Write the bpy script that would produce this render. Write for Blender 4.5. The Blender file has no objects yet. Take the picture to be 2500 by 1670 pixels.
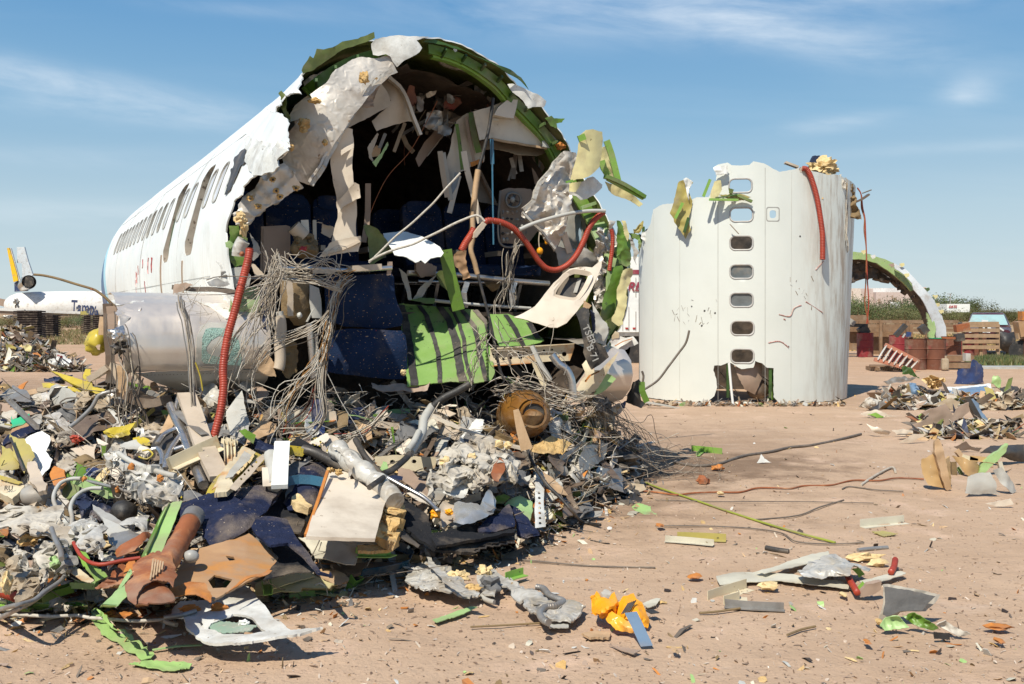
import bpy,math,random
from math import radians,sin,cos,pi,sqrt,atan2
from mathutils import Vector,noise
from mathutils.geometry import delaunay_2d_cdt
random.seed(7)
scn=bpy.context.scene
col=scn.collection
EYE=1.64
cam_d=bpy.data.cameras.new("camera"); cam=bpy.data.objects.new("camera",cam_d); col.objects.link(cam)
cam.location=(0,0,EYE); cam.rotation_euler=(radians(90),0,0)
cam_d.sensor_width=36; cam_d.lens=36*2430 / 2500; cam_d.shift_y=-(835-762) / 2500
cam_d.clip_start=.05; cam_d.clip_end=6000
scn.camera=cam
LIGHT=Vector((.29,.54,-.79)).normalized()
world=bpy.data.worlds.new("World"); scn.world=world; world.use_nodes=True
wt=world.node_tree; wn=wt.nodes; wl=wt.links
bg=wn["Background"]; bg.inputs[1].default_value=.125
sky=wn.new("ShaderNodeTexSky"); sky.sky_type='NISHITA'; sky.sun_disc=False
sky.sun_elevation=math.asin(-LIGHT.z); sky.sun_rotation=atan2(-LIGHT.x,-LIGHT.y)
sky.air_density=1.0; sky.dust_density=.35; sky.ozone_density=1.0; sky.altitude=400
def wmath(op,a,b=None,c=None,clamp=False):
 n=wn.new("ShaderNodeMath"); n.operation=op; n.use_clamp=clamp
 for i,v in enumerate((a,b,c)):
  if v is None:continue
  if isinstance(v,(int,float)):n.inputs[i].default_value=v
  else:wl.new(v,n.inputs[i])
 return n.outputs[0]
tc=wn.new("ShaderNodeTexCoord"); sep=wn.new("ShaderNodeSeparateXYZ"); wl.new(tc.outputs['Generated'],sep.inputs[0])
dx,dy,dz=sep.outputs
zz=wmath('ADD',wmath('MAXIMUM',dz,0),.12)
cb=wn.new("ShaderNodeCombineXYZ"); wl.new(wmath('DIVIDE',dx,zz),cb.inputs[0]); wl.new(wmath('DIVIDE',dy,zz),cb.inputs[1])
mp=wn.new("ShaderNodeMapping"); mp.inputs['Rotation'].default_value=(0,0,radians(-18)); mp.inputs['Scale'].default_value=(.55,1.7,1)
mp.inputs['Location'].default_value=(1.3,.4,0)
wl.new(cb.outputs[0],mp.inputs[0])
nz=wn.new("ShaderNodeTexNoise"); nz.inputs['Scale'].default_value=.9; nz.inputs['Detail'].default_value=9; nz.inputs['Roughness'].default_value=.58
nz.inputs['Distortion'].default_value=.5
wl.new(mp.outputs[0],nz.inputs['Vector'])
gen=wmath('MULTIPLY',wmath('SUBTRACT',nz.outputs[0],.50),2.6,clamp=True)
azm=wmath('ARCTAN2',dx,dy); elv=wmath('ARCSINE',dz)
fz=wn.new("ShaderNodeTexNoise"); fz.inputs['Scale'].default_value=1.0; fz.inputs['Detail'].default_value=8; fz.inputs['Roughness'].default_value=.6; fz.inputs['Distortion'].default_value=.3
cb2=wn.new("ShaderNodeCombineXYZ"); wl.new(wmath('MULTIPLY',azm,7),cb2.inputs[0]); wl.new(wmath('MULTIPLY',wmath('ADD',elv,wmath('MULTIPLY',azm,.12)),30),cb2.inputs[1])
wl.new(cb2.outputs[0],fz.inputs['Vector'])
tot=None
for (a0,e0,sa,se,tilt,k) in ((-.43,.208,.17,.014,-.10,1.0),(-.36,.185,.17,.012,-.04,.5),(.10,.29,.22,.026,-.03,.85),(.27,.265,.16,.022,-.25,.9),
         (.36,.30,.16,.02,-.1,.8),(.43,.198,.022,.012,0,1.0),(.31,.178,.05,.007,.08,.7),(-.26,.285,.1,.007,0,.3),
         (-.40,.09,.16,.012,0,.5),(.42,.15,.12,.006,0,.35),(-.42,.14,.2,.01,0,.25)):
 u=wmath('DIVIDE',wmath('SUBTRACT',azm,a0),sa)
 v=wmath('DIVIDE',wmath('SUBTRACT',wmath('SUBTRACT',elv,e0),wmath('MULTIPLY',wmath('SUBTRACT',azm,a0),tilt)),se)
 g=wmath('MULTIPLY',wmath('EXPONENT',wmath('MULTIPLY',wmath('ADD',wmath('MULTIPLY',u,u),wmath('MULTIPLY',v,v)),-1)),k)
 tot=g if tot is None else wmath('ADD',tot,g)
wisp=wmath('MULTIPLY',tot,wmath('MULTIPLY',wmath('SUBTRACT',fz.outputs[0],.28),2.4,clamp=True))
msk=wmath('MINIMUM',wmath('ADD',wmath('MULTIPLY',gen,.09),wmath('MULTIPLY',wisp,.46)),.8)
rp=wn.new("ShaderNodeValToRGB"); cr_=rp.color_ramp; cr_.elements[0].position=0; cr_.elements[0].color=(.60,.70,.735,1); cr_.elements[1].position=1; cr_.elements[1].color=(.06,.16,.42,1)
for pos,c_ in ((.10,(.46,.62,.72,1)),(.19,(.25,.47,.68,1)),(.30,(.125,.335,.62,1)),(.55,(.10,.26,.54,1))):
 e_=cr_.elements.new(pos); e_.color=c_
wl.new(dz,rp.inputs[0])
vm=wn.new("ShaderNodeVectorMath"); vm.operation='SCALE'; vm.inputs[3].default_value=6.7; wl.new(rp.outputs[0],vm.inputs[0])
m0=wn.new("ShaderNodeMix"); m0.data_type='RGBA'; m0.inputs[0].default_value=.92; wl.new(sky.outputs[0],m0.inputs[6]); wl.new(vm.outputs[0],m0.inputs[7])
mx=wn.new("ShaderNodeMix"); mx.data_type='RGBA'
wl.new(msk,mx.inputs[0]); wl.new(m0.outputs[2],mx.inputs[6]); mx.inputs[7].default_value=(6.6,7.0,7.3,1)
wl.new(mx.outputs[2],bg.inputs[0])
sun_d=bpy.data.lights.new("sun",'SUN'); sun_d.energy=5.0; sun_d.angle=radians(.55); sun_d.color=(1,.94,.82)
sun=bpy.data.objects.new("sun",sun_d); col.objects.link(sun); sun.rotation_euler=LIGHT.to_track_quat('-Z','Y').to_euler(); sun.location=(-20,-25,40)
vs=scn.view_settings; vs.view_transform='Standard'; vs.look='None'; vs.gamma=1; vs.exposure=.24; vs.use_curve_mapping=False
scn.render.engine='CYCLES'
def srgb(r,g,b):
 f=lambda c:((c/255+.055)/1.055)**2.4 if c>10 else c/255/12.92
 return (f(r),f(g),f(b),1)
MATS={}
def mat(name,c1,c2=None,rough=.55,metal=0.,scale=3.,spk=None,bump=0.,bscale=25.,stretch=None,spec=.5,alpha=1.,c3=None,detail=5,crease=0.,dust=.42):
 """base colour c1 varied towards c2 by noise, blotches c3, specks (colour, threshold, scale)"""
 m=bpy.data.materials.new(name); m.use_nodes=True; nt=m.node_tree; N=nt.nodes; L=nt.links
 p=N["Principled BSDF"]; p.inputs['Roughness'].default_value=rough; p.inputs['Metallic'].default_value=metal
 p.inputs['Specular IOR Level'].default_value=spec
 t=N.new("ShaderNodeTexCoord"); vec=t.outputs['Object']
 if stretch:
  mp=N.new("ShaderNodeMapping"); mp.inputs['Scale'].default_value=stretch; L.new(vec,mp.inputs[0]); svec=mp.outputs[0]
 else:svec=vec
 def nse(sc,det=detail,v=svec,r=.6):
  n=N.new("ShaderNodeTexNoise"); n.inputs['Scale'].default_value=sc; n.inputs['Detail'].default_value=det; n.inputs['Roughness'].default_value=r
  L.new(v,n.inputs['Vector']); return n.outputs[0]
 def ramp(f,a,b):
  n=N.new("ShaderNodeMapRange"); n.inputs[1].default_value=a; n.inputs[2].default_value=b; L.new(f,n.inputs[0]); return n.outputs[0]
 def mix(f,a,b):
  n=N.new("ShaderNodeMix"); n.data_type='RGBA'; L.new(f,n.inputs[0])
  for i,v in ((6,a),(7,b)):
   if isinstance(v,tuple):n.inputs[i].default_value=v
   else:L.new(v,n.inputs[i])
  return n.outputs[2]
 base=c1
 n1=nse(scale)
 c2=c2 or tuple(x*.72 for x in c1[:3])+(1,)
 base=mix(ramp(n1,.35,.68),c1,c2)
 if c3:base=mix(ramp(nse(scale*.55+1.3,8),.56,.66),base,c3)
 if spk:base=mix(ramp(nse(spk[2],3,vec,.7),spk[1],spk[1]+.04),base,spk[0])
 if dust:base=mix(ramp(nse(2.6,6,vec,.65),.50,.50+.5/max(.05,dust)*.3),base,(.30,.235,.17,1)) if dust>.01 else base
 L.new(base,p.inputs['Base Color'])
 if crease:
  n=N.new("ShaderNodeTexNoise"); n.noise_type='RIDGED_MULTIFRACTAL'; n.inputs['Scale'].default_value=15; n.inputs['Detail'].default_value=8; n.inputs['Roughness'].default_value=.6; n.inputs['Distortion'].default_value=.6; L.new(vec,n.inputs['Vector'])
  b=N.new("ShaderNodeBump"); b.inputs['Strength'].default_value=crease; b.inputs['Distance'].default_value=.03; L.new(n.outputs[0],b.inputs['Height']); L.new(b.outputs[0],p.inputs['Normal'])
 elif bump:
  b=N.new("ShaderNodeBump"); b.inputs['Strength'].default_value=bump; b.inputs['Distance'].default_value=.02
  L.new(nse(bscale,6,vec),b.inputs['Height']); L.new(b.outputs[0],p.inputs['Normal'])
 rr=ramp(nse(scale*2.3),.3,.7)
 rm=N.new("ShaderNodeMapRange"); rm.inputs[3].default_value=max(.02,rough-.1); rm.inputs[4].default_value=min(1,rough+.12); L.new(rr,rm.inputs[0]); L.new(rm.outputs[0],p.inputs['Roughness'])
 if alpha<1:p.inputs['Alpha'].default_value=alpha
 MATS[name]=m; return m
D=(.10,.075,.05,1)       # dirt
mat('white_skin',(.78,.79,.76,1),(.70,.71,.68,1),rough=.38,scale=1.2,spk=((.35,.30,.24,1),.70,9),bump=.06,bscale=6,c3=(.66,.66,.62,1),dust=0)
mat('white_torn',(.70,.70,.66,1),(.50,.49,.44,1),rough=.45,scale=7,spk=((.25,.2,.15,1),.66,25),bump=.2,bscale=30)
mat('tower_skin',(.64,.66,.61,1),(.60,.62,.57,1),rough=.4,scale=1.0,spk=((.42,.36,.3,1),.74,5),bump=.05,bscale=4,dust=0)
mat('green',(.12,.225,.025,1),(.07,.135,.016,1),rough=.45,scale=5,spk=((.05,.06,.02,1),.66,18),bump=.1)
mat('lime',(.22,.40,.07,1),(.17,.33,.05,1),rough=.45,scale=4,spk=((.10,.13,.04,1),.66,18),bump=.1)
mat('pale_green',(.34,.48,.20,1),(.27,.42,.16,1),rough=.5,scale=6,spk=((.12,.16,.06,1),.66,25),bump=.15)
mat('olive',(.13,.16,.035,1),(.06,.08,.02,1),rough=.5,scale=4,bump=.1)
mat('dark_green',(.05,.12,.02,1),(.02,.04,.01,1),rough=.5,scale=4,bump=.1)
mat('cream',(.66,.60,.30,1),(.60,.52,.25,1),rough=.45,scale=4,spk=((.25,.2,.08,1),.68,14),bump=.1)
mat('yellow',(.52,.40,.04,1),(.36,.28,.03,1),rough=.4,scale=5,spk=((.1,.08,.03,1),.62,14),bump=.1)
mat('orange',(.85,.36,.01,1),(.75,.29,.01,1),rough=.4,scale=8,bump=.15,bscale=18,dust=0)
mat('rust',(.30,.095,.03,1),(.20,.06,.022,1),rough=.7,scale=5,c3=(.42,.17,.06,1),bump=.25,stretch=(1,1,1),spk=((.55,.35,.18,1),.68,12))
mat('rust_orange',(.50,.19,.035,1),(.38,.13,.03,1),rough=.75,scale=9,bump=.3)
mat('tan_board',(.40,.24,.12,1),(.30,.17,.09,1),rough=.5,scale=3,c3=(.42,.19,.05,1),stretch=(1,3,1),bump=.1)
mat('beige',(.52,.43,.33,1),(.44,.36,.27,1),rough=.45,scale=3,spk=((.25,.18,.12,1),.72,9),bump=.04)
mat('beige_panel',(.66,.58,.47,1),(.58,.50,.40,1),rough=.42,scale=3,spk=((.28,.21,.14,1),.68,12),bump=.06)
mat('brown_panel',(.36,.26,.19,1),(.28,.20,.15,1),rough=.5,scale=3,bump=.05)
mat('wood',(.50,.34,.20,1),(.36,.23,.12,1),rough=.75,scale=8,stretch=(1,1,.2),bump=.2)
mat('foil',(.64,.59,.52,1),(.50,.46,.40,1),rough=.42,metal=.2,scale=5,spk=((.22,.13,.07,1),.69,8),bump=.55,bscale=14,c3=(.38,.33,.27,1),crease=.4)
mat('foil_white',(.54,.52,.47,1),(.38,.35,.30,1),rough=.42,metal=.15,scale=7,spk=((.32,.19,.07,1),.68,10),bump=.6,bscale=22,c3=(.40,.36,.28,1),crease=.8)
mat('foam',(.62,.42,.18,1),(.45,.27,.09,1),rough=.95,scale=12,bump=.8,bscale=40)
mat('foam_pale',(.72,.56,.30,1),(.58,.40,.18,1),rough=.95,scale=12,bump=.8,bscale=40)
mat('metal',(.60,.58,.55,1),(.48,.45,.42,1),rough=.30,metal=.9,scale=3,stretch=(.6,.6,6),bump=.03,dust=0)
mat('wing_metal',(.74,.66,.57,1),(.68,.60,.52,1),rough=.38,metal=.62,scale=.7,stretch=(5,5,.5),spk=((.25,.2,.16,1),.73,8),bump=.05,bscale=5,dust=0)
mat('dull_metal',(.34,.33,.31,1),(.20,.18,.16,1),rough=.45,metal=.5,scale=6,bump=.15)
mat('dark_metal',(.07,.062,.055,1),(.03,.027,.024,1),rough=.5,metal=.2,scale=5,bump=.2)
mat('grey',(.36,.35,.32,1),(.25,.24,.22,1),rough=.5,scale=5,bump=.1)
mat('pale_grey',(.46,.45,.41,1),(.36,.35,.31,1),rough=.5,scale=4,spk=((.2,.17,.12,1),.68,10),bump=.06)
mat('black',(.018,.017,.016,1),(.035,.032,.03,1),rough=.55,scale=8,spk=((.12,.10,.07,1),.66,30),bump=.2)
mat('black_felt',(.016,.017,.02,1),(.026,.026,.028,1),rough=.95,scale=9,spk=((.22,.18,.12,1),.68,45),bump=.5,bscale=60,spec=.1)
mat('navy',(.016,.025,.065,1),(.010,.016,.04,1),rough=.6,scale=5,spk=((.16,.10,.10,1),.68,45),bump=.2)
mat('navy_carpet',(.020,.027,.062,1),(.012,.016,.036,1),rough=.95,scale=8,spk=((.42,.34,.26,1),.665,38),bump=.7,bscale=60,spec=.1)
mat('blue_paint',(.03,.055,.16,1),(.02,.035,.10,1),rough=.4,scale=6,spk=((.3,.3,.28,1),.68,14),bump=.1)
mat('blue_strap',(.05,.16,.25,1),(.04,.12,.19,1),rough=.25,scale=6)
mat('red_hose',(.36,.045,.018,1),(.26,.032,.015,1),rough=.5,scale=9,spk=((.25,.12,.08,1),.68,20),dust=0)
mat('red',(.40,.02,.025,1),(.28,.02,.02,1),rough=.45,scale=6)
mat('wire',(.52,.46,.37,1),(.34,.28,.21,1),rough=.6,scale=20)
mat('wire_dark',(.16,.13,.10,1),(.09,.07,.055,1),rough=.6,scale=20)
mat('rope',(.55,.52,.46,1),(.4,.36,.30,1),rough=.8,scale=40,bump=.4,bscale=90)
mat('canvas',(.22,.15,.07,1),(.15,.10,.05,1),rough=.85,scale=6,bump=.4,bscale=30)
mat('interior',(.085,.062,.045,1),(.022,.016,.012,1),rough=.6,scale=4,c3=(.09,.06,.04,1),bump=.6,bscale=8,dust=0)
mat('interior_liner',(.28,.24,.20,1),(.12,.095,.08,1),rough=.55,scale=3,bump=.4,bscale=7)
mat('red_drum',(.24,.02,.025,1),(.18,.02,.02,1),rough=.6,scale=3,c3=(.16,.06,.04,1),bump=.1)
mat('rust_drum',(.17,.06,.03,1),(.10,.035,.02,1),rough=.75,scale=3,c3=(.22,.04,.03,1),bump=.15)
mat('brown_glass',(.22,.10,.02,1),(.12,.05,.012,1),rough=.25,scale=4,c3=(.30,.17,.06,1))
def K(k):
 ox,oy,s=dict(Z1=(250,50,2.613),Z2=(650,50,2.851),Z3=(1100,150,2.851),Z4=(500,400,3.136),Z5=(900,450,3.136),Z6=(1200,600,2.614),
  Z7=(200,550,2.85),Z8=(550,850,3.913),A1=(0,580,4.2375),A2=(0,900,3.484),A3=(0,1250,3.734),A4=(400,1050,2.852),A5=(900,1000,2.413),
  A6=(1540,360,2.306),A7=(2000,600,2.412),A8=(1600,1050,2.609),B1=(2060,600,5.227),B2=(2280,700,10.45),B3=(0,590,7.467),B4=(1440,540,3.136),
  B5=(1960,380,6.53),B6=(2060,860,5.336),OV=(0,0,.9391),S=(0,0,1.))[k]
 return lambda p:(ox+p[0]/s,oy+p[1]/s)
FPX=2430.
def P(px,py,Y):return Vector(((px-1250)/FPX*Y,Y,EYE-(py-762)/FPX*Y))
def gnd(h=0.):
 return lambda px,py:(EYE-h)*FPX/max(py-762,3)
FRONT=[(-300,1500),(0,1490),(300,1480),(500,1470),(800,1440),(1000,1390),(1150,1350),(1310,1310),(1450,1250),(1600,1160)]
def lerp(tab,x):
 if x<=tab[0][0]:return tab[0][1]
 for (a,b),(c,d) in zip(tab,tab[1:]):
  if x<=c:return b+(d-b)*(x-a)/(c-a)
 return tab[-1][1]
BACKY=[(-300,7.6),(0,8.6),(300,8.2),(600,8.0),(900,8.2),(1200,8.7),(1400,9.2),(1600,10.2)]
BACKPY=[(-300,955),(560,960),(700,1000),(1200,1010),(1330,990),(1400,995),(1480,1060),(1600,1135)]
def heap(px,py,off=0.):
 yf=lerp(FRONT,px); Yf=EYE*FPX/(yf-762); yb=lerp(BACKPY,px)+5; Yb=lerp(BACKY,px)
 t=(yf-py)/(yf-yb)
 if t<0:return EYE*FPX/max(py-762,3)
 return Yf+(Yb-Yf)*min(t,1.15)+off
def hp(off=0.):return lambda px,py:heap(px,py,off)
OFF={}
def tag(o,label=None,cat=None,group=None,kind=None):
 if label:o['label']=label
 if cat:o['category']=cat
 if group:o['group']=group
 if kind or cat:o['kind']=kind or 'thing'
 return o
def thing(name,label,cat,loc=(0,0,0),group=None):
 o=bpy.data.objects.new(name,None); col.objects.link(o); o.location=loc; o.empty_display_size=.1
 OFF[o.name]=Vector(loc); return tag(o,label,cat,group)
def mesh(name,V,Fc,mats,parent=None,mi=None,smooth=True,sharp=35,label=None,cat=None,group=None,kind=None,origin=None):
 if not isinstance(mats,(list,tuple)):mats=[mats]
 if origin is not None:base=Vector(origin)
 elif parent is not None:base=OFF[parent.name]
 elif kind in ('structure',):base=Vector((0,0,0))
 else:
  n=max(1,len(V)); base=Vector((sum(v[0] for v in V)/n,sum(v[1] for v in V)/n,min(v[2] for v in V)))
 m=bpy.data.meshes.new(name)
 m.from_pydata([(v[0]-base.x,v[1]-base.y,v[2]-base.z) for v in V],[],Fc)
 for x in mats:m.materials.append(MATS[x] if isinstance(x,str) else x)
 if mi:m.polygons.foreach_set('material_index',mi)
 if smooth:
  m.polygons.foreach_set('use_smooth',[True]*len(m.polygons))
  if sharp:m.set_sharp_from_angle(angle=radians(sharp))
 m.update()
 o=bpy.data.objects.new(name,m); col.objects.link(o)
 if parent is not None:o.parent=parent; o.location=base-OFF[parent.name]
 else:o.location=base
 OFF[o.name]=base
 return tag(o,label,cat,group,kind)
class MB:
 """collects simple shapes into one mesh"""
 def __init__(s):s.v=[]; s.f=[]; s.m=[]
 def add(s,V,Fc,m=0):
  n=len(s.v); s.v += list(V); s.f += [tuple(i+n for i in f) for f in Fc]; s.m += [m]*len(Fc); return s
 def box(s,c,size,rz=0.,m=0,mtx=None):
  c=Vector(c); hx,hy,hz=[k/2 for k in size]; V=[]
  for x in (-hx,hx):
   for y in (-hy,hy):
    for z in (-hz,hz):
     q=Vector((x*cos(rz)-y*sin(rz),x*sin(rz)+y*cos(rz),z))
     if mtx:q=mtx @ Vector((x,y,z))
     V.append(c+q)
  return s.add(V,[(0,1,3,2),(4,6,7,5),(0,4,5,1),(2,3,7,6),(0,2,6,4),(1,5,7,3)],m)
 def bar(s,a,b,w,h=None,m=0):
  return s.sweep([Vector(a),Vector(b)],[(-w/2,-(h or w)/2),(w/2,-(h or w)/2),(w/2,(h or w)/2),(-w/2,(h or w)/2)],m)
 def cyl(s,a,b,r,n=12,m=0,r2=None,caps=True):
  return s.tube([Vector(a),Vector(b)],[r,r2 if r2 is not None else r],n,m,caps)
 def frames(s,path):
  T=[]
  for i in range(len(path)):
   t=path[min(i+1,len(path)-1)]-path[max(i-1,0)]
   T.append(t.normalized() if t.length>1e-9 else Vector((0,0,1)))
  up=Vector((0,0,1)) if abs(T[0].z)<.9 else Vector((0,1,0))
  out=[]; x=T[0].cross(up).normalized()
  for t in T:
   x=(x-t*x.dot(t)); x=x.normalized() if x.length>1e-6 else t.orthogonal().normalized()
   out.append((t,x,x.cross(t).normalized()))
  return out
 def tube(s,path,r,n=8,m=0,caps=True):
  V=[]; Fc=[]; fr=s.frames(path)
  for i,p in enumerate(path):
   t,x,y=fr[i]; rr=r[i] if isinstance(r,list) else r
   for k in range(n):
    a=2*pi*k/n; V.append(p+x*(cos(a)*rr)+y*(sin(a)*rr))
  for i in range(len(path)-1):
   for k in range(n):
    k2=(k+1) % n; Fc.append((i*n+k,i*n+k2,(i+1)*n+k2,(i+1)*n+k))
  if caps:Fc.append(tuple(range(n-1,-1,-1))); Fc.append(tuple(range((len(path)-1)*n,len(path)*n)))
  return s.add(V,Fc,m)
 def sweep(s,path,prof,m=0,twist=0.,scale=None):
  V=[]; Fc=[]; n=len(prof); fr=s.frames(path)
  for i,p in enumerate(path):
   t,x,y=fr[i]; a=twist*i/max(1,len(path)-1) if not isinstance(twist,tuple) else twist[0]+(twist[1]-twist[0])*i/max(1,len(path)-1)
   sc=scale[i] if scale else 1.
   for (u,v) in prof:
    uu=(u*cos(a)-v*sin(a))*sc; vv=(u*sin(a)+v*cos(a))*sc; V.append(p+x*uu+y*vv)
  for i in range(len(path)-1):
   for k in range(n):
    k2=(k+1) % n; Fc.append((i*n+k,i*n+k2,(i+1)*n+k2,(i+1)*n+k))
  Fc.append(tuple(range(n-1,-1,-1))); Fc.append(tuple(range((len(path)-1)*n,len(path)*n)))
  return s.add(V,Fc,m)
 def make(s,name,mats,parent=None,**k):
  return mesh(name,s.v,s.f,mats,parent,mi=s.m,**k)
def smooth_path(pts,step=.03):
 """Catmull-Rom through 3D points, resampled at roughly 'step' metres"""
 if len(pts)==2:c=[pts[0],pts[1]]
 out=[]; n=len(pts)
 for i in range(n-1):
  p0=pts[max(i-1,0)]; p1=pts[i]; p2=pts[i+1]; p3=pts[min(i+2,n-1)]
  k=max(1,int((p2-p1).length/step))
  for j in range(k):
   t=j/k
   out.append(.5*((2*p1)+(p2-p0)*t+(2*p0-5*p1+4*p2-p3)*t*t+(3*p1-p0-3*p2+p3)*t**3))
 out.append(pts[-1]); return out
def path3(z,pts,Y):
 k=K(z); out=[]
 for p in pts:
  x,y=k(p); yy=p[2] if len(p)>2 else (Y(x,y) if callable(Y) else Y)
  out.append(P(x,y,yy))
 return out
PROF={
 'flat':lambda w:[(-w/2,-.002),(w/2,-.002),(w/2,.002),(-w/2,.002)],
 'box':lambda w:[(-w/2,-w/2),(w/2,-w/2),(w/2,w/2),(-w/2,w/2)],
 'plank':lambda w:[(-w/2,-w/7),(w/2,-w/7),(w/2,w/7),(-w/2,w/7)],
 'L':lambda w:[(-w/2,-w/2),(w/2,-w/2),(w/2,-w/2+.004),(-w/2+.004,-w/2+.004),(-w/2+.004,w/2),(-w/2,w/2)],
 'C':lambda w:[(-w/2,-w/3),(w/2,-w/3),(w/2,w/3),(w/2-.004,w/3),(w/2-.004,-w/3+.004),(-w/2+.004,-w/3+.004),(-w/2+.004,w/3),(-w/2,w/3)]}
def strip(z,pts,w,Y,mt,name,label=None,cat=None,prof='flat',twist=0.,step=.06,parent=None,group=None,rough=.0,taper=None,kind=None):
 pth=smooth_path(path3(z,pts,Y),step)
 if rough:pth=[p+noise.noise_vector(p*6)*rough for p in pth]
 sc=None
 if taper:sc=[taper[0]+(taper[1]-taper[0])*i/max(1,len(pth)-1) for i in range(len(pth))]
 m=MB(); m.sweep(pth,PROF[prof](w),0,twist,sc)
 return m.make(name,mt,parent,label=label,cat=cat,group=group,smooth=False,kind=kind)
def hose(z,pts,r,Y,mt,name,label=None,cat=None,corr=0.,parent=None,n=10,group=None,rough=0.):
 pth=smooth_path(path3(z,pts,Y),corr/4 if corr else .025)
 if rough:pth=[p+noise.noise_vector(p*5)*rough for p in pth]
 rr=r
 if corr:
  d=0.; rr=[r]
  for a,b in zip(pth,pth[1:]):
   d += (b-a).length; rr.append(r*(1+.08*cos(2*pi*d/corr)))
 m=MB(); m.tube(pth,rr,n)
 return m.make(name,mt,parent,label=label,cat=cat,group=group,sharp=70)
def wires(z,pts,n,spread,r,Y,mt,name='wire_bundle',label=None,cat=None,parent=None,seed=0,fan=1.,group=None,loose=.6,kind=None):
 """n thin strands along one path; spread in metres, opening towards the end by fan"""
 rnd=random.Random(seed+len(pts)*31+n); base=smooth_path(path3(z,pts,Y),.045); m=MB()
 n=max(1,int(n*.66)); r *= .85; L=len(base)-1; mats=mt if isinstance(mt,list) else [mt]
 for i in range(n):
  o=Vector((rnd.gauss(0,1),rnd.gauss(0,.6),rnd.gauss(0,1)))*spread; sd=rnd.random()*100
  i0=int(rnd.random()*.15*L); i1=L-int(rnd.random()**2*.35*L); pth=[]
  for j in range(i0,i1+1):
   t=j/max(1,L); k=1+(fan-1)*t
   pth.append(base[j]+o*k+noise.noise_vector(Vector((t*2.6+sd,sd,0)))*spread*loose*3.2*k)
  if len(pth)>1:m.tube(pth,r*rnd.uniform(.7,1.3),4,rnd.randrange(len(mats)),caps=False)
 return m.make(name,mats,parent,label=label,cat=cat,sharp=None,group=group,kind=kind)
def inside(poly,x,y):
 c=False; n=len(poly); j=n-1
 for i in range(n):
  xi,yi=poly[i]; xj,yj=poly[j]
  if (yi>y)!=(yj>y) and x<(xj-xi)*(y-yi)/(yj-yi+1e-12)+xi:c=not c
  j=i
 return c
def dens(poly,g,jag=0.,seed=0.):
 out=[]; n=len(poly)
 for i in range(n):
  a=poly[i]; b=poly[(i+1) % n]; d=math.hypot(b[0]-a[0],b[1]-a[1]); k=max(1,int(d/g))
  for j in range(k):
   t=j/k; x=a[0]+(b[0]-a[0])*t; y=a[1]+(b[1]-a[1])*t
   if jag and j:
    q=noise.noise_vector(Vector((x/g*.9+seed,y/g*.9,seed))); x += q.x*jag; y += q.y*jag
   out.append((x,y))
 return out
def fill2d(outline,holes,g,extra=()):
 """triangulate an outline with holes and interior grid points; returns (points, tris)"""
 xs=[p[0] for p in outline]; ys=[p[1] for p in outline]
 verts=[]; edges=[]
 for loop in [outline]+list(holes):
  n0=len(verts); verts += loop; edges += [(n0+i,n0+(i+1) % len(loop)) for i in range(len(loop))]
 bnd=set()
 cell={}
 for p in verts:cell.setdefault((int(p[0]//g),int(p[1]//g)),[]).append(p)
 def near(x,y):
  cx,cy=int(x//g),int(y//g)
  for i in (-1,0,1):
   for j in (-1,0,1):
    for p in cell.get((cx+i,cy+j),()):
     if abs(p[0]-x)+abs(p[1]-y)<g*.55:return True
  return False
 y=min(ys)+g*.5; row=0
 while y<max(ys):
  x=min(xs)+g*(.25 if row % 2 else .75)
  while x<max(xs):
   if not near(x,y) and inside(outline,x,y) and not any(inside(h,x,y) for h in holes):verts.append((x,y))
   x += g
  y += g*.87; row += 1
 verts += list(extra)
 r=delaunay_2d_cdt([Vector(v) for v in verts],edges,[],0,1e-6)
 V=[(v.x,v.y) for v in r[0]]; T=[]
 for f in r[2]:
  cx=sum(V[i][0] for i in f)/3; cy=sum(V[i][1] for i in f)/3
  if inside(outline,cx,cy) and not any(inside(h,cx,cy) for h in holes):T.append(tuple(f))
 return V,T
def solid(V3,T,th,flipN=None):
 """give a triangulated sheet a thickness; returns verts, faces, material index (0 front, 1 back, 0 rim)"""
 n=len(V3); N=[Vector((0,0,0)) for _ in range(n)]
 for f in T:
  a,b,c=(V3[i] for i in f); q=(b-a).cross(c-a)
  for i in f:N[i] += q
 N=[q.normalized() if q.length>1e-12 else Vector((0,-1,0)) for q in N]
 V=list(V3)+[V3[i]-N[i]*th for i in range(n)]
 Fc=list(T)+[tuple(i+n for i in reversed(f)) for f in T]; M=[0]*len(T)+[1]*len(T)
 ed={}
 for f in T:
  for i in range(3):
   e=(f[i],f[(i+1) % 3]); ed[e]=ed.get(e,0)+1
 for (a,b) in ed:
  if (b,a) not in ed:Fc.append((b,a,a+n,b+n)); M.append(0)
 return V,Fc,M
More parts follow.
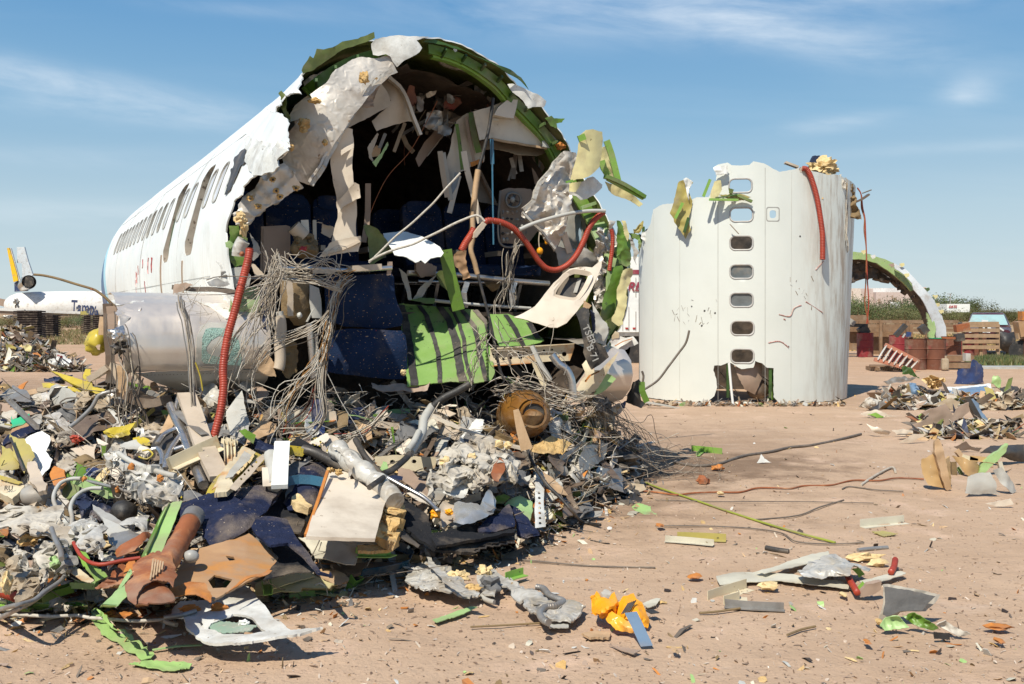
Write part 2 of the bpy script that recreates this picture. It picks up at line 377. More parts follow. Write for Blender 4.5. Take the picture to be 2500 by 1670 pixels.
def sheet(z,poly,Y,mt,name,label=None,cat=None,ax=0.,ay=0.,cr=.006,cs=5.,ridge=0.,bend=None,th=.004,jag=1.5,parent=None,
   holes=(),res=None,back=None,smooth=True,sharp=40,group=None,kind=None,clampz=True,seed=None,bulge=0.):
 """a torn sheet: outline in photo pixels, standing at distance Y (number or function), crumpled by cr metres"""
 k=K(z); pl=[k(p) for p in poly]; xs=[p[0] for p in pl]; ys=[p[1] for p in pl]
 w=max(xs)-min(xs); h=max(ys)-min(ys); cx=(max(xs)+min(xs))/2; cy=(max(ys)+min(ys))/2
 g=res or max(2.6,sqrt(w*h)/15); seed=seed if seed is not None else (cx*.37+cy*.73)
 ol=dens(pl,g,jag,seed); hl=[dens([k(p) for p in q],g*.7,jag*.6,seed) for q in holes]
 V2,T=fill2d(ol,hl,g)
 V3=[]
 for (x,y) in V2:
  yy=Y(x,y) if callable(Y) else Y
  yy += ax*(x-cx)/100+ay*(y-cy)/100
  if bend:
   a=radians(bend[0]); u=((x-cx)*cos(a)+(y-cy)*sin(a))/(max(w,h)/2); yy += bend[1]*u*u
  if bulge:yy -= bulge*max(0,1-((x-cx)/(w/2+1))**2)*max(0,1-((y-cy)/(h/2+1))**2)
  p=P(x,y,yy); q=noise.noise_vector(p*cs+Vector((seed,0,0)))*cr+noise.noise_vector(p*cs*2.7+Vector((0,seed,0)))*cr*.45
  if ridge:
   r1=noise.noise(p*cs*1.1+Vector((seed,3,0))); r2=noise.noise(p*cs*2.4+Vector((5,seed,0))); r3=noise.noise(p*cs*5.5+Vector((5,seed,9)))
   q.y += ridge*((1-abs(r1)*2.6)+.55*(1-abs(r2)*2.6)+.25*(1-abs(r3)*2.6))*-1+ridge*.6
   q.z += ridge*.35*noise.noise(p*cs*1.7)
  p=p+q
  if clampz and p.z<0:p.z=.004*noise.noise(p*20)
  V3.append(p)
 if T:
  a,b,c=(V3[i] for i in T[0])
  if (b-a).cross(c-a).dot(a-Vector((0,0,EYE)))>0:T=[tuple(reversed(f)) for f in T]
 V,Fc,M=solid(V3,T,th)
 return mesh(name,V,Fc,[mt,back or mt],parent,mi=M,smooth=smooth,sharp=sharp,label=label,cat=cat,group=group,kind=kind)
def lump(z,c,size,Y,mt,name,label=None,cat=None,rough=.35,f=1.,parent=None,depth=None,group=None,sub=3,kind=None):
 """an irregular solid chunk (foam, wad) centred on a photo point; size = (w, h) in photo pixels of that crop"""
 import bmesh
 x,y=K(z)(c); s={'S':1.}.get(z); sc=1./K_scale(z); yy=Y(x,y) if callable(Y) else Y
 ctr=P(x,y,yy); m2=yy/FPX; rx=size[0]*sc/2*m2; rz=size[1]*sc/2*m2; ry=depth or (rx+rz)/2
 bm=bmesh.new(); bmesh.ops.create_icosphere(bm,subdivisions=sub,radius=1); V=[]; Fc=[]
 sd=Vector((x*.13,y*.17,0))
 for v in bm.verts:
  n=v.co.copy(); k=1+rough*(noise.noise(n*1.6*f+sd)+.6*(abs(noise.noise(n*3.7*f+sd))*2-.5)+.4*noise.noise(n*8*f+sd))
  p=Vector((n.x*rx*k,n.y*ry*k,n.z*rz*k))+ctr
  if p.z<.004:p.z=.004
  V.append(p)
 for q in bm.faces:Fc.append(tuple(w.index for w in q.verts))
 bm.free()
 return mesh(name,V,Fc,mt,parent,label=label,cat=cat,sharp=45,group=group,kind=kind)
def K_scale(z):
 a=K(z)((0,0)); b=K(z)((1,0)); return 1/(b[0]-a[0])
# ================================================================ GROUND
def ground_z(x,y):
 if y<1:return 0.
 k=1/(1+max(0,y-25)/15)
 return (.010*noise.noise(Vector((x*.9,y*.9,0)))+.008*noise.noise(Vector((x*3,y*3,4)))+.006*noise.noise(Vector((x*9,y*9,2)))-.002)*k
def build_ground():
 rows=[-60,-30,-15,-8,-4,-2,0,1,2]
 y=3.2
 while y<40:rows.append(y); y *= 1.0105
 while y<3500:rows.append(y); y *= 1.09
 n=250; V=[]; Fc=[]
 for yy in rows:
  s=(abs(yy)+4)*.72 if yy<40 else (yy+4)*.72*(1+min(1.2,(yy-40)/300))
  for i in range(n+1):
   t=(i/n*2-1); x=t*s
   if abs(t)>.85:x *= 1+(abs(t)-.85)*6
   V.append((x,yy,ground_z(x,yy)))
 for r in range(len(rows)-1):
  for i in range(n):
   a=r*(n+1)+i; Fc.append((a,a+1,a+n+2,a+n+1))
 m=mat('ground',(.485,.345,.238,1),(.415,.285,.19,1),rough=.95,scale=.7,spk=((.22,.14,.09,1),.64,22),bump=.9,bscale=16,c3=(.54,.38,.27,1),spec=.15,detail=9,dust=0)
 nt=m.node_tree; N=nt.nodes; L=nt.links; p=N["Principled BSDF"]
 src=p.inputs['Base Color'].links[0].from_socket
 t=N.new("ShaderNodeTexCoord"); sx=N.new("ShaderNodeSeparateXYZ"); L.new(t.outputs['Object'],sx.inputs[0])
 def mth(op,*a,clamp=False):
  q=N.new("ShaderNodeMath"); q.operation=op; q.use_clamp=clamp
  for i,v in enumerate(a):
   if isinstance(v,(int,float)):q.inputs[i].default_value=v
   else:L.new(v,q.inputs[i])
  return q.outputs[0]
 def mixc(f,a,b):
  q=N.new("ShaderNodeMix"); q.data_type='RGBA'; L.new(f,q.inputs[0])
  for i,v in ((6,a),(7,b)):
   if isinstance(v,tuple):q.inputs[i].default_value=v
   else:L.new(v,q.inputs[i])
  return q.outputs[2]
 def nz_(sc,det=6,r=.6,st=None):
  q=N.new("ShaderNodeTexNoise"); q.inputs['Scale'].default_value=sc; q.inputs['Detail'].default_value=det; q.inputs['Roughness'].default_value=r
  v=t.outputs['Object']
  if st:w_=N.new("ShaderNodeMapping"); w_.inputs['Scale'].default_value=st; L.new(v,w_.inputs[0]); v=w_.outputs[0]
  L.new(v,q.inputs['Vector']); return q.outputs[0]
 far=mth('MULTIPLY',mth('SUBTRACT',sx.outputs[1],15),.05,clamp=True)
 c=mixc(mth('MULTIPLY',far,.5),src,(.44,.265,.155,1))
 grit=mth('MULTIPLY',mth('SUBTRACT',nz_(70,4,.75),.56),7,clamp=True)
 c=mixc(mth('MULTIPLY',grit,.4),c,(.24,.15,.10,1))
 pale=mth('MULTIPLY',mth('SUBTRACT',nz_(1.6,6,.6,(.6,1.6,1)),.60),8,clamp=True)
 c=mixc(mth('MULTIPLY',pale,.45),c,(.56,.44,.35,1))
 w2=nz_(2.4,7,.65)
 rut=mth('MULTIPLY',mth('SUBTRACT',nz_(1.1,5,.55,(.35,2.6,1)),.53),6,clamp=True); c=mixc(mth('MULTIPLY',rut,.28),c,(.34,.23,.15,1))
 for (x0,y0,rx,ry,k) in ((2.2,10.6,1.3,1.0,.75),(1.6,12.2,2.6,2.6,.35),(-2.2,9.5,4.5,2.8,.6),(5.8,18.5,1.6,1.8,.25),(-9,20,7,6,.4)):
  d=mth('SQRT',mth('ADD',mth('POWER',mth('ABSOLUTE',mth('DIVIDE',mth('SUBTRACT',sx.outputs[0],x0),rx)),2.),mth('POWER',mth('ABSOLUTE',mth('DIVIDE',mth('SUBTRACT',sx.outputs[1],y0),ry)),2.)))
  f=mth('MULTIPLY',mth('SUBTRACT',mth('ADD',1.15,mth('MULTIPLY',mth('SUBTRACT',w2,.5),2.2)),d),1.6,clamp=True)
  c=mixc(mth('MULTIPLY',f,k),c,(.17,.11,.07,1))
 gr=mth('MULTIPLY',mth('MULTIPLY',mth('SUBTRACT',sx.outputs[1],42),.1,clamp=True),mth('MULTIPLY',mth('SUBTRACT',nz_(.35,6,.6,(.5,1.6,1)),.44),8,clamp=True))
 c=mixc(mth('MULTIPLY',gr,.7),c,(.24,.21,.09,1))
 L.new(c,p.inputs['Base Color'])
 b=N.new("ShaderNodeBump"); b.inputs['Strength'].default_value=.7; b.inputs['Distance'].default_value=.04
 L.new(mth('ADD',mth('ADD',nz_(5,8,.62),mth('MULTIPLY',nz_(38,5,.7),.35)),mth('MULTIPLY',nz_(1.6,5,.6),.4)),b.inputs['Height']); L.new(b.outputs[0],p.inputs['Normal'])
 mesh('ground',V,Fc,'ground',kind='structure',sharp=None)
build_ground()
# ================================================================ THE CUT FUSELAGE
CX,CY,CZ,RAD=-.532,8.70,2.15,1.9
AX=Vector((-.454,.891,0)); EX=Vector((.891,.454,0)); CC=Vector((CX,CY,0))
def FU(s,e,z):return CC+AX*s+EX*e+Vector((0,0,z))
def cylhit(px,py,R=RAD,far=False):
 d=Vector(((px-1250)/FPX,1,-(py-762)/FPX)); o=Vector((0,0,EYE-CZ))-CC
 a0,a1=o.dot(EX),d.dot(EX); b0,b1=o.z,d.z
 A=a1*a1+b1*b1; B=2*(a0*a1+b0*b1); Cc=a0*a0+b0*b0-R*R; disc=B*B-4*A*Cc
 if disc<0:t=-B/(2*A)
 else:t=(-B+(sqrt(disc) if far else -sqrt(disc)))/(2*A)
 a=a0+a1*t; b=b0+b1*t; s=(o+d*t).dot(AX)
 return math.degrees(atan2(b,a)) % 360,s,t
EDGE=[(-28,.12),(-15,.0),(0,.1),(8,.32),(15,.42),(30,.62),(45,.56),(60,.52),(68,.36),(75,.28),(90,.16),(96,.08),(98,-.02),(104,.02),(108,-.04),(109,.06),(120,.0),(128,.02),(131,-.04),(134,.02)]
LEFT=[(1262,335),(1283,395),(1262,468),(1182,500),(1150,560),(1090,590),(1042,565),(1092,596),(1165,606),(1184,650),(1172,700),(1190,790),(1188,832),(1112,888),(1120,930),
  (1060,968),(972,990),(893,1060),(882,1112),(832,1150),(812,1250),(787,1350),(800,1450),(804,1568)]
for q in LEFT:
 x,y=K('Z1')(q); th,s,t=cylhit(x,y); EDGE.append((th,s))
for q in [(1025,330),(1045,430)]:
 x,y=K('Z7')(q); th,s,t=cylhit(x,y); EDGE.append((th,s))
print('EDGE',[(round(a,1),round(b,2)) for a,b in EDGE])
def edge_s(th):
 e=sorted(EDGE); 
 for (a,b),(c,d) in zip(e,e[1:]):
  if a<=th<=c:return b+(d-b)*(th-a)/max(1e-6,c-a)
 return e[0][1] if th<e[0][0] else e[-1][1]
def fus_map(u,s,R=RAD):
 th=u/RAD; k=math.exp(-max(0,s-edge_s(math.degrees(th)))/.55)
 q=noise.noise(Vector((u*1.3,s*1.3,3)))*.07*k+noise.noise(Vector((u*5,s*5,9)))*.022*k+noise.noise(Vector((u*.8,s*.5,1)))*.008
 r=R+q+.06*math.exp(-((math.degrees(th)-121)/13)**2-max(0,s)/1.2)
 return FU(s,r*cos(th),CZ+r*sin(th))
def rrect(cu,cs,hu,hs,r,n=5):
 out=[]
 for (sx_,sy_,a0) in ((1,1,0),(-1,1,90),(-1,-1,180),(1,-1,270)):
  for i in range(n+1):
   a=radians(a0+90*i/n); out.append((cu+sx_*(hu-r)+r*cos(a),cs+sy_*(hs-r)+r*sin(a)))
 return out
fus=thing('aircraft_fuselage','large white jet fuselage cut open across the cabin, green ribs round the end','aircraft wreck',FU(0,0,0))
UW=RAD*radians(160.5)
WINS=[.43,.95,1.46,2.52,3.05,4.08,4.6,5.1,5.6,6.1,6.58,7.06,7.52,8.0,8.45,8.9,9.36,9.84]
OPENW={.43,4.6,5.6}
EXITS=[1.98,3.52]
def build_skin():
 out=[]
 e=EDGE; dn=[]
 for (a,b),(c,d) in zip(e,e[1:]):
  L_=math.hypot(radians(c-a)*RAD,d-b); k=max(1,int(L_/.028))
  for j in range(k):
   t=j/k; th=a+(c-a)*t; s=b+(d-b)*t; q=noise.noise_vector(Vector((th*.35,s*13,1)))
   dn.append((radians(th)*RAD+q.x*.012,s+q.y*.022))
 dn.append((radians(193)*RAD,e[-1][1]))
 s=e[-1][1]+.1
 while s<11.6:dn.append((radians(193)*RAD+.02*noise.noise(Vector((s*4,2,0))),s)); s += .1
 n=60
 for i in range(n+1):dn.append((radians(193+(-28-193)*i/n)*RAD,11.7+.03*noise.noise(Vector((i*.8,0,0)))))
 s=11.5
 while s>.2:dn.append((radians(-28)*RAD,s)); s -= .15
 holes=[rrect(UW,w,.185,.128,.09) for w in WINS]
 for x in EXITS:holes.append(rrect(radians(165)*RAD,x,.46,.25,.14,6))
 V2,T=fill2d(dn,holes,.105)
 V3=[fus_map(u,s) for (u,s) in V2]
 a,b,c=(V3[i] for i in T[0]); ctr=FU(V2[T[0][0]][1],0,CZ)
 if (b-a).cross(c-a).dot(a-ctr)<0:T=[tuple(reversed(f)) for f in T]
 V,Fc,M=solid(V3,T,.012)
 m=MATS['white_skin'].copy(); m.name='livery_skin'; MATS['livery_skin']=m
 nt=m.node_tree; N=nt.nodes; L=nt.links; p=N['Principled BSDF']; src=p.inputs['Base Color'].links[0].from_socket
 tcn=N.new("ShaderNodeTexCoord"); sp=N.new("ShaderNodeSeparateXYZ")
 mpn=N.new("ShaderNodeMapping"); mpn.inputs['Rotation'].default_value=(0,0,-atan2(AX.y,AX.x)); L.new(tcn.outputs['Object'],mpn.inputs[0]); L.new(mpn.outputs[0],sp.inputs[0])
 def mth(op,*a,clamp=False):
  q=N.new("ShaderNodeMath"); q.operation=op; q.use_clamp=clamp
  for i,v in enumerate(a):
   if isinstance(v,(int,float)):q.inputs[i].default_value=v
   else:L.new(v,q.inputs[i])
  return q.outputs[0]
 def mixc(f,a,b):
  q=N.new("ShaderNodeMix"); q.data_type='RGBA'; L.new(f,q.inputs[0])
  for i,v in ((6,a),(7,b)):
   if isinstance(v,tuple):q.inputs[i].default_value=v
   else:L.new(v,q.inputs[i])
  return q.outputs[2]
 S,Z=sp.outputs[0],sp.outputs[2]
 key=mth('SUBTRACT',S,mth('POWER',mth('MAXIMUM',mth('SUBTRACT',Z,1.72),0.),1.2))            # slanting livery band at the far end
 c=mixc(mth('MULTIPLY',mth('SUBTRACT',key,10.35),30,clamp=True),src,(.36,.62,.72,1))
 c=mixc(mth('MULTIPLY',mth('SUBTRACT',key,10.75),30,clamp=True),c,(.03,.09,.22,1))
 st=N.new("ShaderNodeTexNoise"); mp2=N.new("ShaderNodeMapping"); mp2.inputs['Scale'].default_value=(9,1,.5); L.new(sp.outputs[0],st.inputs['Vector'])
 L.new(mpn.outputs[0],mp2.inputs[0]); L.new(mp2.outputs[0],st.inputs['Vector']); st.inputs['Scale'].default_value=1.5; st.inputs['Detail'].default_value=6
 dirt=mth('MULTIPLY',mth('SUBTRACT',st.outputs[0],.5),4,clamp=True)
 low=mth('MULTIPLY',mth('SUBTRACT',2.6,Z),1.1,clamp=True)
 c=mixc(mth('MULTIPLY',mth('MULTIPLY',dirt,low),.42),c,(.42,.33,.24,1))
 L.new(c,p.inputs['Base Color'])
 mesh('skin',V,Fc,['livery_skin','olive'],fus,mi=M,sharp=40)
build_skin()
for i,w in enumerate(WINS):
 m=MB(); o=rrect(UW,w,.196,.138,.10); q=rrect(UW,w,.182,.124,.088); n=len(o)
 V=[fus_map(u,s,RAD+.006) for (u,s) in o]+[fus_map(u,s,RAD+.008) for (u,s) in q]+[fus_map(u,s,RAD-.05) for (u,s) in q]
 Fc=[(k,(k+1) % n,n+(k+1) % n,n+k) for k in range(n)]+[(n+k,n+(k+1) % n,2*n+(k+1) % n,2*n+k) for k in range(n)]
 if w==.43:continue
 win=mesh('window',V,Fc,'pale_grey',fus,sharp=30)
 if w not in OPENW:
  mesh('pane',[fus_map(u,s,RAD-.008) for (u,s) in q],[tuple(range(n))],'window_pane' if 'window_pane' in MATS else mat('window_pane',(.55,.60,.68,1),(.48,.53,.60,1),rough=.25,scale=3,spk=((.5,.5,.5,1),.75,5)),win,smooth=False)
for x in EXITS:
 q=rrect(radians(165)*RAD,x,.455,.245,.14,6); n=len(q)
 V=[fus_map(u,s,RAD-.004) for (u,s) in q]+[fus_map(u,s,RAD-.10) for (u,s) in q]
 mesh('exit_frame',V,[(k,(k+1) % n,n+(k+1) % n,n+k) for k in range(n)],mat('exit_liner',(.33,.29,.24,1),(.22,.19,.15,1),rough=.6,scale=7,spk=((.08,.06,.04,1),.60,14)) if 'exit_liner' not in MATS else 'exit_liner',fus,sharp=30)
sheet('Z1',[(830,950),(850,870),(885,830),(912,806),(920,830),(905,880),(915,905),(885,930),(860,990),(815,1090),(790,1110),(795,1060)],lambda x,y:cylhit(x,y)[2]-.05,'dark_metal','torn_window_frame',parent=fus,cr=.015,cs=12)
def seam(pts,mt='grey',w=.006,name='seam',par=None,hit=None):
 V=MB(); pth=[hit(*p) for p in pts]; V.sweep(pth,PROF['box'](w)); V.make(name,mt,par or fus,smooth=False)
def fuspt(th,s):return FU(s,(RAD+.001)*cos(radians(th)),CZ+(RAD+.001)*sin(radians(th)))
for s in (1.0+1.7,5.85,9.1):seam([(t,s) for t in range(95,193,4)],hit=lambda t,s:fuspt(t,s),w=.005)
for th in (146,186):seam([(th,.9+k*.4) for k in range(27)],hit=lambda t,s:fuspt(t,s),w=.004)
for (s,a,b) in ((3.82,176,192),(2.3,180,191)):
 seam([(a+(b-a)*k/6,s+.02*k) for k in range(7)],'brown_panel',.022,'stain_strip',hit=lambda t,s:fuspt(t,s))
rnd=random.Random(3)
for i in range(9):
 th0=rnd.uniform(172,184); s0=rnd.uniform(4.6,6.4); L_=rnd.uniform(2,6)
 seam([(th0+L_*k/4,s0+rnd.uniform(-.03,.03)) for k in range(5)],'red',.007,'paint_scrape',hit=lambda t,s:fuspt(t,s))
def rib(s_of,th0,th1,r0,r1,w,mt,name='frame',wob=.0,step=1.5):
 V=[]; Fc=[]; n=max(2,int((th1-th0)/step))
 for i in range(n+1):
  th=th0+(th1-th0)*i/n; t=radians(th); s=s_of(th) if callable(s_of) else s_of
  q=wob*noise.noise(Vector((th*.06,s,0)))
  for (r,ds) in ((r0,0),(r0,w),(r1,w),(r1,0)):V.append(FU(s+ds,(r+q)*cos(t),CZ+(r+q)*sin(t)))
 for i in range(n):
  for k in range(4):Fc.append((i*4+k,i*4+(k+1) % 4,i*4+4+(k+1) % 4,i*4+4+k))
 Fc += [(0,1,2,3),tuple(n*4+k for k in (3,2,1,0))]
 return mesh(name,V,Fc,mt,fus,sharp=30)
rib(lambda t:edge_s(t)+.10,30,94,1.86,1.775,.03,'green',wob=.03)
rib(lambda t:edge_s(t)+.13,34,92,1.775,1.755,.075,'lime','frame_flange',wob=.03)
rib(lambda t:edge_s(t)+.09,108,137,1.86,1.765,.03,'green',wob=.03)
rib(lambda t:edge_s(t)+.12,109,136,1.765,1.745,.06,'lime','frame_flange',wob=.03)
rib(lambda t:max(.08,edge_s(t)+.05),-27,12,1.885,1.70,.03,'pale_frame' if 'pale_frame' in MATS else mat('pale_frame',(.26,.38,.12,1),(.30,.38,.20,1),rough=.5,scale=5,spk=((.05,.06,.03,1),.62,14),bump=.1),wob=.02)
rib(lambda t:edge_s(t)+.12,12,30,1.88,1.74,.03,'green',wob=.03)
for k in range(7):  # clips and stringer ends on the right rib
 th=-24+k*7; t=radians(th)
 a=FU(edge_s(th)+.04,1.89*cos(t),CZ+1.89*sin(t)); b=FU(edge_s(th)+.03,1.70*cos(t),CZ+1.70*sin(t))
 m=MB(); m.bar(a,b,.018,.03); m.make('stringer_clip','dark_green' if k % 2 else 'pale_green',fus,smooth=False)
for k in range(15):
 th=33+k*7
 if 94<th<108:continue
 t=radians(th); a=FU(edge_s(th)+.02,1.84*cos(t),CZ+1.84*sin(t)); b=FU(edge_s(th)+.14,1.79*cos(t),CZ+1.79*sin(t))
 m=MB(); m.bar(a,b,.02,.03); m.make('stringer_clip','dark_green',fus,smooth=False)
for s in (1.2,1.75,2.3,2.9,3.5):
 rib(s,-25,192,1.87,1.79,.03,'dark_green')
def tubepatch(name,R,th0,th1,s0,s1,mt,wob=.04,n=36,k=16):
 V=[]; Fc=[]
 for j in range(k+1):
  for i in range(n+1):
   th=radians(th0+(th1-th0)*i/n); s=(s0(math.degrees(th)) if callable(s0) else s0); s=s+(s1-s)*j/k
   r=R+wob*noise.noise(Vector((th*4,s*2.5,0)))+wob*.5*noise.noise(Vector((th*11,s*7,3)))
   V.append(FU(s,r*cos(th),CZ+r*sin(th)))
 for j in range(k):
  for i in range(n):a=j*(n+1)+i; Fc.append((a,a+1,a+n+2,a+n+1))
 return mesh(name,V,Fc,mt,fus,sharp=50)
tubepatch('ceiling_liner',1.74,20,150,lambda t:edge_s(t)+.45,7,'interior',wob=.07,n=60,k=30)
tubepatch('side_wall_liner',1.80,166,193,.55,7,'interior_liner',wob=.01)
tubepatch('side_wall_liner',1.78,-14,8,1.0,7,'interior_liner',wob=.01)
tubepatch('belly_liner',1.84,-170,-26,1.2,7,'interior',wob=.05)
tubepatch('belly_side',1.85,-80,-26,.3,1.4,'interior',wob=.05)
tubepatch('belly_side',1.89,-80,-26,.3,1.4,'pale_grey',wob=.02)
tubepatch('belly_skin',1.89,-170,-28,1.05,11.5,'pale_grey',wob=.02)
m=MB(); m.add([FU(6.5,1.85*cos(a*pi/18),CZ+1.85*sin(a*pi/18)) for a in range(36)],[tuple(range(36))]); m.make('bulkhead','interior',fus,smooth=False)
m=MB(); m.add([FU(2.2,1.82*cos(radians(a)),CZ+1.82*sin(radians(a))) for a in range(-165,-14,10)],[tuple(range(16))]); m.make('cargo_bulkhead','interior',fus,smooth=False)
V=[FU(s,e,z) for z in (1.64,1.60) for s in (.55,6.4) for e in (-1.78,1.78)]
mesh('cabin_floor',V,[(0,1,3,2),(4,5,7,6),(0,1,5,4)],'interior',fus,smooth=False)
def wingroot(sgn):
 """returns a map (t, a) -> point and a ray function; t outwards, a along the profile 0..1"""
 prof=[(1.5,1.79),(.9,1.80),(.45,1.765),(.22,1.70),(.08,1.60),(.015,1.47),(0,1.36),(.03,1.22),(.12,1.10),(.28,1.02),(.6,.93),(1.0,.86),(1.5,.80)]
 if sgn>0:prof=[(d_+.0,z_*.98-.03) for d_,z_ in prof]
 return prof
def prof_pt(prof,a):
 L_=[0]
 for p,q in zip(prof,prof[1:]):L_.append(L_[-1]+math.hypot(q[0]-p[0],q[1]-p[1]))
 x=a*L_[-1]
 for i in range(len(prof)-1):
  if x<=L_[i+1]:
   t=(x-L_[i])/(L_[i+1]-L_[i]); return (prof[i][0]+(prof[i+1][0]-prof[i][0])*t,prof[i][1]+(prof[i+1][1]-prof[i][1])*t)
 return prof[-1]
PL=wingroot(-1); LB=.02
def le_pt(t,d,z):return FU(LB+d,-1.62-t,z)
def leY(px,py,off=0.):
 d=Vector(((px-1250)/FPX,1,-(py-762)/FPX)); o=Vector((0,0,EYE))-CC
 s0,s1=o.dot(AX)-LB,d.dot(AX); best=None
 for (a,b) in zip(PL,PL[1:]):
  A=[[s1,-(b[0]-a[0])],[d.z,-(b[1]-a[1])]]; r=[a[0]-s0,a[1]-o.z]; det=A[0][0]*A[1][1]-A[0][1]*A[1][0]
  if abs(det)<1e-9:continue
  t=(r[0]*A[1][1]-A[0][1]*r[1])/det; k=(A[0][0]*r[1]-r[0]*A[1][0])/det
  if -.02<=k<=1.02 and t>0 and (best is None or t<best):best=t
 return (best or 7.5)-off
def wing_shell(name,outline,mt,g=.04):
 V2,T=fill2d(dens(outline,g,.006,3),[],g); V3=[]
 for (t,a) in V2:
  d,z=prof_pt(PL,a/3.3); q=noise.noise(Vector((t*4,a*3,0)))*.008
  V3.append(le_pt(t,d-q,z+q))
 V,Fc,M=solid(V3,T,-.006); return mesh(name,V,Fc,[mt,mt],wing,mi=M,sharp=40)
wing=thing('wing_root','polished left wing stub with a smashed landing light below the cabin windows','wing stub',le_pt(.5,.5,0))
def ray_ta(x,y):
 Y=leY(x,y); p=P(x,y,Y); t=-(p-CC).dot(EX)-1.62; d=(p-CC).dot(AX)-LB; best=0; bd=9
 for i in range(331):
  q=prof_pt(PL,i/330); e=(q[0]-d)**2+(q[1]-p.z)**2
  if e<bd:bd=e; best=i/100
 return t,best
print('wing t range',ray_ta(300,850),ray_ta(560,850),ray_ta(600,780),ray_ta(560,960),ray_ta(330,895))
t_out=ray_ta(300,850)[0]
aL=ray_ta(420,905)[1]
wing_shell('leading_edge',[(-.05,.25),(t_out,.25),(t_out+.03,1.2),(t_out-.02,aL),(-.05,aL)],'wing_metal')
wing_shell('lower_panel',[(-.05,aL+.01),(t_out-.10,aL+.01),(t_out*.75,aL+.12),(t_out*.35,aL+.5),(-.05,aL+.8)],'pale_grey')
for k in range(26):
 pass
V=MB()
for k in range(34):
 t=.02+k*(t_out-.12)/34; d,z=prof_pt(PL,(aL+.035)/3.3); p=le_pt(t,d-.004,z); V.box(p,(.008,.008,.008))
V.make('rivet_row','dark_metal',wing,smooth=False,kind='stuff')
lamp=sheet('Z7',[(790,960),(800,780),(830,700),(880,676),(1010,680),(1130,800),(1135,960),(1120,1010),(840,990)],lambda x,y:leY(x,y,.006),'pale_grey','landing_light',parent=wing,cr=.001,jag=0,th=.003,res=8)
cg=mat('cracked_glass',(.22,.36,.31,1),(.34,.48,.42,1),rough=.5,scale=30,spk=((.1,.16,.14,1),.58,60),bump=.8,bscale=90)
sheet('Z7',[(832,940),(838,780),(862,722),(900,712),(1010,716),(1090,800),(1115,940),(1100,975),(850,962)],lambda x,y:leY(x,y,.011),'cracked_glass','broken_glass',parent=lamp,cr=.001,jag=0,th=.003,res=7,
  holes=[[(865,850),(900,800),(950,770),(990,772),(985,920),(940,915),(900,905),(870,885)]])
sheet('Z7',[(890,880),(905,830),(960,800),(975,840),(950,880),(920,895)],lambda x,y:leY(x,y,.009),'dull_metal','lamp_reflector',parent=lamp,cr=.01,th=.003,res=5)
sheet('Z7',[(200,522),(330,520),(520,500),(660,470),(870,478),(1060,482),(1062,560),(1040,640),(1000,650),(930,590),(800,535),(540,528),(330,545),(240,560)],lambda x,y:min(leY(x,y,.01),cylhit(x,y)[2]) if y>735 else cylhit(x,y)[2]-.03,'white_torn','fillet_panel',parent=fus,cr=.015,cs=7)
sheet('Z7',[(235,620),(330,545),(400,560),(330,660),(300,740),(325,770),(290,800),(240,790),(250,700)],lambda x,y:leY(x,y,.02),'wing_metal','torn_end_plate',parent=wing,cr=.03,cs=9)
R0=lambda x,y:9.6
PR=MB(); prf=[(1.3,1.38),(.5,1.37),(.16,1.30),(.03,1.18),(0,1.05),(.04,.92),(.18,.80),(.6,.70),(1.3,.66)]
V=[]; Fc=[]; nn=9
for i in range(nn+1):
 t=i/nn*.42
 for j in range(33):
  a=j/32; L_=a*(len(prf)-1); i0=min(int(L_),len(prf)-2); f=L_-i0
  d=prf[i0][0]+(prf[i0+1][0]-prf[i0][0])*f; z=prf[i0][1]+(prf[i0+1][1]-prf[i0][1])*f; q=noise.noise(Vector((t*7,a*6,5)))*.012
  V.append(FU(-.15+d-q,1.38+t,z+q))
for i in range(nn):
 for j in range(32):a=i*33+j; Fc.append((a,a+1,a+34,a+33))
wing_r=thing('wing_root','short polished right wing stub with torn green end beside the white barrel','wing stub',FU(.2,1.6,0))
mesh('leading_edge',V,Fc,'wing_metal',wing_r)
# ================================================================ UPRIGHT FUSELAGE BARREL
TX,TY,TRX,TRY=4.49,19.5,1.99,1.7
def tow(ph,z,off=0.):
 c,s_=cos(radians(ph)),sin(radians(ph)); k=.0
 flute=.012*noise.noise(Vector((ph*.06,z*.15,0)))+.004*noise.noise(Vector((ph*.2,z*1.5,7)))
 x=TX+(TRX+off+flute)*c+.20*max(0,min(1,z/4.4))*max(0,c)**2*(1 if s_>-.2 else .2); y=TY-(TRY+off+flute)*s_
 return Vector((x,y,z))
def towinv(px,py):
 r=(px-1250)/FPX; best=None; lo=None
 bd=9
 for i in range(0,361):
  ph=i*.5; p=tow(ph,2.); 
  Y=p.y; z=EYE-(py-762)/FPX*Y; p=tow(ph,z); d=abs(p.x/p.y-r)
  if d<bd:bd=d; best=(ph,z)
 return best
def towY(px,py,off=0.):
 ph,z=towinv(px,py); return tow(ph,z,off).y
tower=thing('fuselage_barrel','tall white aircraft fuselage section standing on end with one vertical row of windows','aircraft wreck',(TX,TY,0))
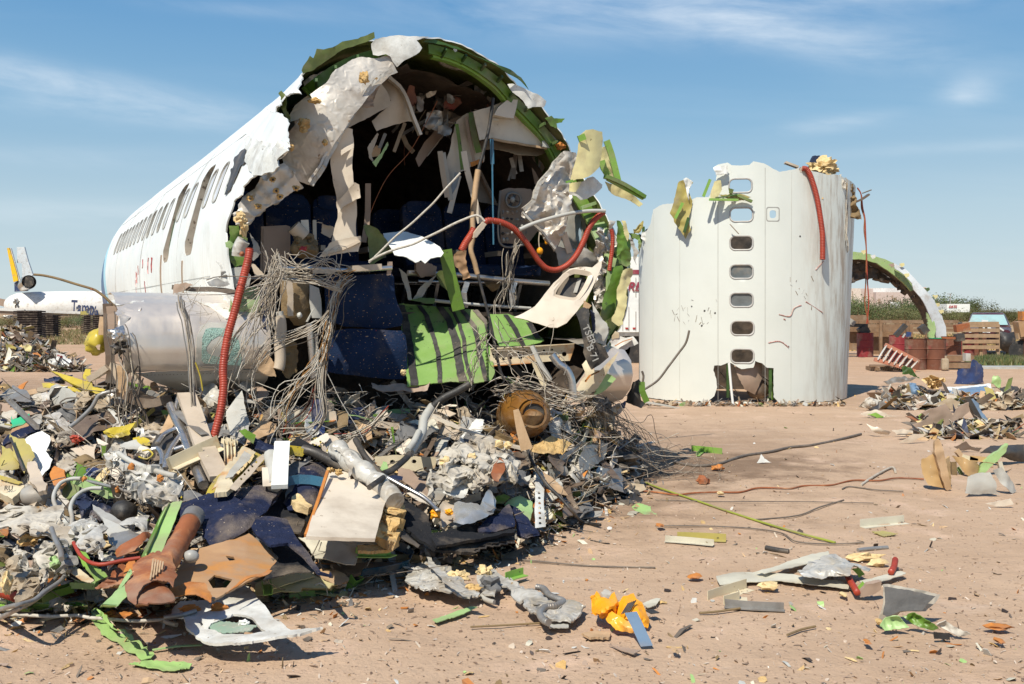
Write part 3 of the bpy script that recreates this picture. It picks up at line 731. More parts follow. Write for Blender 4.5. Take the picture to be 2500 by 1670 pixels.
def build_tower():
 top=[(45,600),(75,500),(110,430),(125,350),(180,320),(235,315),(340,295),(370,280),(440,280),(450,262),(478,255),(480,190),(486,150),(470,110),(490,96),(545,85),(570,100),(620,102),(665,98),
   (690,78),(750,90),(800,120),(840,138),(910,125),(960,112),(1000,128),(1060,140),(1110,155),(1150,150),(1200,170),(1262,232)]
 bot=[(1210,1400),(1130,1428),(900,1438),(835,1440),(806,1405),(805,1242),(765,1240),(742,1215),(700,1202),(690,1240),(625,1248),(570,1215),(552,1210),(505,1228),(470,1228),(462,1255),(480,1300),(484,1350),
   (470,1400),(430,1440),(300,1440),(120,1425),(70,1365)]
 k=K('A6'); up=[towinv(*k(p)) for p in top]; lo=[towinv(*k(p)) for p in bot]
 U=180/pi/1.9
 f=lambda q:(-(q[0])/U,q[1])      # arc metres, left to right
 up[0]=(181,up[0][1]); up[-1]=(3,up[-1][1])
 lo[0]=(3,.03); lo[-1]=(181,.05)
 for i in range(len(lo)):
  if lo[i][1]<.12:lo[i]=(lo[i][0],.01)
 pl=[f(q) for q in up]+[f(q) for q in lo]
 ol=dens(pl,.05,.012,4)
 wy=[403-3,453,524,593,663,732,801,872]; holes=[]; cs=[]
 for j,y in enumerate(wy):
  if j==0:continue
  ph,z=towinv(1808+j*.6,y); c=f((ph,z)); cs.append((ph,z)); 
  if j<7:holes.append(rrect(c[0],c[1],.19,.122,.085))
 c=f(cs[-1]); holes.append(rrect(c[0],c[1]+.02,.185,.115,.085))
 ph,z=towinv(1888,523); hc=f((ph,z)); holes.append(rrect(hc[0],hc[1],.055,.07,.04))
 V2,T=fill2d(ol,holes,.09); V3=[tow(-u*U,z) for u,z in V2]
 a,b,c_=(V3[i] for i in T[0])
 if (b-a).cross(c_-a).y>0:T=[tuple(reversed(q)) for q in T]
 V,Fc,M=solid(V3,T,.012)
 m=MATS['tower_skin']; nt=m.node_tree; N=nt.nodes; L=nt.links; p=N['Principled BSDF']; src=p.inputs['Base Color'].links[0].from_socket
 tcn=N.new("ShaderNodeTexCoord"); sp=N.new("ShaderNodeSeparateXYZ"); L.new(tcn.outputs['Object'],sp.inputs[0])
 n1=N.new("ShaderNodeTexNoise"); mp_=N.new("ShaderNodeMapping"); mp_.inputs['Scale'].default_value=(6,6,.9); L.new(tcn.outputs['Object'],mp_.inputs[0]); L.new(mp_.outputs[0],n1.inputs['Vector']); n1.inputs['Scale'].default_value=1.2; n1.inputs['Detail'].default_value=8; n1.inputs['Roughness'].default_value=.7
 r1=N.new("ShaderNodeMapRange"); r1.inputs[1].default_value=.45; r1.inputs[2].default_value=.62; L.new(n1.outputs[0],r1.inputs[0])
 r2=N.new("ShaderNodeMapRange"); r2.inputs[1].default_value=.6; r2.inputs[2].default_value=1.7; L.new(sp.outputs[0],r2.inputs[0])
 mu=N.new("ShaderNodeMath"); mu.operation='MULTIPLY'; L.new(r1.outputs[0],mu.inputs[0]); L.new(r2.outputs[0],mu.inputs[1])
 mxn=N.new("ShaderNodeMix"); mxn.data_type='RGBA'; L.new(mu.outputs[0],mxn.inputs[0]); L.new(src,mxn.inputs[6]); mxn.inputs[7].default_value=(.36,.29,.22,1); L.new(mxn.outputs[2],p.inputs['Base Color'])
 mesh('skin',V,Fc,['tower_skin','olive'],tower,mi=M,sharp=40)
 gl=mat('cabin_glass',(.10,.11,.11,1),(.16,.17,.17,1),rough=.12,scale=4)
 for j,(ph,z) in enumerate(cs):
  c=f((ph,z)); 
  if j==6:c=(c[0],c[1]+.02)
  sc_=1.
  o=rrect(c[0],c[1],.206,.137,.10); i1=rrect(c[0],c[1],.196,.128,.09); q=rrect(c[0],c[1],.180,.112,.078); n=len(o)
  V=[tow(-u*U,w,.004) for u,w in o]+[tow(-u*U,w,.016) for u,w in i1]+[tow(-u*U,w,.010) for u,w in q]+[tow(-u*U,w,-.05) for u,w in q]
  Fc=[(r*n+k,r*n+(k+1) % n,(r+1)*n+(k+1) % n,(r+1)*n+k) for r in range(3) for k in range(n)]
  w_=mesh('window',V,Fc,'window_rim' if 'window_rim' in MATS else mat('window_rim',(.50,.48,.45,1),rough=.4),tower,sharp=30)
  if j in (3,4):mesh('pane',[tow(-u*U,w,-.02) for u,w in q],[tuple(range(n))],'cabin_glass',w_,smooth=False)
 o=rrect(hc[0],hc[1],.115,.13,.04); q=rrect(hc[0],hc[1],.10,.115,.035); n=len(o)
 V=[tow(-u*U,w,.003) for u,w in o]+[tow(-u*U,w,.003) for u,w in q]
 mesh('hatch_ring',V,[(k,(k+1) % n,n+(k+1) % n,n+k) for k in range(n)],'grey',tower,smooth=False)
 V=[]; Fc=[]; n=48; kz=12
 for i in range(n+1):
  ph=181+i*(182/n)
  top_z=3.35+.10*noise.noise(Vector((i*.4,0,0)))+.10*noise.noise(Vector((i*1.3,4,0)))
  if i>36:top_z=3.35+(i-36)*.06
  if i<7:top_z=3.2-.0*i
  for j in range(kz+1):V.append(tow(ph,.0+top_z*j/kz))
 for i in range(n):
  for j in range(kz):a=i*(kz+1)+j; Fc.append((a,a+1,a+kz+2,a+kz+1))
 mesh('rear_skin',V,Fc,'interior',tower)
 for px,y0,y1 in ((1754,500,975),(1869,410,970),(1594,520,975),(1932,420,975),(1997,430,975),(1660,500,975)):
  a=towinv(px,y0); m=MB(); m.sweep([tow(a[0],a[1]+(.05-a[1])*t/10,.001) for t in range(11)],PROF['box'](.006 if px in (1754,1869) else .004)); m.make('seam','pale_grey' if px not in (1754,1869) else 'grey',tower,smooth=False)
 for t in range(8):
  ph=20+t*22
  V=MB(); V.sweep([tow(ph,.1+.4*j,-.04) for j in range(9)],PROF['C'](.05)); V.make('frame','dark_green',tower,smooth=False)
build_tower()
# ================================================================ INSIDE AND AROUND THE OPENING
KAX=CC.dot(AX)
def pl(s,off=0.):
 """distance of the cross-cabin plane s metres behind the cut, for a photo column"""
 return lambda px,py:(s+KAX)/((px-1250)/FPX*AX.x+AX.y)+off
def pillow(mb,c,size,R=None,e=.35,m=0,n=14,q=10):
 """rounded cushion (superellipsoid)"""
 V=[]; Fc=[]; pw=lambda v:math.copysign(abs(v)**e,v)
 for i in range(q+1):
  ph=-pi/2+pi*i/q
  for j in range(n):
   th=2*pi*j/n; p=Vector((size[0]/2*pw(cos(ph))*pw(cos(th)),size[1]/2*pw(cos(ph))*pw(sin(th)),size[2]/2*pw(sin(ph))))
   V.append(Vector(c)+(R @ p if R else p))
 for i in range(q):
  for j in range(n):a=i*n+j; b=i*n+(j+1) % n; Fc.append((a,b,b+n,a+n))
 mb.add(V,Fc,m)
from mathutils import Matrix
RX=Matrix((( EX.x,AX.x,0),(EX.y,AX.y,0),(0,0,1)))      # local x across the cabin, y backwards
def seat_row(s,e0,n,label,zf=1.64,lean=12):
 base=FU(s,e0+.23*(n-1),zf); t=thing('seat_bench',label,'aircraft seats',base,'seat rows still standing in the cabin')
 for k in range(n):
  c=FU(s,e0+.46*k,zf); R=RX @ Matrix.Rotation(radians(-lean),3,'X')
  b=MB(); pillow(b,c+RX @ Vector((0,.17,.76)),(.45,.12,.72),R,.3); o=b.make('backrest','navy_fabric',t)
  h=MB(); pillow(h,c+RX @ Vector((0,.20,1.06)),(.36,.10,.16),R,.5); h.make('headrest','navy_fabric',o)
  q=MB(); pillow(q,c+RX @ Vector((0,-.12,.42)),(.45,.46,.13),RX,.35); q.make('cushion','navy_fabric',t)
 for k in range(n+1):
  a=MB(); a.box(FU(s,e0-.23+.46*k,zf)+RX @ Vector((0,-.05,.60)),(.045,.34,.05),rz=atan2(EX.y,EX.x)); a.make('armrest','beige',t,smooth=False)
 r=MB(); 
 for d in (-.26,.05):r.cyl(FU(s+d,e0-.22,zf+.30),FU(s+d,e0+.46*n-.24,zf+.30),.019)
 r.make('seat_tube','metal',t)
 for k in (0,n-1):
  l=MB(); p=FU(s,e0+.46*k,zf); l.bar(p+RX @ Vector((0,-.25,.29)),p+RX @ Vector((0,-.12,.01)),.03); l.bar(p+RX @ Vector((0,.05,.29)),p+RX @ Vector((0,.22,.01)),.03); l.make('leg','metal',t,smooth=False)
 return t
def fabric():
 m=mat('navy_fabric',(.013,.027,.068,1),(.009,.018,.045,1),rough=.9,scale=5,dust=.2,spk=((.36,.08,.06,1),.69,60),bump=.35,bscale=50,spec=.15)
 nt=m.node_tree; N=nt.nodes; L=nt.links; p=N['Principled BSDF']; src=p.inputs['Base Color'].links[0].from_socket
 t=N.new("ShaderNodeTexCoord"); mp_=N.new("ShaderNodeMapping"); mp_.inputs['Rotation'].default_value=(.5,.6,.3); mp_.inputs['Scale'].default_value=(30,90,90); L.new(t.outputs['Object'],mp_.inputs[0])
 n=N.new("ShaderNodeTexNoise"); n.inputs['Scale'].default_value=1; n.inputs['Detail'].default_value=1; L.new(mp_.outputs[0],n.inputs['Vector'])
 r=N.new("ShaderNodeMapRange"); r.inputs[1].default_value=.71; r.inputs[2].default_value=.74; L.new(n.outputs[0],r.inputs[0])
 x=N.new("ShaderNodeMix"); x.data_type='RGBA'; L.new(r.outputs[0],x.inputs[0]); L.new(src,x.inputs[6]); x.inputs[7].default_value=(.40,.26,.14,1); L.new(x.outputs[2],p.inputs['Base Color'])
fabric()
seat_row(1.35,.34,3,'dark blue patterned triple seats under the red hose, front right row')
seat_row(1.3,-1.52,3,'dark blue patterned triple seats behind the hanging white panel, front left row')
seat_row(2.25,.34,3,'dark blue triple seats in shade, second row on the right')
seat_row(2.2,-1.52,3,'dark blue triple seats in shade, second row on the left')
sheet('Z4',[(925,850),(1180,850),(1430,846),(1448,870),(1455,980),(1478,1080),(1512,1180),(1505,1240),(1370,1262),(1250,1255),(1060,1240),(930,1190),(918,1000)],pl(.12),'navy_fabric','seat_cushion',
  'dark blue seat cushion with red flecks hanging over the floor edge, upper of two','seat cushion',bulge=.05,th=.10,jag=.5,cr=.012,cs=3)
sheet('Z4',[(990,1275),(1120,1262),(1300,1262),(1510,1272),(1540,1310),(1548,1440),(1552,1600),(1530,1645),(1300,1640),(1100,1620),(940,1590),(935,1450),(965,1340)],pl(.02),'navy_fabric','seat_cushion',
  'dark blue seat cushion with a torn foam corner, lower of two beside green floor','seat cushion',bulge=.05,th=.10,jag=.5,cr=.012,cs=3)
lump('Z5',(268,1440),(40,44),8.0,'foam_pale','foam_corner','small torn foam corner showing at the lower blue seat cushion','foam',rough=.4)
fl=thing('floor_panel','large green cabin floor panel with black stripes bent down over the edge','floor panel',P(1090,940,8.5))
def fY(px,py):return 9.15-max(0,(py-748))*.0042+.05*sin((px-960)/45.)+(.10 if px>1190 else 0)
sheet('Z5',[(232,915),(380,926),(520,938),(640,945),(800,960),(850,1010),(925,1078),(922,1150),(900,1160),(925,1230),(968,1440),(940,1500),(800,1527),(700,1522),(630,1505),(460,1517),(380,1535),(300,1545),(275,1300),(250,1080)],
  fY,'panel_green' if 'panel_green' in MATS else mat('panel_green',(.18,.31,.075,1),(.14,.25,.055,1),rough=.5,scale=3,spk=((.05,.07,.02,1),.64,14),bump=.08,c3=(.13,.25,.06,1)),'green_sheet',parent=fl,cr=.012,cs=4,th=.008,back='brown_panel',seed=5,res=5)
sheet('Z5',[(925,992),(1070,985),(1180,1025),(1232,1060),(1290,1135),(1345,1195),(1300,1215),(1200,1237),(1010,1242),(960,1150)],fY,'panel_green','green_sheet',parent=fl,cr=.012,cs=4,th=.008,back='brown_panel',seed=5,res=5)
sheet('Z8',[(1390,340),(1700,340),(1860,370),(1960,290),(2000,310),(1930,400),(1760,415),(1500,412),(1400,390)],lambda x,y:fY(x,y)+.03,'brown_panel','torn_edge',parent=fl,cr=.02,cs=8)
for pts,w in (([(245,925),(285,1060),(320,1250),(350,1535)],42),([(382,930),(440,1010),(480,1130),(530,1290),(548,1510)],28),([(540,940),(620,1050),(660,1180),(690,1340),(720,1515)],46),
    ([(620,945),(700,1060),(720,1160),(745,1330),(785,1520)],22),([(712,955),(810,1080),(830,1180),(860,1330),(900,1508)],28),([(810,962),(900,1060),(930,1160)],30),([(1050,990),(1110,1080),(1190,1238)],28),([(1225,1060),(1300,1180)],34)):
 k=K('Z5'); L_=[(p[0]-w*.66,p[1]) for p in pts]+[(p[0]+w*.66,p[1]) for p in reversed(pts)]
 sheet('Z5',L_,lambda x,y:fY(x,y)-.014,'black','black_stripe',parent=fl,cr=.012,cs=4,th=.002,jag=.8,seed=5,res=4)
sheet('Z2',[(815,235),(850,240),(880,290),(888,330),(905,355),(860,365),(750,455),(690,540),(620,640),(540,760),(480,870),(400,1040),(320,1165),(280,1150),(190,1095),(130,985),(120,950),(150,860),(160,660),(200,590),(300,515),(420,430),(480,350),(540,305),(600,265),(655,250),(740,252)],
  lambda x,y:8.02+(x-700)*.0012,'foil','insulation_blanket',parent=fus,cr=.035,cs=2.2,th=.05,bulge=.16,jag=1.2,res=5.5)
strip('Z2',[(320,1150),(480,850),(620,610),(750,430),(880,345)],.035,lambda x,y:7.93+(x-700)*.0012,'foil_white','blanket_hem',parent=fus,prof='box',rough=.02)
strip('Z2',[(300,1130),(455,850),(590,620),(720,440)],.02,lambda x,y:7.91+(x-700)*.0012,'foil','blanket_hem',parent=fus,prof='box',rough=.02)
lump('Z2',(262,720),(80,85),7.83,'foam','foam_tuft',depth=.03,parent=fus,rough=.6); lump('Z2',(340,560),(75,40),7.88,'foam','foam_tuft',depth=.03,parent=fus,rough=.6)
lump('Z2',(675,400),(60,90),7.93,'foam','foam_tuft',depth=.03,parent=fus,rough=.7); lump('Z2',(175,885),(35,40),7.85,'foam','foam_tuft',depth=.03,parent=fus,rough=.6); lump('Z2',(410,850),(34,46),7.9,'foam','foam_tuft',depth=.03,parent=fus,rough=.6)
sheet('Z4',[(250,330),(290,250),(380,180),(420,120),(480,40),(600,0),(650,60),(690,115),(748,190),(620,250),(470,350),(400,400),(350,445),(300,480),(250,470),(228,400)],pl(.25,-.35),'foil','insulation_blanket',parent=fus,cr=.03,cs=4,ridge=.03,th=.03,res=5)
for q in ((545,205),(695,185),(575,250),(410,325),(345,265),(520,120)):
 lump('Z4',q,(46,42),7.72,'foam','foam_tuft',parent=fus,rough=.6); lump('Z4',(q[0]+2,q[1]+2),(20,20),7.66,'black','rivet_hole',parent=fus,rough=.3,sub=2)
sheet('Z3',[(790,635),(865,640),(872,680),(845,800),(830,1000),(800,1130),(770,1210),(730,1312),(700,1262),(640,1200),(580,1130),(500,1055),(505,1035),(560,1000),(590,940),(600,900),(680,780),(740,690)],pl(.3,-.1),'foil','insulation_blanket',parent=fus,cr=.04,cs=3.5,ridge=.05,th=.03,bulge=.08,res=4.5)
strip('Z3',[(505,1040),(585,960),(610,890),(690,770),(785,640)],.035,pl(.3,-.22),'foil_white','blanket_hem',parent=fus,prof='box',rough=.03)
strip('Z3',[(505,1050),(590,1140),(650,1205),(725,1310)],.022,pl(.3,-.2),'foil_white','blanket_hem',parent=fus,prof='box',rough=.02)
sheet('Z2',[(1170,225),(1230,230),(1330,260),(1480,310),(1590,400),(1480,385),(1330,330),(1210,300),(1190,270)],pl(.75),'foil_white','insulation_blanket',parent=fus,cr=.02,cs=5,ridge=.02,th=.03)
sheet('Z2',[(1060,180),(1150,170),(1170,240),(1230,330),(1330,420),(1500,480),(1600,510),(1560,560),(1300,500),(1150,420),(1000,330),(1000,250)],pl(1.2),'interior_liner','insulation_blanket',parent=fus,cr=.05,cs=5,ridge=.05,th=.03)
sheet('Z2',[(260,430),(330,370),(420,340),(540,290),(660,250),(600,300),(480,350),(420,420),(300,500),(270,480)],pl(.35),'foil_white','insulation_blanket',parent=fus,cr=.02,cs=5,ridge=.02)
for i in range(16):
 a=random.Random(i+50); x=a.uniform(960,1500); y=360+(x-960)*.25+a.uniform(-40,260)
 lump('Z2',(x,y),(a.uniform(60,170),a.uniform(40,90)),pl(a.uniform(1.4,2.2)),a.choice(['interior_liner','interior','dull_metal','interior_liner']),'roof_lining',parent=fus,rough=.6)
for i in range(46):
 a=random.Random(i+900); x=a.uniform(930,1560); y=400+abs(x-1200)*.25+a.uniform(0,330); L_=a.uniform(60,260); t=a.uniform(-.6,.6)+(1.57 if i % 3 else 0)
 strip('Z2',[(x,y),(x+cos(t)*L_*.5,y+sin(t)*L_*.5+a.uniform(-20,20)),(x+cos(t)*L_,y+sin(t)*L_)],a.choice((.006,.01,.03,.05)),pl(a.uniform(1.0,2.4)),a.choice(['wire_dark','interior_liner','brown_panel','dull_metal','wire','rust_drum','beige']),'hanging_lining',parent=fus,rough=.02,prof=a.choice(['flat','L','box']))
for i in range(34):
 a=random.Random(i+1300); x=a.uniform(900,1600); y=330+abs(x-1180)*.35+a.uniform(0,420); w=a.uniform(40,130); h=a.uniform(30,150); t=a.uniform(-.5,.5)
 sheet('Z2',[(x+u*w*cos(t)-v*h*sin(t),y+u*w*sin(t)+v*h*cos(t)) for u,v in ((-.5,-.4),(.1,-.5),(.5,-.3),(.4,.3),(0,.5),(-.45,.35))],pl(a.uniform(.75,1.9)),a.choice(['interior_liner','interior_liner','foil','brown_panel','beige','dull_metal','rust_drum']),'roof_lining',parent=fus,cr=.04,ridge=.03,jag=3,res=6)
sheet('Z2',[(732,150),(760,116),(860,110),(1020,107),(1138,116),(1090,125),(1045,140),(1065,165),(1080,195),(1058,222),(1010,248),(960,280),(912,335),(895,310),(880,290),(862,255),(830,235),(780,247),(745,235),(735,195)],pl(.0,-.12),'white_torn','skin_flap',parent=fus,cr=.02,cs=3,bend=(90,-.10),bulge=.05)
sheet('Z2',[(240,345),(300,240),(320,260),(345,200),(395,215),(480,180),(600,130),(700,105),(758,84),(756,130),(735,140),(650,165),(520,215),(400,290),(330,340),(250,372)],pl(-.10),'olive','skin_flap',parent=fus,cr=.02,cs=6,th=.006,back='white_torn')
sheet('Z2',[(1090,150),(1140,120),(1250,155),(1340,180),(1440,230),(1600,300),(1700,330),(1780,400),(1830,480),(1750,400),(1600,310),(1400,215),(1250,170)],pl(.12),'dark_green','skin_flap',parent=fus,cr=.015,cs=6,th=.006)
sheet('Z2',[(1310,170),(1335,185),(1330,215),(1315,222),(1305,205)],pl(.25),'white_torn','skin_flap',parent=fus,cr=.01)
sheet('Z3',[(395,160),(440,162),(470,175),(545,207),(600,228),(662,272),(655,300),(645,318),(590,318),(540,321),(510,290),(480,265),(430,215)],pl(.25,-.1),'white_torn','skin_flap',parent=fus,cr=.02,cs=5,bend=(0,.06))
sheet('Z1',[(1120,460),(1140,440),(1165,480),(1180,560),(1200,600),(1195,650),(1170,600),(1140,540)],7.75,'olive','skin_flap',parent=fus,cr=.03,cs=9,back='white_torn')
sheet('Z1',[(895,720),(980,760),(1060,790),(1190,832),(1110,890),(1120,930),(1055,970),(970,990),(930,960),(905,880),(920,830),(905,790)],lambda x,y:cylhit(x,y)[2]-.05,'white_torn','skin_flap',parent=fus,cr=.02,cs=6,bulge=.05)
sheet('Z1',[(970,770),(1190,780),(1195,800),(1130,880),(1050,850)],lambda x,y:cylhit(x,y)[2]-.06,'white_torn','skin_flap',parent=fus,cr=.03,cs=8)
sheet('Z3',[(940,480),(985,474),(1052,487),(1062,560),(1055,640),(1040,738),(985,785),(960,800),(835,838),(840,800),(865,700),(880,640),(900,560),(895,520)],pl(.15,-.15),'cream','rolled_skin',parent=fus,cr=.012,cs=5,bend=(0,.14),back='white_torn')
sheet('Z3',[(820,905),(840,850),(905,840),(990,800),(1055,850),(1050,880),(1000,922),(930,965),(905,978),(880,950),(840,935)],pl(.2,-.1),'white_torn','skin_flap',parent=fus,cr=.02,cs=6)
sheet('Z3',[(825,850),(910,835),(900,870),(870,912),(822,908)],pl(.15,-.13),'cream','rolled_skin',parent=fus,cr=.01,bend=(0,.05))
sheet('Z3',[(1045,600),(1085,580),(1110,650),(1140,740),(1165,830),(1110,810),(1070,760),(1040,720)],pl(.3),'cream','rolled_skin',parent=fus,cr=.02,cs=7)
sheet('Z3',[(1070,835),(1150,860),(1210,890),(1260,930),(1300,960),(1335,1000),(1310,1010),(1250,965),(1150,935),(1100,900)],pl(.2),'cream','rolled_skin',parent=fus,cr=.02,cs=7,back='white_torn')
strip('Z3',[(1085,550),(1120,650),(1165,830)],.06,pl(.2),'lime','stringer',parent=fus,prof='C')
strip('Z3',[(1075,800),(1200,855),(1350,945)],.055,pl(.1),'green','stringer',parent=fus,prof='C')
strip('Z3',[(1090,820),(1210,885),(1340,955)],.025,pl(.12),'lime','stringer',parent=fus,prof='box')
strip('Z3',[(905,510),(920,550)],.07,pl(.1,-.1),'lime','stringer',parent=fus,prof='C')
strip('Z3',[(805,840),(850,830)],.02,pl(.1,-.2),'lime','stringer',parent=fus,prof='box')
strip('Z3',[(1050,690),(1065,740),(1095,790)],.06,pl(.2),'lime','stringer',parent=fus,prof='L')
sheet('Z3',[(660,395),(700,380),(720,400),(792,402),(770,430),(740,435),(748,470),(700,450)],pl(.5),'green','torn_frame_end',parent=fus,cr=.02)
sheet('B4',[(215,0),(245,0),(285,120),(300,160),(318,240),(300,330),(260,340),(215,335),(205,250),(212,130)],pl(.06),'green','skin_flap',parent=fus,cr=.03,cs=9)
sheet('B4',[(245,0),(272,10),(300,130),(290,165),(262,110)],pl(.0),'cream','skin_flap',parent=fus,cr=.02)
sheet('B4',[(190,345),(248,340),(250,400),(215,520),(200,640),(170,740),(120,765),(80,760),(75,700),(110,580),(150,470)],pl(.02),'green','torn_frame',parent=fus,cr=.02,cs=6)
sheet('B4',[(250,365),(290,345),(325,365),(333,410),(310,480),(275,560),(270,640),(250,690),(245,780),(215,795),(180,770),(175,740),(215,600),(215,520),(240,460)],pl(-.05),'cream','skin_flap',parent=fus,cr=.03,cs=6,bend=(0,.1))
sheet('B4',[(205,230),(300,250),(320,400),(268,560),(262,690),(240,800),(205,870),(195,980),(130,1000),(95,930),(80,820),(95,640),(140,470),(185,345)],pl(.16),'pale_frame','torn_frame',parent=fus,cr=.03,cs=6,bend=(0,.08))
sheet('B4',[(30,860),(60,760),(150,830),(140,900),(120,960),(60,930)],pl(.1),'pale_grey','frame_plate',parent=fus,cr=.02)
sheet('B4',[(60,740),(90,740),(150,820),(140,830),(80,780)],pl(.0),'white_torn','bent_strip',parent=fus,cr=.01)
for i,(pts,w) in enumerate((([(95,60),(120,140),(110,230),(95,360),(75,480),(60,640)],34),([(160,0),(165,60),(190,150),(185,300),(140,430),(95,560),(70,680)],22),([(60,160),(65,260),(110,330),(85,420)],26))):
 L_=[(x-w,y) for x,y in pts]+[(x+w,y) for x,y in reversed(pts)]
 sheet('B4',L_,pl(.22-.05*i),'foil','side_lining',parent=fus,cr=.05,cs=7,ridge=.05,th=.02)
hose('B4',[(165,60),(175,120),(172,200),(160,300),(148,380)],.020,pl(.05),'red_hose','red_hose','dark red ribbed hose running down the right wall of the cut cabin','hose',corr=.018)
sheet('Z3',[(835,980),(905,960),(940,1100),(950,1300),(1000,1340),(900,1380),(780,1300),(740,1300),(800,1150)],pl(.75),'pale_grey','side_panel',parent=fus,cr=.01,holes=[[(862,1080),(872,1060),(900,1065),(918,1140),(912,1230),(890,1275),(872,1240),(864,1150)]])
sheet('Z3',[(862,1060),(905,1060),(920,1270),(870,1270)],pl(.80),mat('sky_glass',(.50,.66,.78,1),(.45,.6,.72,1),rough=.2),'window_pane',parent=fus,cr=.0,jag=0)  # light of the sky outside painted on as the pane's blue
sheet('Z3',[(730,1290),(800,1310),(860,1300),(930,1290),(1000,1340),(1055,1385),(1010,1430),(900,1440),(800,1430),(750,1420)],pl(.4,-.1),'grey','side_panel',parent=fus,cr=.03,cs=6,bulge=.08)
strip('Z3',[(785,1190),(830,1330)],.06,pl(.4,-.15),'beige_panel','trim_bar',parent=fus,prof='L')
wp=thing('side_wall_panel','cream cabin wall panel with a rounded window frame hanging at the right','wall panel',P(1380,800,9.0))
wY=lambda x,y:9.05-(y-700)*.0018+(x-1380)*.0006
sheet('Z6',[(455,185),(500,150),(560,135),(640,142),(706,92),(700,140),(670,210),(640,270),(600,350),(545,420),(480,490),(422,522),(380,520),(300,495),(200,468),(138,456),(200,432),(275,385),(340,305),(395,235)],wY,'beige_panel','panel',parent=wp,
  cr=.008,th=.012,bulge=.04,bend=(60,-.05),holes=[[(485,180),(520,165),(600,175),(632,195),(612,250),(570,320),(530,352),(430,338),(392,322),(398,285),(440,225)]])
V=[(485,180),(520,165),(600,175),(632,195),(612,250),(570,320),(530,352),(430,338),(392,322),(398,285),(440,225),(485,180)]
strip('Z6',V,.045,lambda x,y:wY(x,y)-.01,'beige','window_frame',parent=wp,prof='box',step=.02)
sheet('Z6',[(500,205),(600,200),(612,230),(540,345),(425,330),(470,250)],lambda x,y:wY(x,y)+.06,'dark_metal','window_blind',parent=wp,cr=.004)
strip('Z6',[(560,210),(530,300)],.05,lambda x,y:wY(x,y)+.05,'grey','window_edge',parent=wp)
hs=thing('hanging_panel','tall cream flanged panel strip hanging down through the open cabin','panel',P(860,480,8.3))
hY=lambda x,y:8.1+(y-300)*.0003
sheet('Z2',[(530,790),(560,745),(600,755),(608,870),(600,1000),(612,1120),(625,1250),(632,1500),(600,1568),(480,1568),(440,1600),(480,1450),(498,1380),(485,1240),(465,1150),(447,1000),(455,890)],hY,'beige_panel','panel',parent=hs,cr=.015,cs=3,bend=(0,.05),th=.008)
sheet('Z2',[(520,900),(590,860),(608,850),(608,885),(585,900),(520,940)],lambda x,y:hY(x,y)-.05,'beige_panel','flange',parent=hs,cr=.01)
sheet('Z4',[(1005,290),(1060,240),(1150,140),(1185,160),(1195,262),(1160,275),(1060,330),(1020,380)],lambda x,y:hY(x,y)-.06,'beige_panel','flange',parent=hs,cr=.01,bend=(45,-.04))
sheet('Z4',[(865,716),(910,660),(960,600),(1060,575),(1190,555),(1195,600),(1178,672),(1100,680),(1000,695)],lambda x,y:hY(x,y)-.08,'beige_panel','flange',parent=hs,cr=.012,cs=4,bend=(90,-.05))
strip('Z4',[(900,690),(1050,655),(1190,590)],.02,lambda x,y:hY(x,y)-.10,'beige','flange_lip',parent=hs,prof='box')
ct=thing('ceiling_trim','curved beige overhead panel drooping from the cabin roof behind the silver blanket','ceiling panel',P(960,260,8.6))
sheet('Z2',[(560,745),(620,640),(720,500),(790,420),(850,500),(868,570),(860,600),(740,660),(640,710)],pl(.55),'beige','panel',parent=ct,cr=.01)
sheet('Z2',[(790,410),(850,388),(900,420),(950,490),(985,570),(1000,640),(1030,712),(985,700),(900,722),(770,768),(735,700),(850,600),(868,560)],pl(.65),'beige','panel',parent=ct,cr=.01,bend=(30,.1))
strip('Z2',[(860,395),(930,455),(980,540),(1020,650),(1078,795)],.05,pl(.6),'beige_panel','trim_edge',parent=ct,prof='L')
sheet('Z2',[(700,520),(745,450),(790,440),(770,500),(735,560),(738,620),(700,610),(670,605)],pl(.4),'brown_panel','torn_lining',parent=ct,cr=.03,cs=9)
bx=thing('hanging_box','small broken beige service box with green edge hanging from the ceiling','box',P(920,370,8.9))
sheet('Z2',[(705,885),(775,780),(785,790),(735,930),(750,990),(720,960)],pl(.7),'beige','side',parent=bx); sheet('Z2',[(735,985),(760,1020),(852,870),(845,845),(800,920)],pl(.65),'pale_green','edge',parent=bx)
sheet('Z2',[(730,920),(765,870),(800,885),(790,945),(740,950)],pl(.75),'wood','lining',parent=bx); strip('Z2',[(830,790),(790,890)],.03,pl(.7),'grey','bracket',parent=bx,prof='L')
ob=thing('overhead_bin','long beige overhead bin panel with a raised square box under the torn roof','bin panel',P(1260,300,9.6))
sheet('Z3',[(160,350),(320,300),(400,262),(470,262),(560,310),(640,392),(690,450),(760,520),(792,575),(770,605),(730,620),(640,600),(450,565),(270,535),(200,548),(180,460)],pl(.75),'beige_panel','panel',parent=ob,cr=.006,th=.012,back='brown_panel')
sheet('Z3',[(303,372),(330,320),(400,264),(470,266),(458,330),(440,398),(380,388)],pl(.62),'beige_panel','square_box',parent=ob,cr=.003,jag=0,th=.06)
sheet('Z3',[(205,548),(270,540),(520,585),(700,615),(600,660),(480,650),(300,610),(210,620)],pl(1.0),'beige','underside',parent=ob,cr=.01,ay=-.5)
sheet('Z3',[(640,500),(690,490),(770,530),(775,570),(730,612),(638,595)],pl(.7),'pale_grey','end_plate',parent=ob,cr=.006)
strip('Z3',[(470,262),(570,330),(650,410),(700,470)],.03,pl(.72),'wood','honeycomb_edge',parent=ob,prof='box',rough=.02)
strip('Z3',[(290,540),(450,570),(680,608)],.022,pl(.73),'wood','honeycomb_edge',parent=ob,prof='box',rough=.01)
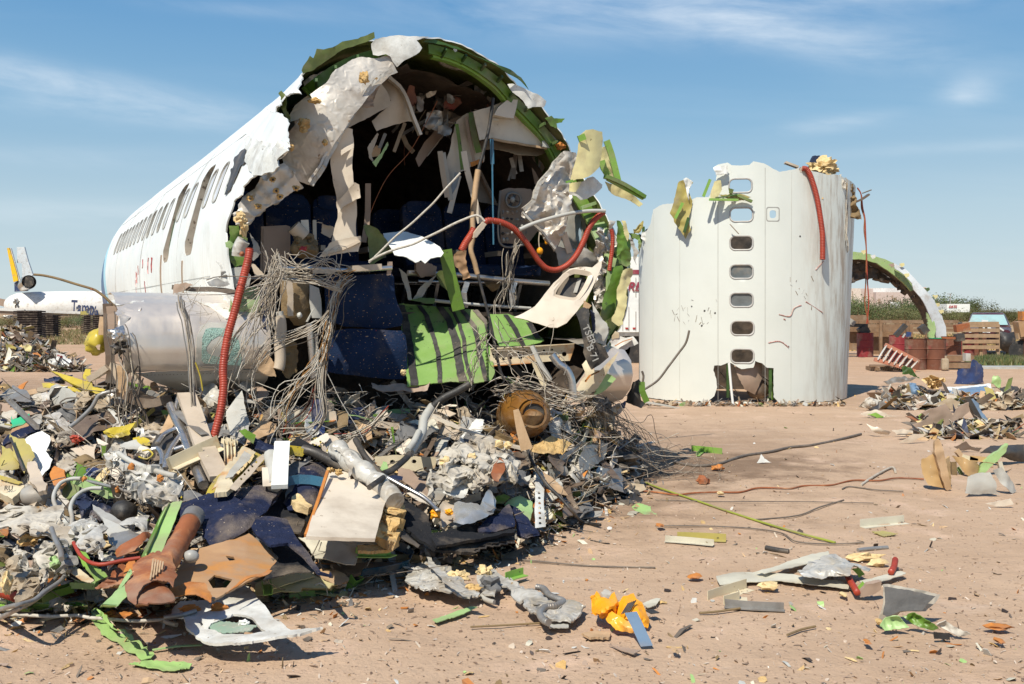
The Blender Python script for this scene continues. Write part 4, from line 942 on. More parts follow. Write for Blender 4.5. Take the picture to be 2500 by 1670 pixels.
lump('Z3',(765,590),(60,50),pl(.65),'rust_orange','honeycomb_core',parent=ob,rough=.7)
sheet('Z3',[(295,395),(335,400),(333,415),(295,410)],pl(.735),'white_torn','placard',parent=ob,cr=0,jag=0)
mpn_=thing('hanging_panel','beige ceiling panel with green and grey stripes hanging mid cabin','panel',P(1135,350,9.6))
sheet('Z2',[(1330,700),(1380,655),(1445,630),(1448,700),(1470,800),(1515,930),(1512,985),(1430,1020),(1350,1060),(1290,1180),(1270,1090),(1250,1000),(1290,850)],pl(1.0),'beige_panel','panel',parent=mpn_,cr=.015,bend=(0,.06))
for pts,mt_,w in (([(1325,720),(1345,850),(1365,1040)],'green',.035),([(1390,670),(1410,800),(1445,980)],'brown_panel',.03),([(1430,640),(1440,760),(1480,920)],'green',.06)):
 strip('Z2',pts,w,pl(.93),mt_,'stripe',parent=mpn_)
sheet('Z2',[(1420,990),(1510,955),(1510,985),(1430,1020)],pl(.93),'rust_orange','torn_edge',parent=mpn_)
sheet('Z2',[(1040,960),(1100,850),(1180,760),(1270,700),(1390,650),(1330,700),(1240,800),(1120,945),(1060,1020)],pl(1.3),'brown_panel','ceiling_panel','long dark beige ceiling panel with a pale edge slanting down mid cabin','panel',cr=.01)
strip('Z2',[(1400,645),(1290,730),(1120,945)],.025,pl(1.22),'beige_panel','panel_edge','thin pale curved trim edge slanting across the dark cabin ceiling','trim',prof='flat')
for i,pts in enumerate(([(1210,910),(1230,1060),(1260,1230)],[(1230,920),(1255,1080),(1285,1250)],[(1340,1080),(1310,1200),(1275,1340)],[(1330,1060),(1310,1150),(1280,1200)])):
 strip('Z2',pts,.05,pl(.9),['beige','pale_grey','beige_panel','dull_metal'][i],'hanging_slat',['narrow beige slat hanging left of the striped panel','thin grey slat hanging beside the beige slat mid cabin','pale pointed slat hanging with green edge below the striped panel','dull metal slat under the striped hanging panel'][i],'slat',prof='plank')
strip('Z2',[(1375,910),(1400,1050),(1440,1200),(1490,1410)],.055,pl(.55),'beige_panel','wooden_batten','pale splintered batten leaning beside the brown pole mid cabin','batten',prof='plank')
hose('Z2',[(1475,1040),(1455,1180),(1440,1350),(1430,1480)],.028,pl(.45),'wood','wooden_pole','brown wooden pole standing upright before the blue seats','pole',n=8)
hose('Z5',[(790,210),(795,400),(790,520),(835,690)],.024,pl(.40),'wood','broken_pole','lower bent half of the brown pole tied with string','pole',n=8,rough=.02)
hose('Z2',[(1580,540),(1555,720),(1520,880),(1475,1040)],.016,pl(.45),'black','black_cable','black cable hanging from the roof to the brown wooden pole','cable')
hose('Z5',[(835,690),(870,820),(930,1050),(960,1200),(1000,1400),(1040,1500)],.012,8.2,'black','black_cable','thin black cable falling across the green striped floor','cable')
hose('Z2',[(1572,830),(1575,1100),(1578,1300),(1582,1560)],.009,pl(.5),'blue_strap','blue_cord','straight thin blue cord hanging down before the seats','cord')
strip('Z2',[(1570,825),(1574,1000)],.035,pl(.5),'blue_strap','blue_strap','short blue webbing strap hanging under the bin panel','strap')
hose('Z5',[(0,600),(240,370),(420,220),(620,0),(700,-90)],.008,8.0,'rope','white_rope','white rope rising steeply to the right across the dark cabin','rope',rough=.01)
hose('Z5',[(0,590),(120,530),(350,450),(440,410),(560,350),(700,280),(830,235),(890,280)],.010,8.0,'rope','white_rope','white rope running flat to the end of the red hose','rope',rough=.01)
hose('Z2',[(1190,560),(1130,680),(1000,910),(850,1080),(760,1250),(700,1410)],.004,pl(.8),'rust','red_wire','thin dark red wire curving down through the cabin','wire')
hose('Z3',[(235,1125),(255,1108),(290,1108),(360,1122),(440,1165),(510,1240),(560,1310),(610,1385),(660,1435),(710,1452),(760,1445),(820,1412),(875,1350),(920,1265),(965,1160),(1010,1095),(1065,1048)],.027,pl(.1),'red_hose','red_hose',
  'thick red ribbed hose swinging in a deep U across the cabin opening','hose',corr=.017,n=12)
hose('Z3',[(75,1320),(100,1270),(140,1210),(165,1165)],.032,pl(.12),'red_hose','red_hose','short red ribbed hose end slanting up to the brown pole','hose',corr=.017,n=12)
sheet('Z3',[(60,1320),(100,1325),(110,1380),(140,1500),(95,1525),(60,1440),(20,1420),(30,1360)],pl(.1),'tan_board','torn_cuff','torn tan paper cuff dangling from the short red hose','cuff',cr=.03,cs=9)
sheet('Z3',[(165,1190),(230,1115),(252,1140),(180,1225),(160,1225)],pl(.05),'beige','duct_sleeve','pale sleeve joining the red hose pieces at the brown pole','sleeve',th=.03)
for q,lb in (((290,1110),'first cable tie from the brown pole on the thick red hose'),((345,1120),'second cable tie from the brown pole on the red hose'),((460,1180),'cable tie where the red hose starts to drop'),((530,1262),'cable tie halfway down the drop of the red hose'),((650,1425),'cable tie just left of the lowest point of the red hose'),((708,1450),'cable tie at the lowest point of the red hose')):
 lump('Z3',q,(12,42),pl(.1,-.01),'rope','hose_tie',parent=None,label=lb,cat='cable tie',group='cable ties on the red hose',rough=.1,sub=1)
hose('Z3',[(480,1170),(600,1120),(800,1065),(950,1042),(1075,1040)],.018,pl(.05),'pale_grey','white_tube','thin pale tube crossing above the thick red hose','tube')
hose('Z7',[(1166,165),(1160,220),(1130,340),(1095,470),(1062,600),(1020,750),(995,880),(982,1010),(985,1120),(975,1230),(955,1340),(905,1520)],.029,lambda x,y:7.35-(y-600)*.0008,'red_hose','red_hose','long red ribbed hose hanging down beside the wing stub','hose',corr=.018,n=12)
ep=thing('equipment_panel','cluttered grey equipment panel with round fan and red parts behind the silver blanket','equipment panel',P(1270,540,10.2))
V=K('Z3'); b=MB(); 
sheet('Z3',[(345,900),(400,880),(560,890),(610,1000),(610,1180),(540,1270),(345,1265)],pl(.95),'brown_panel','backplate',parent=ep,cr=.006)
rr_=random.Random(9)
hose('Z3',[(385,960),(400,925),(435,915),(475,930),(490,970),(475,1005),(435,1018),(395,1000),(385,960)],.014,pl(.9),'dull_metal','fan_ring',parent=ep)
lump('Z3',(432,962),(36,40),pl(.88),'pale_grey','fan_hub',parent=ep,rough=.1)
for i in range(4):
 a=i*pi/2+.4; strip('Z3',[(432,962),(432+45*cos(a),962+45*sin(a))],.03,pl(.9),'dark_metal','fan_blade',parent=ep)
for i in range(26):
 x=365+(i % 6)*32+rr_.uniform(-5,5); y=1050+(i//6)*48+rr_.uniform(-6,6); lump('Z3',(x,y),(rr_.uniform(14,32),rr_.uniform(16,36)),pl(.88),rr_.choice(['dull_metal','red','pale_grey','dark_metal','beige','brown_panel','grey']),'component',parent=ep,rough=.15,sub=2)
hose('Z3',[(345,900),(345,1265),(545,1270)],.012,pl(.9),'dull_metal','panel_edge',parent=ep)
bulb=thing('orange_light','small orange lamp globe hanging behind the red hose','lamp',P(1318,612,9.3))
lump('Z3',(622,1320),(46,52),pl(.4),'orange','globe',parent=bulb,rough=.05); lump('Z3',(620,1345),(30,10),pl(.4),'black','band',parent=bulb,rough=.05,sub=2); hose('Z3',[(618,1295),(614,1240),(620,1190)],.006,pl(.4),'wire','cord',parent=bulb)
lump('Z3',(668,1258),(26,34),pl(.42),'orange','orange_marker','small orange plastic bit beside the silver blanket corner','marker',rough=.2)
sheet('Z3',[(175,740),(205,750),(300,960),(345,1000),(180,980),(165,900)],pl(1.5),'interior_liner','galley_wall',parent=fus,cr=.01)
strip('Z3',[(205,760),(315,985)],.05,pl(1.45),'brown_panel','wall_edge',parent=fus,prof='L')
for i in range(9):
 a=random.Random(i); x=a.uniform(380,680); strip('Z3',[(x,a.uniform(620,680)),(x+a.uniform(-60,60),a.uniform(760,860))],a.uniform(.02,.06),pl(1.2),a.choice(['interior_liner','dull_metal','brown_panel']),'ceiling_debris',parent=fus,prof='L')
sheet('Z5',[(110,385),(180,375),(240,358),(300,362),(400,395),(470,440),(540,480),(572,520),(555,550),(480,562),(430,600),(400,575),(355,592),(290,560),(205,540),(160,470)],pl(.1),'white_skin','skin_fragment','white leaf-shaped skin fragment lying in mid cabin above the cushions','skin fragment',cr=.015,cs=4,bend=(90,.1),ay=-.6,th=.006)
sheet('Z4',[(1215,470),(1245,465),(1320,510),(1400,600),(1450,670),(1380,700),(1300,760),(1250,850),(1265,700),(1250,560)],pl(.15),'olive','skin_fragment','dark olive curled sheet left of the white leaf-shaped fragment','skin fragment',cr=.03,cs=5)
strip('Z5',[(590,500),(620,680),(650,800),(690,960)],.11,pl(.15),'green','green_stringer','bright green channel bar standing upright on the striped floor','channel bar',prof='C')
strip('Z5',[(565,560),(600,680),(640,850)],.05,pl(.2),'dark_green','green_stringer','dark green narrow bar just left of the upright green channel','channel bar',prof='L')
sheet('Z5',[(510,690),(540,660),(600,660),(680,730),(700,780),(680,870),(620,820),(550,770)],pl(.4),'olive','skin_fragment','round-edged olive sheet behind the upright green channel','skin fragment',cr=.01)
sheet('Z5',[(340,880),(380,800),(520,690),(480,760),(400,885)],pl(.35),'grey','bent_sheet','grey bent sheet strip below the white leaf-shaped fragment','sheet',cr=.02)
sheet('Z5',[(240,640),(300,680),(310,800),(335,880),(300,880),(270,780)],pl(.35),'grey','bent_sheet','narrow grey bent sheet standing above the striped floor','sheet',cr=.02)
sheet('Z5',[(330,885),(400,870),(505,880),(500,920),(440,918)],pl(.3),'dark_green','green_bracket','dark green bracket at the left end of the floor rail','bracket',cr=.01,th=.02)
hose('Z5',[(500,890),(800,920),(1240,950)],.017,pl(.35),'pale_grey','floor_rail','pale metal seat rail running along the green floor edge','rail',n=6)
hose('Z5',[(300,680),(640,690),(850,712),(1100,738),(1380,760)],.028,pl(.6),'metal','seat_tube','long shiny metal seat tube below the blue seats','tube')
for i,x in enumerate((735,1100)):
 strip('Z5',[(x+20,750),(x-5,830),(x,900),(x+5,945)],.05,pl(.5),'metal','seat_leg',['curved metal seat leg beside the upright green channel','curved metal seat leg nearer the hanging wall panel'][i],'seat leg',prof='C')
sheet('Z5',[(880,740),(1010,745),(1000,800),(950,830),(905,800)],pl(.7),'canvas','life_vest_pouch','ochre pouch hanging under the shiny seat tube','pouch',cr=.02,bulge=.05)
sheet('Z5',[(365,590),(450,600),(520,632),(510,690),(400,715),(365,660)],pl(.5),'brown_panel','armrest_box','brown armrest box just below the white leaf-shaped fragment','box',th=.05)
sheet('Z4',[(432,480),(620,468),(655,480),(655,700),(600,790),(560,830),(425,828)],pl(.35),'brown_panel','tray_panel','flat tan seat tray panel standing behind the wires at left','panel',cr=.003,th=.03,jag=.3)
sheet('Z4',[(448,495),(632,485),(632,800),(445,812)],pl(.34),'brown_panel','tray_panel','inner recessed face of the tan seat tray at left','panel',cr=.002,th=.01,jag=.2)
sheet('Z4',[(670,560),(700,510),(760,560),(845,540),(850,600),(830,700),(740,715),(680,670)],pl(.15),'canvas','life_vest','crumpled olive brown canvas pouch with red tag','pouch',cr=.05,cs=9,ridge=.05,th=.02,bulge=.1)
lump('Z4',(755,650),(50,40),7.75,'red','red_tag','small red tag on the olive brown pouch','tag',rough=.5)
hose('Z4',[(680,480),(760,560)],.06,pl(.1),'beige','paper_tube','beige open tube sticking out of the olive brown pouch','tube')
strip('Z4',[(840,430),(845,690)],.03,pl(.1),'pale_grey','metal_strap','pale upright metal strap right of the brown pouch','strap')
strip('Z4',[(765,430),(770,520)],.06,pl(.1),'white_torn','white_slat','short white slat rising behind the brown pouch','slat',prof='plank')
strip('Z4',[(1250,150),(1245,420),(1215,600)],.05,pl(.5),'brown_panel','fabric_strap','long brown strap hanging right of the cream panel strip','strap')
sheet('Z4',[(820,435),(890,440),(890,520),(960,560),(990,480),(900,450)],pl(.2),'beige','seat_part','curved beige seat part right of the upright metal strap','seat part',cr=.03)
strip('Z4',[(1110,805),(1330,790)],.17,pl(.0,-.05),'beige','armrest','long beige armrest lying above the upper blue cushion','armrest',prof='plank')
hose('Z4',[(570,800),(800,800),(1100,815),(1430,795)],.022,pl(.0),'metal','seat_tube','metal seat tube stretched through the wires at left','tube')
sheet('Z4',[(1400,750),(1440,750),(1440,780),(1425,850),(1395,850)],pl(.0),'brown_panel','bracket','brown bracket at the end of the beige armrest','bracket')
sheet('Z4',[(830,800),(1000,805),(1000,840),(830,840)],pl(-.02),'beige','seat_trim','short beige seat trim left of the beige armrest','trim',th=.03)
lump('Z4',(760,785),(60,50),pl(-.05),'dull_metal','hinge_joint','dark metal hinge joint in the middle of the wires','hinge',rough=.3)
sheet('Z4',[(575,880),(620,890),(800,900),(800,1000),(810,1160),(760,1230),(680,1235),(640,1180),(580,1165),(572,1000)],pl(.02),'canvas','canvas_bag','brown canvas seat sack with pale stripe in the wires','sack',cr=.02,cs=6,bulge=.08)
sheet('Z4',[(620,890),(670,892),(680,1060),(675,1170),(630,1168),(628,1020)],pl(.0,-.1),'beige','canvas_stripe','vertical pale stripe on the brown canvas sack','stripe',cr=.01)
sheet('Z4',[(800,920),(870,950),(890,1040),(895,1180),(820,1180),(800,1060)],pl(.0,-.05),'pale_grey','curved_cover','smooth white curved cover beside the brown canvas sack','cover',bend=(0,.08),cr=.004,jag=.3)
sheet('Z7',[(1230,900),(1290,870),(1340,960),(1345,1060),(1260,1050),(1210,1020)],pl(-.1),'wood','foam_board','ochre wedge shaped board hanging under the wires','board',cr=.02)
hose('Z7',[(1375,600),(1390,720),(1400,760)],.03,pl(-.1),'pale_grey','silver_bottle','short silver tube upright among the wires','tube')
hose('Z4',[(570,1170),(590,1300),(575,1500),(560,1568)],.045,pl(-.1),'beige','paper_tube','long tan duct tube hanging upright under the wires','duct tube',rough=.02)
hose('Z4',[(800,1220),(815,1400),(830,1560),(835,1640)],.028,pl(-.15),'metal','metal_leg','shiny rusty metal leg hanging left of the blue cushions','tube',n=8)
hose('Z4',[(845,1300),(850,1420),(855,1560)],.025,pl(-.1),'metal','metal_leg','second metal leg close beside the rusty shiny one','tube',n=8)
lump('Z4',(725,1160),(40,50),pl(-.2),'pale_grey','pipe_end','cut open pipe end among the wires','pipe',rough=.2)
strip('Z4',[(780,1210),(835,1110)],.03,pl(-.2),'pale_grey','metal_finger','short pale metal finger pointing up from the joint','bracket',prof='plank')
sheet('Z4',[(600,1400),(640,1350),(700,1370),(720,1450),(690,1568),(640,1640),(600,1600),(620,1500)],pl(-.05),'canvas','canvas_strap','torn tan canvas hanging below the brown sack','canvas',cr=.04,cs=8)
sheet('Z4',[(430,950),(500,930),(510,1100),(460,1300),(420,1370),(400,1330),(430,1180)],pl(.05),'navy','navy_fabric','dark blue cloth strip hanging behind the wire bundles','cloth',cr=.04,cs=7)
sheet('Z4',[(185,470),(250,460),(270,520),(330,560),(310,700),(290,780),(235,790),(190,720),(180,640),(200,560)],pl(.1),'green','frame_web',parent=fus,cr=.02,cs=7)
sheet('Z4',[(160,600),(200,590),(230,620),(200,650),(165,640)],pl(.0),'pale_green','frame_web',parent=fus,cr=.02)
sheet('Z4',[(185,780),(330,790),(350,850),(340,950),(240,950),(200,890)],pl(.1),'pale_grey','frame_web',parent=fus,cr=.02)
sheet('Z4',[(210,960),(340,930),(440,960),(440,1130),(330,1150),(190,1130),(200,1020)],pl(.15),'pale_frame','frame_web',parent=fus,cr=.02)
lump('Z4',(275,420),(90,70),7.45,'foam_pale','foam_tuft',parent=fus,rough=.7); lump('Z4',(300,500),(50,120),7.45,'foam_pale','foam_tuft',parent=fus,rough=.7)
sheet('Z4',[(350,530),(400,600),(432,680),(370,730),(350,690),(370,620)],pl(.0),'grey','bent_plate',parent=fus,cr=.02)
hose('Z4',[(310,590),(280,640),(270,700)],.05,7.45,'foil_white','duct_stub','crumpled silver duct stub at the top of the long red hose','duct',rough=.03)
lump('Z4',(285,690),(40,40),7.38,'rust','duct_mouth','rusty round mouth of the silver duct stub','duct mouth',rough=.2)
sheet('Z4',[(85,755),(120,760),(180,870),(190,930),(150,940),(110,880),(130,840)],7.5,'white_torn','torn_plate',parent=fus,cr=.03,cs=9)
sheet('Z4',[(350,760),(380,770),(460,855),(380,850)],7.5,'beige','splinter','pale triangular splinter below the silver duct stub','splinter')
strip('Z7',[(640,430),(760,440),(900,450),(1050,465),(1110,470)],.12,7.35,'wire_dark','cable_tray','flat frayed cable tray jutting left over the wing stub','cable tray',prof='plank',rough=.02)
sheet('Z7',[(638,405),(720,400),(770,420),(720,450),(650,470),(640,440)],7.28,'brown_panel','tray_end','torn brown end of the cable tray','tray end',cr=.03)
sheet('Z7',[(880,410),(940,380),(1010,400),(1040,420),(900,432)],7.3,'dull_metal','crumpled_metal','crumpled grey metal lump on the cable tray','metal scrap',cr=.04)
strip('Z7',[(640,478),(820,485),(1060,480)],.05,7.33,'beige','tray_lip','pale straight lip under the cable tray','trim')
fb=thing('floor_beam','cream perforated floor beam sticking out below the green panels','floor beam',P(1300,870,8.7))
k6=K('Z6')
hl=[[(x+w*cos(a*pi/4),y+w*sin(a*pi/4)) for a in range(8)] for (x,y,w) in ((0+10,690,9),(50,690,10),(120,685,8),(172,682,9),(225,678,8),(30,722,9),(78,720,11),(125,715,10),(186,710,15),(465,692,16),(335,668,7),(385,663,7))]
sheet('Z6',[(-10,655),(250,640),(528,625),(530,650),(500,735),(340,740),(260,748),(100,756),(-10,770)],8.65,'beam_cream' if 'beam_cream' in MATS else mat('beam_cream',(.62,.54,.38,1),(.55,.46,.30,1),rough=.5,scale=5,spk=((.3,.12,.03,1),.66,12),c3=(.5,.25,.08,1)),'web',parent=fb,cr=.004,jag=.3,holes=hl,res=4)
strip('Z6',[(-10,655),(250,640),(530,625)],.05,8.62,'beam_cream','top_flange',parent=fb); strip('Z6',[(-10,768),(250,748)],.05,8.62,'rust_orange','bottom_flange',parent=fb)
strip('Z6',[(255,640),(310,740),(372,860)],.11,8.5,'pale_grey','perforated_brace','frayed grey perforated brace leaning on the floor beam','brace',prof='plank',rough=.01)
sheet('Z6',[(255,745),(300,740),(362,850),(340,920),(310,880),(275,800)],8.55,'beam_cream','brace_plate','cream bent plate below the perforated floor beam','plate',cr=.01)
hose('Z6',[(385,695),(430,755),(480,790),(510,860),(522,965)],.035,8.5,'metal','bent_pipe','bent shiny metal pipe below the end of the floor beam','pipe')
bs=thing('black_box','scuffed black strap-shaped case with stencilled TSER lettering','black case',P(1445,820,8.7))
sheet('Z6',[(540,430),(575,395),(620,395),(628,440),(622,480),(640,560),(670,620),(720,650),(750,710),(690,760),(640,790),(600,720),(580,680),(590,640),(575,560),(555,480)],8.7,'black','case',parent=bs,cr=.008,th=.09,jag=.3,bulge=.03)
sheet('Z6',[(628,400),(655,420),(660,540),(640,570),(630,470)],8.8,'navy','side_flap',parent=bs,cr=.02)
def text(s,body,size,loc,rot,mt,parent=None,name='lettering',ext=.002,shear=0,**k):
 c=bpy.data.curves.new(name,'FONT'); c.body=body; c.size=size; c.extrude=ext; c.shear=shear; c.align_x='CENTER'; c.align_y='CENTER'; c.offset=k.get('offset',0); c.space_character=k.get('space',1)
 o=bpy.data.objects.new(name,c); col.objects.link(o); c.materials.append(MATS[mt]); o.rotation_euler=rot
 me=bpy.data.meshes.new_from_object(o); q=bpy.data.objects.new(name,me); col.objects.link(q); q.rotation_euler=rot; q.parent=parent; q.location=Vector(loc)-OFF[parent.name]; q.scale=(k.get('sx',1),1,1)
 bpy.data.objects.remove(o); return q
text(0,'TSER',.085,P(*k6((622,570)),8.60),(radians(85),radians(66),radians(8)),'grey',bs,offset=.001)
text(0,'B 71',.085,P(*k6((645,690)),8.58),(radians(85),radians(66),radians(8)),'grey',bs,offset=.001)
sheet('Z6',[(590,350),(640,380),(620,400),(585,395)],8.7,'wood','wood_block','small wooden block under the hanging wall panel','block',th=.05)
sheet('Z6',[(600,720),(640,790),(700,800),(760,740),(810,670),(790,740),(720,840),(680,900),(600,975),(500,970),(540,900),(600,830),(580,760)],8.95,'beam_cream','bent_longeron','rust streaked cream beam bending round the right wing stub','beam',cr=.02,cs=5,bend=(45,.1))
strip('Z6',[(690,800),(630,830),(600,870)],.09,8.85,'rust_orange','rust_streak','orange rusty band across the cream bent beam','rust band',rough=.01)
sheet('Z6',[(740,610),(780,580),(860,590),(905,575),(940,610),(880,640),(860,660),(800,660),(760,650)],9.2,'white_torn','torn_plate','torn white plate with orange foam jutting right of the black case','plate',cr=.03)
strip('Z6',[(800,640),(850,610),(900,595)],.11,9.12,'rust_orange','foam_strip','orange corroded strip on the torn white plate','strip',rough=.03)
sheet('Z6',[(790,545),(815,560),(815,590),(770,600),(765,575)],9.2,'beam_cream','torn_plate','small curled cream plate above the orange corroded strip','plate',cr=.02)
sheet('Z6',[(690,830),(710,810),(760,830),(800,850),(760,900),(700,940),(660,950),(670,900)],9.0,'pale_green','green_plate','mottled green torn plate inside the right wing stub','plate',cr=.02)
sheet('Z6',[(640,360),(740,520),(750,560),(720,620),(650,560),(640,480)],8.95,'pale_grey','frame_plate',parent=fus,cr=.03)
sheet('Z6',[(900,870),(940,850),(960,870),(940,930),(960,990),(990,1010),(960,1045),(860,1000),(865,950),(890,910)],9.9,'dark_metal','rubber_flap','dark curved metal flap standing between the wing stub and the barrel','metal flap',cr=.02,cs=4,bend=(0,.2),back='green')
strip('Z6',[(960,870),(955,930),(985,1000)],.06,9.85,'green','green_edge','ragged green edge beside the dark curved flap','edge strip',rough=.02)
sheet('Z6',[(790,1020),(860,990),(850,1040),(800,1045)],10.3,'blue_paint','blue_scrap','small blue scrap on the ground under the right wing stub','scrap')
hose('Z6',[(970,920),(1060,860),(1130,770),(1190,690),(1240,620),(1262,540)],.014,12.5,'wire_dark','long_rod','thin dark bent rod rising in front of the white barrel','rod')
hose('Z6',[(965,870),(970,830),(960,800)],.014,12.5,'wire_dark','rod_stub','short upright rod stub at the foot of the barrel','rod')
tk=thing('amber_tank','brown amber waste tank with a round dark opening under the floor','tank',P(1290,1030,8.2))
m=MB(); c0=P(1250,1010,8.75); d_=(P(1300,1012,8.15)-c0); r_=.205
prof=[(0,.3),(.15,.85),(.4,1.),(.7,1.),(.9,.86),(1.,.62),(1.02,.45),(1.0,.34),(.8,.30)]
m.tube([c0+d_*a for a,_ in prof],[r_*b for _,b in prof],24,caps=False); m.make('shell','brown_glass',tk)
m=MB(); m.add([c0+d_*1.05+Vector((cos(a*pi/8)*r_*.46,0,sin(a*pi/8)*r_*.46)) for a in range(16)],[tuple(range(16))]); m.make('opening','black',tk,smooth=False)  # flat black disc over the mouth, painted shade for the tank's inside
m=MB(); m.tube([c0+d_*1.06+Vector((cos(a*pi/8)*r_*.50,0,sin(a*pi/8)*r_*.50)) for a in range(17)],.014,6,caps=False); m.make('rim','brown_glass',tk)
W2=['wire','wire','wire_dark','rope']
wires('Z4',[(530,720),(545,800),(530,860),(500,950),(420,1080),(330,1220),(230,1400),(120,1600)],34,.035,.0035,7.25,W2,label='thick fan of pale wires falling left over the red hose',cat='wire bundle',fan=2.8,seed=1)
wires('Z4',[(560,720),(520,820),(510,950),(500,1100),(520,1280)],22,.02,.0035,7.3,W2,label='narrow bundle of grey wires hanging straight down',cat='wire bundle',fan=1.2,seed=2)
wires('Z4',[(1150,850),(1060,900),(1000,1000),(985,1100),(960,1200),(920,1350),(880,1568)],40,.028,.0035,pl(-.12,-.1),W2+['orange_wire' if 'orange_wire' in MATS else mat('orange_wire',(.45,.22,.06,1),rough=.6)],label='heavy bundle of grey and orange wires beside the cushions',cat='wire bundle',fan=1.5,seed=3)
wires('Z4',[(560,830),(680,870),(820,880),(950,930),(1040,965)],20,.02,.0035,7.5,W2,label='brown wire bundle running level above the canvas sack',cat='wire bundle',fan=.7,seed=4)
wires('Z4',[(530,700),(620,780),(760,770),(860,730),(960,740),(1000,830),(900,830)],24,.03,.003,7.5,W2,label='tangled loops of thin wire over the metal seat tube',cat='wire bundle',fan=1.3,loose=1.4,seed=5)
wires('Z4',[(940,1150),(880,1220),(720,1310),(520,1370),(440,1440),(390,1530)],18,.018,.0035,7.4,W2,label='pale wires curving down to the left below the sack',cat='wire bundle',fan=1.8,seed=6)
wires('Z4',[(0,890),(60,870),(200,862),(500,870),(700,880)],3,.006,.004,7.2,['wire_dark'],label='thin dark wires stretched level over the cut skin edge',cat='wire bundle',seed=7)
wires('Z4',[(280,950),(330,980),(480,900),(560,840)],16,.03,.0035,7.35,W2,label='short frayed wires crossing the top of the red hose',cat='wire bundle',seed=8,loose=1.1)
wires('Z8',[(930,0),(900,120),(800,250),(690,370),(600,480),(520,620),(500,760)],34,.03,.0035,7.35,W2+['orange_wire'],label='long bundle of mixed wires sweeping down to the heap',cat='wire bundle',fan=2.,seed=9)
wires('Z8',[(940,140),(930,300),(930,450),(940,600),(880,730),(760,820),(560,840)],18,.016,.004,7.3,W2,label='grey wire bundle looping back left above the heap',cat='wire bundle',fan=1.6,seed=10)
wires('Z8',[(960,200),(1060,420),(1180,640),(1300,820),(1420,1020)],3,.01,.004,7.3,['rope'],label='two long pale wires slanting down right',cat='wire bundle',seed=11)
wires('Z8',[(860,330),(840,450),(760,600),(620,720),(560,830)],8,.015,.0045,7.35,['red_hose','wire_dark'],label='dark red wires within the mixed bundle',cat='wire bundle',seed=12)
wires('Z8',[(1560,570),(1460,660),(1380,760),(1230,830),(1040,850)],14,.018,.0045,7.5,['wire','red_hose','wire_dark','rope'],label='grey and red cable loop in front of the hold',cat='wire bundle',seed=13)
wires('Z8',[(400,0),(310,120),(260,300),(250,480),(280,650)],10,.02,.003,7.3,W2,label='fine wires dangling in front of the green frame',cat='wire bundle',seed=14,loose=1.3)
wires('Z7',[(690,490),(700,580),(730,660),(745,780),(760,900),(770,1060),(780,1260)],16,.010,.0045,6.95,['wire_dark','wire','dull_metal'],label='long taped wire loom hanging across the wing stub',cat='wire bundle',seed=15,fan=.8)
wires('Z7',[(690,500),(760,560),(820,620),(830,690)],12,.04,.0018,7.0,['wire'],label='hair fine wires spraying over the polished metal',cat='wire bundle',seed=16,loose=1.6)
wires('Z7',[(790,950),(820,1050),(835,1150),(820,1200)],4,.006,.006,6.95,['wire_dark','yellow'],label='short wire pigtail with yellow tape on the loom',cat='wire bundle',seed=17)
wires('Z7',[(1310,210),(1370,300),(1330,420),(1310,600),(1310,760)],22,.03,.003,7.3,W2,label='loose wires hanging in front of the tan tray',cat='wire bundle',seed=18,loose=1.2)
for i,(z,pts,n,sp,lb) in enumerate((('Z5',[(1140,450),(1100,600),(1050,760),(1000,860),(960,940),(950,1030)],16,.02,'frayed grey wires hanging from the equipment panel'),('Z5',[(1060,500),(1050,650),(1060,800),(1080,940)],10,.014,'narrow wire strands hanging left of the frayed bundle'),
  ('Z5',[(1090,640),(1110,780),(1125,900)],6,.008,'short dangling wires with ragged ends near the wall panel'),('Z5',[(900,1160),(840,1240),(800,1340),(790,1420),(740,1530)],14,.02,'pale wire tuft hanging over the front of the green floor'),
  ('Z5',[(900,1180),(960,1260),(1100,1350),(1200,1450),(1300,1540)],16,.06,'spray of fine wires in front of the floor beam'),('Z5',[(950,1000),(1000,1150),(1100,1230),(1180,1350)],6,.03,'yellowish thin wires drooping over the green panel'),
  ('Z6',[(0,930),(150,900),(300,930),(450,965),(650,985)],24,.03,'brown cable loom running right over the amber tank'),('Z6',[(360,1150),(520,1090),(660,1050),(760,1120),(820,1200),(880,1300)],26,.04,'fan of grey wires over the ground right of the tank'),
  ('Z6',[(640,985),(760,1080),(900,1160),(960,1260),(1000,1320),(1080,1340)],34,.05,'thick frayed grey cable root spilling right onto the dirt'),('Z6',[(660,1000),(700,1120),(780,1250),(880,1320),(1050,1330),(1180,1340)],26,.05,'second frayed cable loom lying lower on the dirt'),
  ('Z6',[(380,950),(420,1050),(500,1180),(560,1330),(640,1450)],16,.05,'stray wires falling between tank and green struts'),('Z6',[(0,1000),(60,960),(180,1000),(330,1060),(360,1130)],16,.05,'loose wires wrapped over the amber tank'),
  ('Z6',[(0,1190),(200,1240),(400,1290),(620,1380)],18,.04,'flat cables lying along the heap below the tank'),('Z6',[(680,1180),(740,1330),(820,1430)],12,.05,'dark rooty wires near the perforated green plate'),
  ('Z6',[(1040,1360),(1140,1420),(1240,1440),(1290,1500)],40,.09,'hair-like spray of pale wire on the dirt'))):
 yv={0:pl(.3),1:pl(.35),2:pl(.35)}.get(i,8.05 if i<6 else None)
 if yv is None:yv=(lambda x,y:min(heap(x,y,-.05),8.4 if y<990 else 99)) if i not in (8,9,14) else (lambda x,y:min(9.2+(x-1440)*.004,EYE*FPX/max(5,y-762)-.1))
 wires(z,pts,n,sp,.0035 if i!=14 else .0018,yv,W2 if i<8 else ['wire','wire_dark','wire_dark','wire'],label=lb,cat='wire bundle',seed=30+i,fan=1.6,loose=1.1)
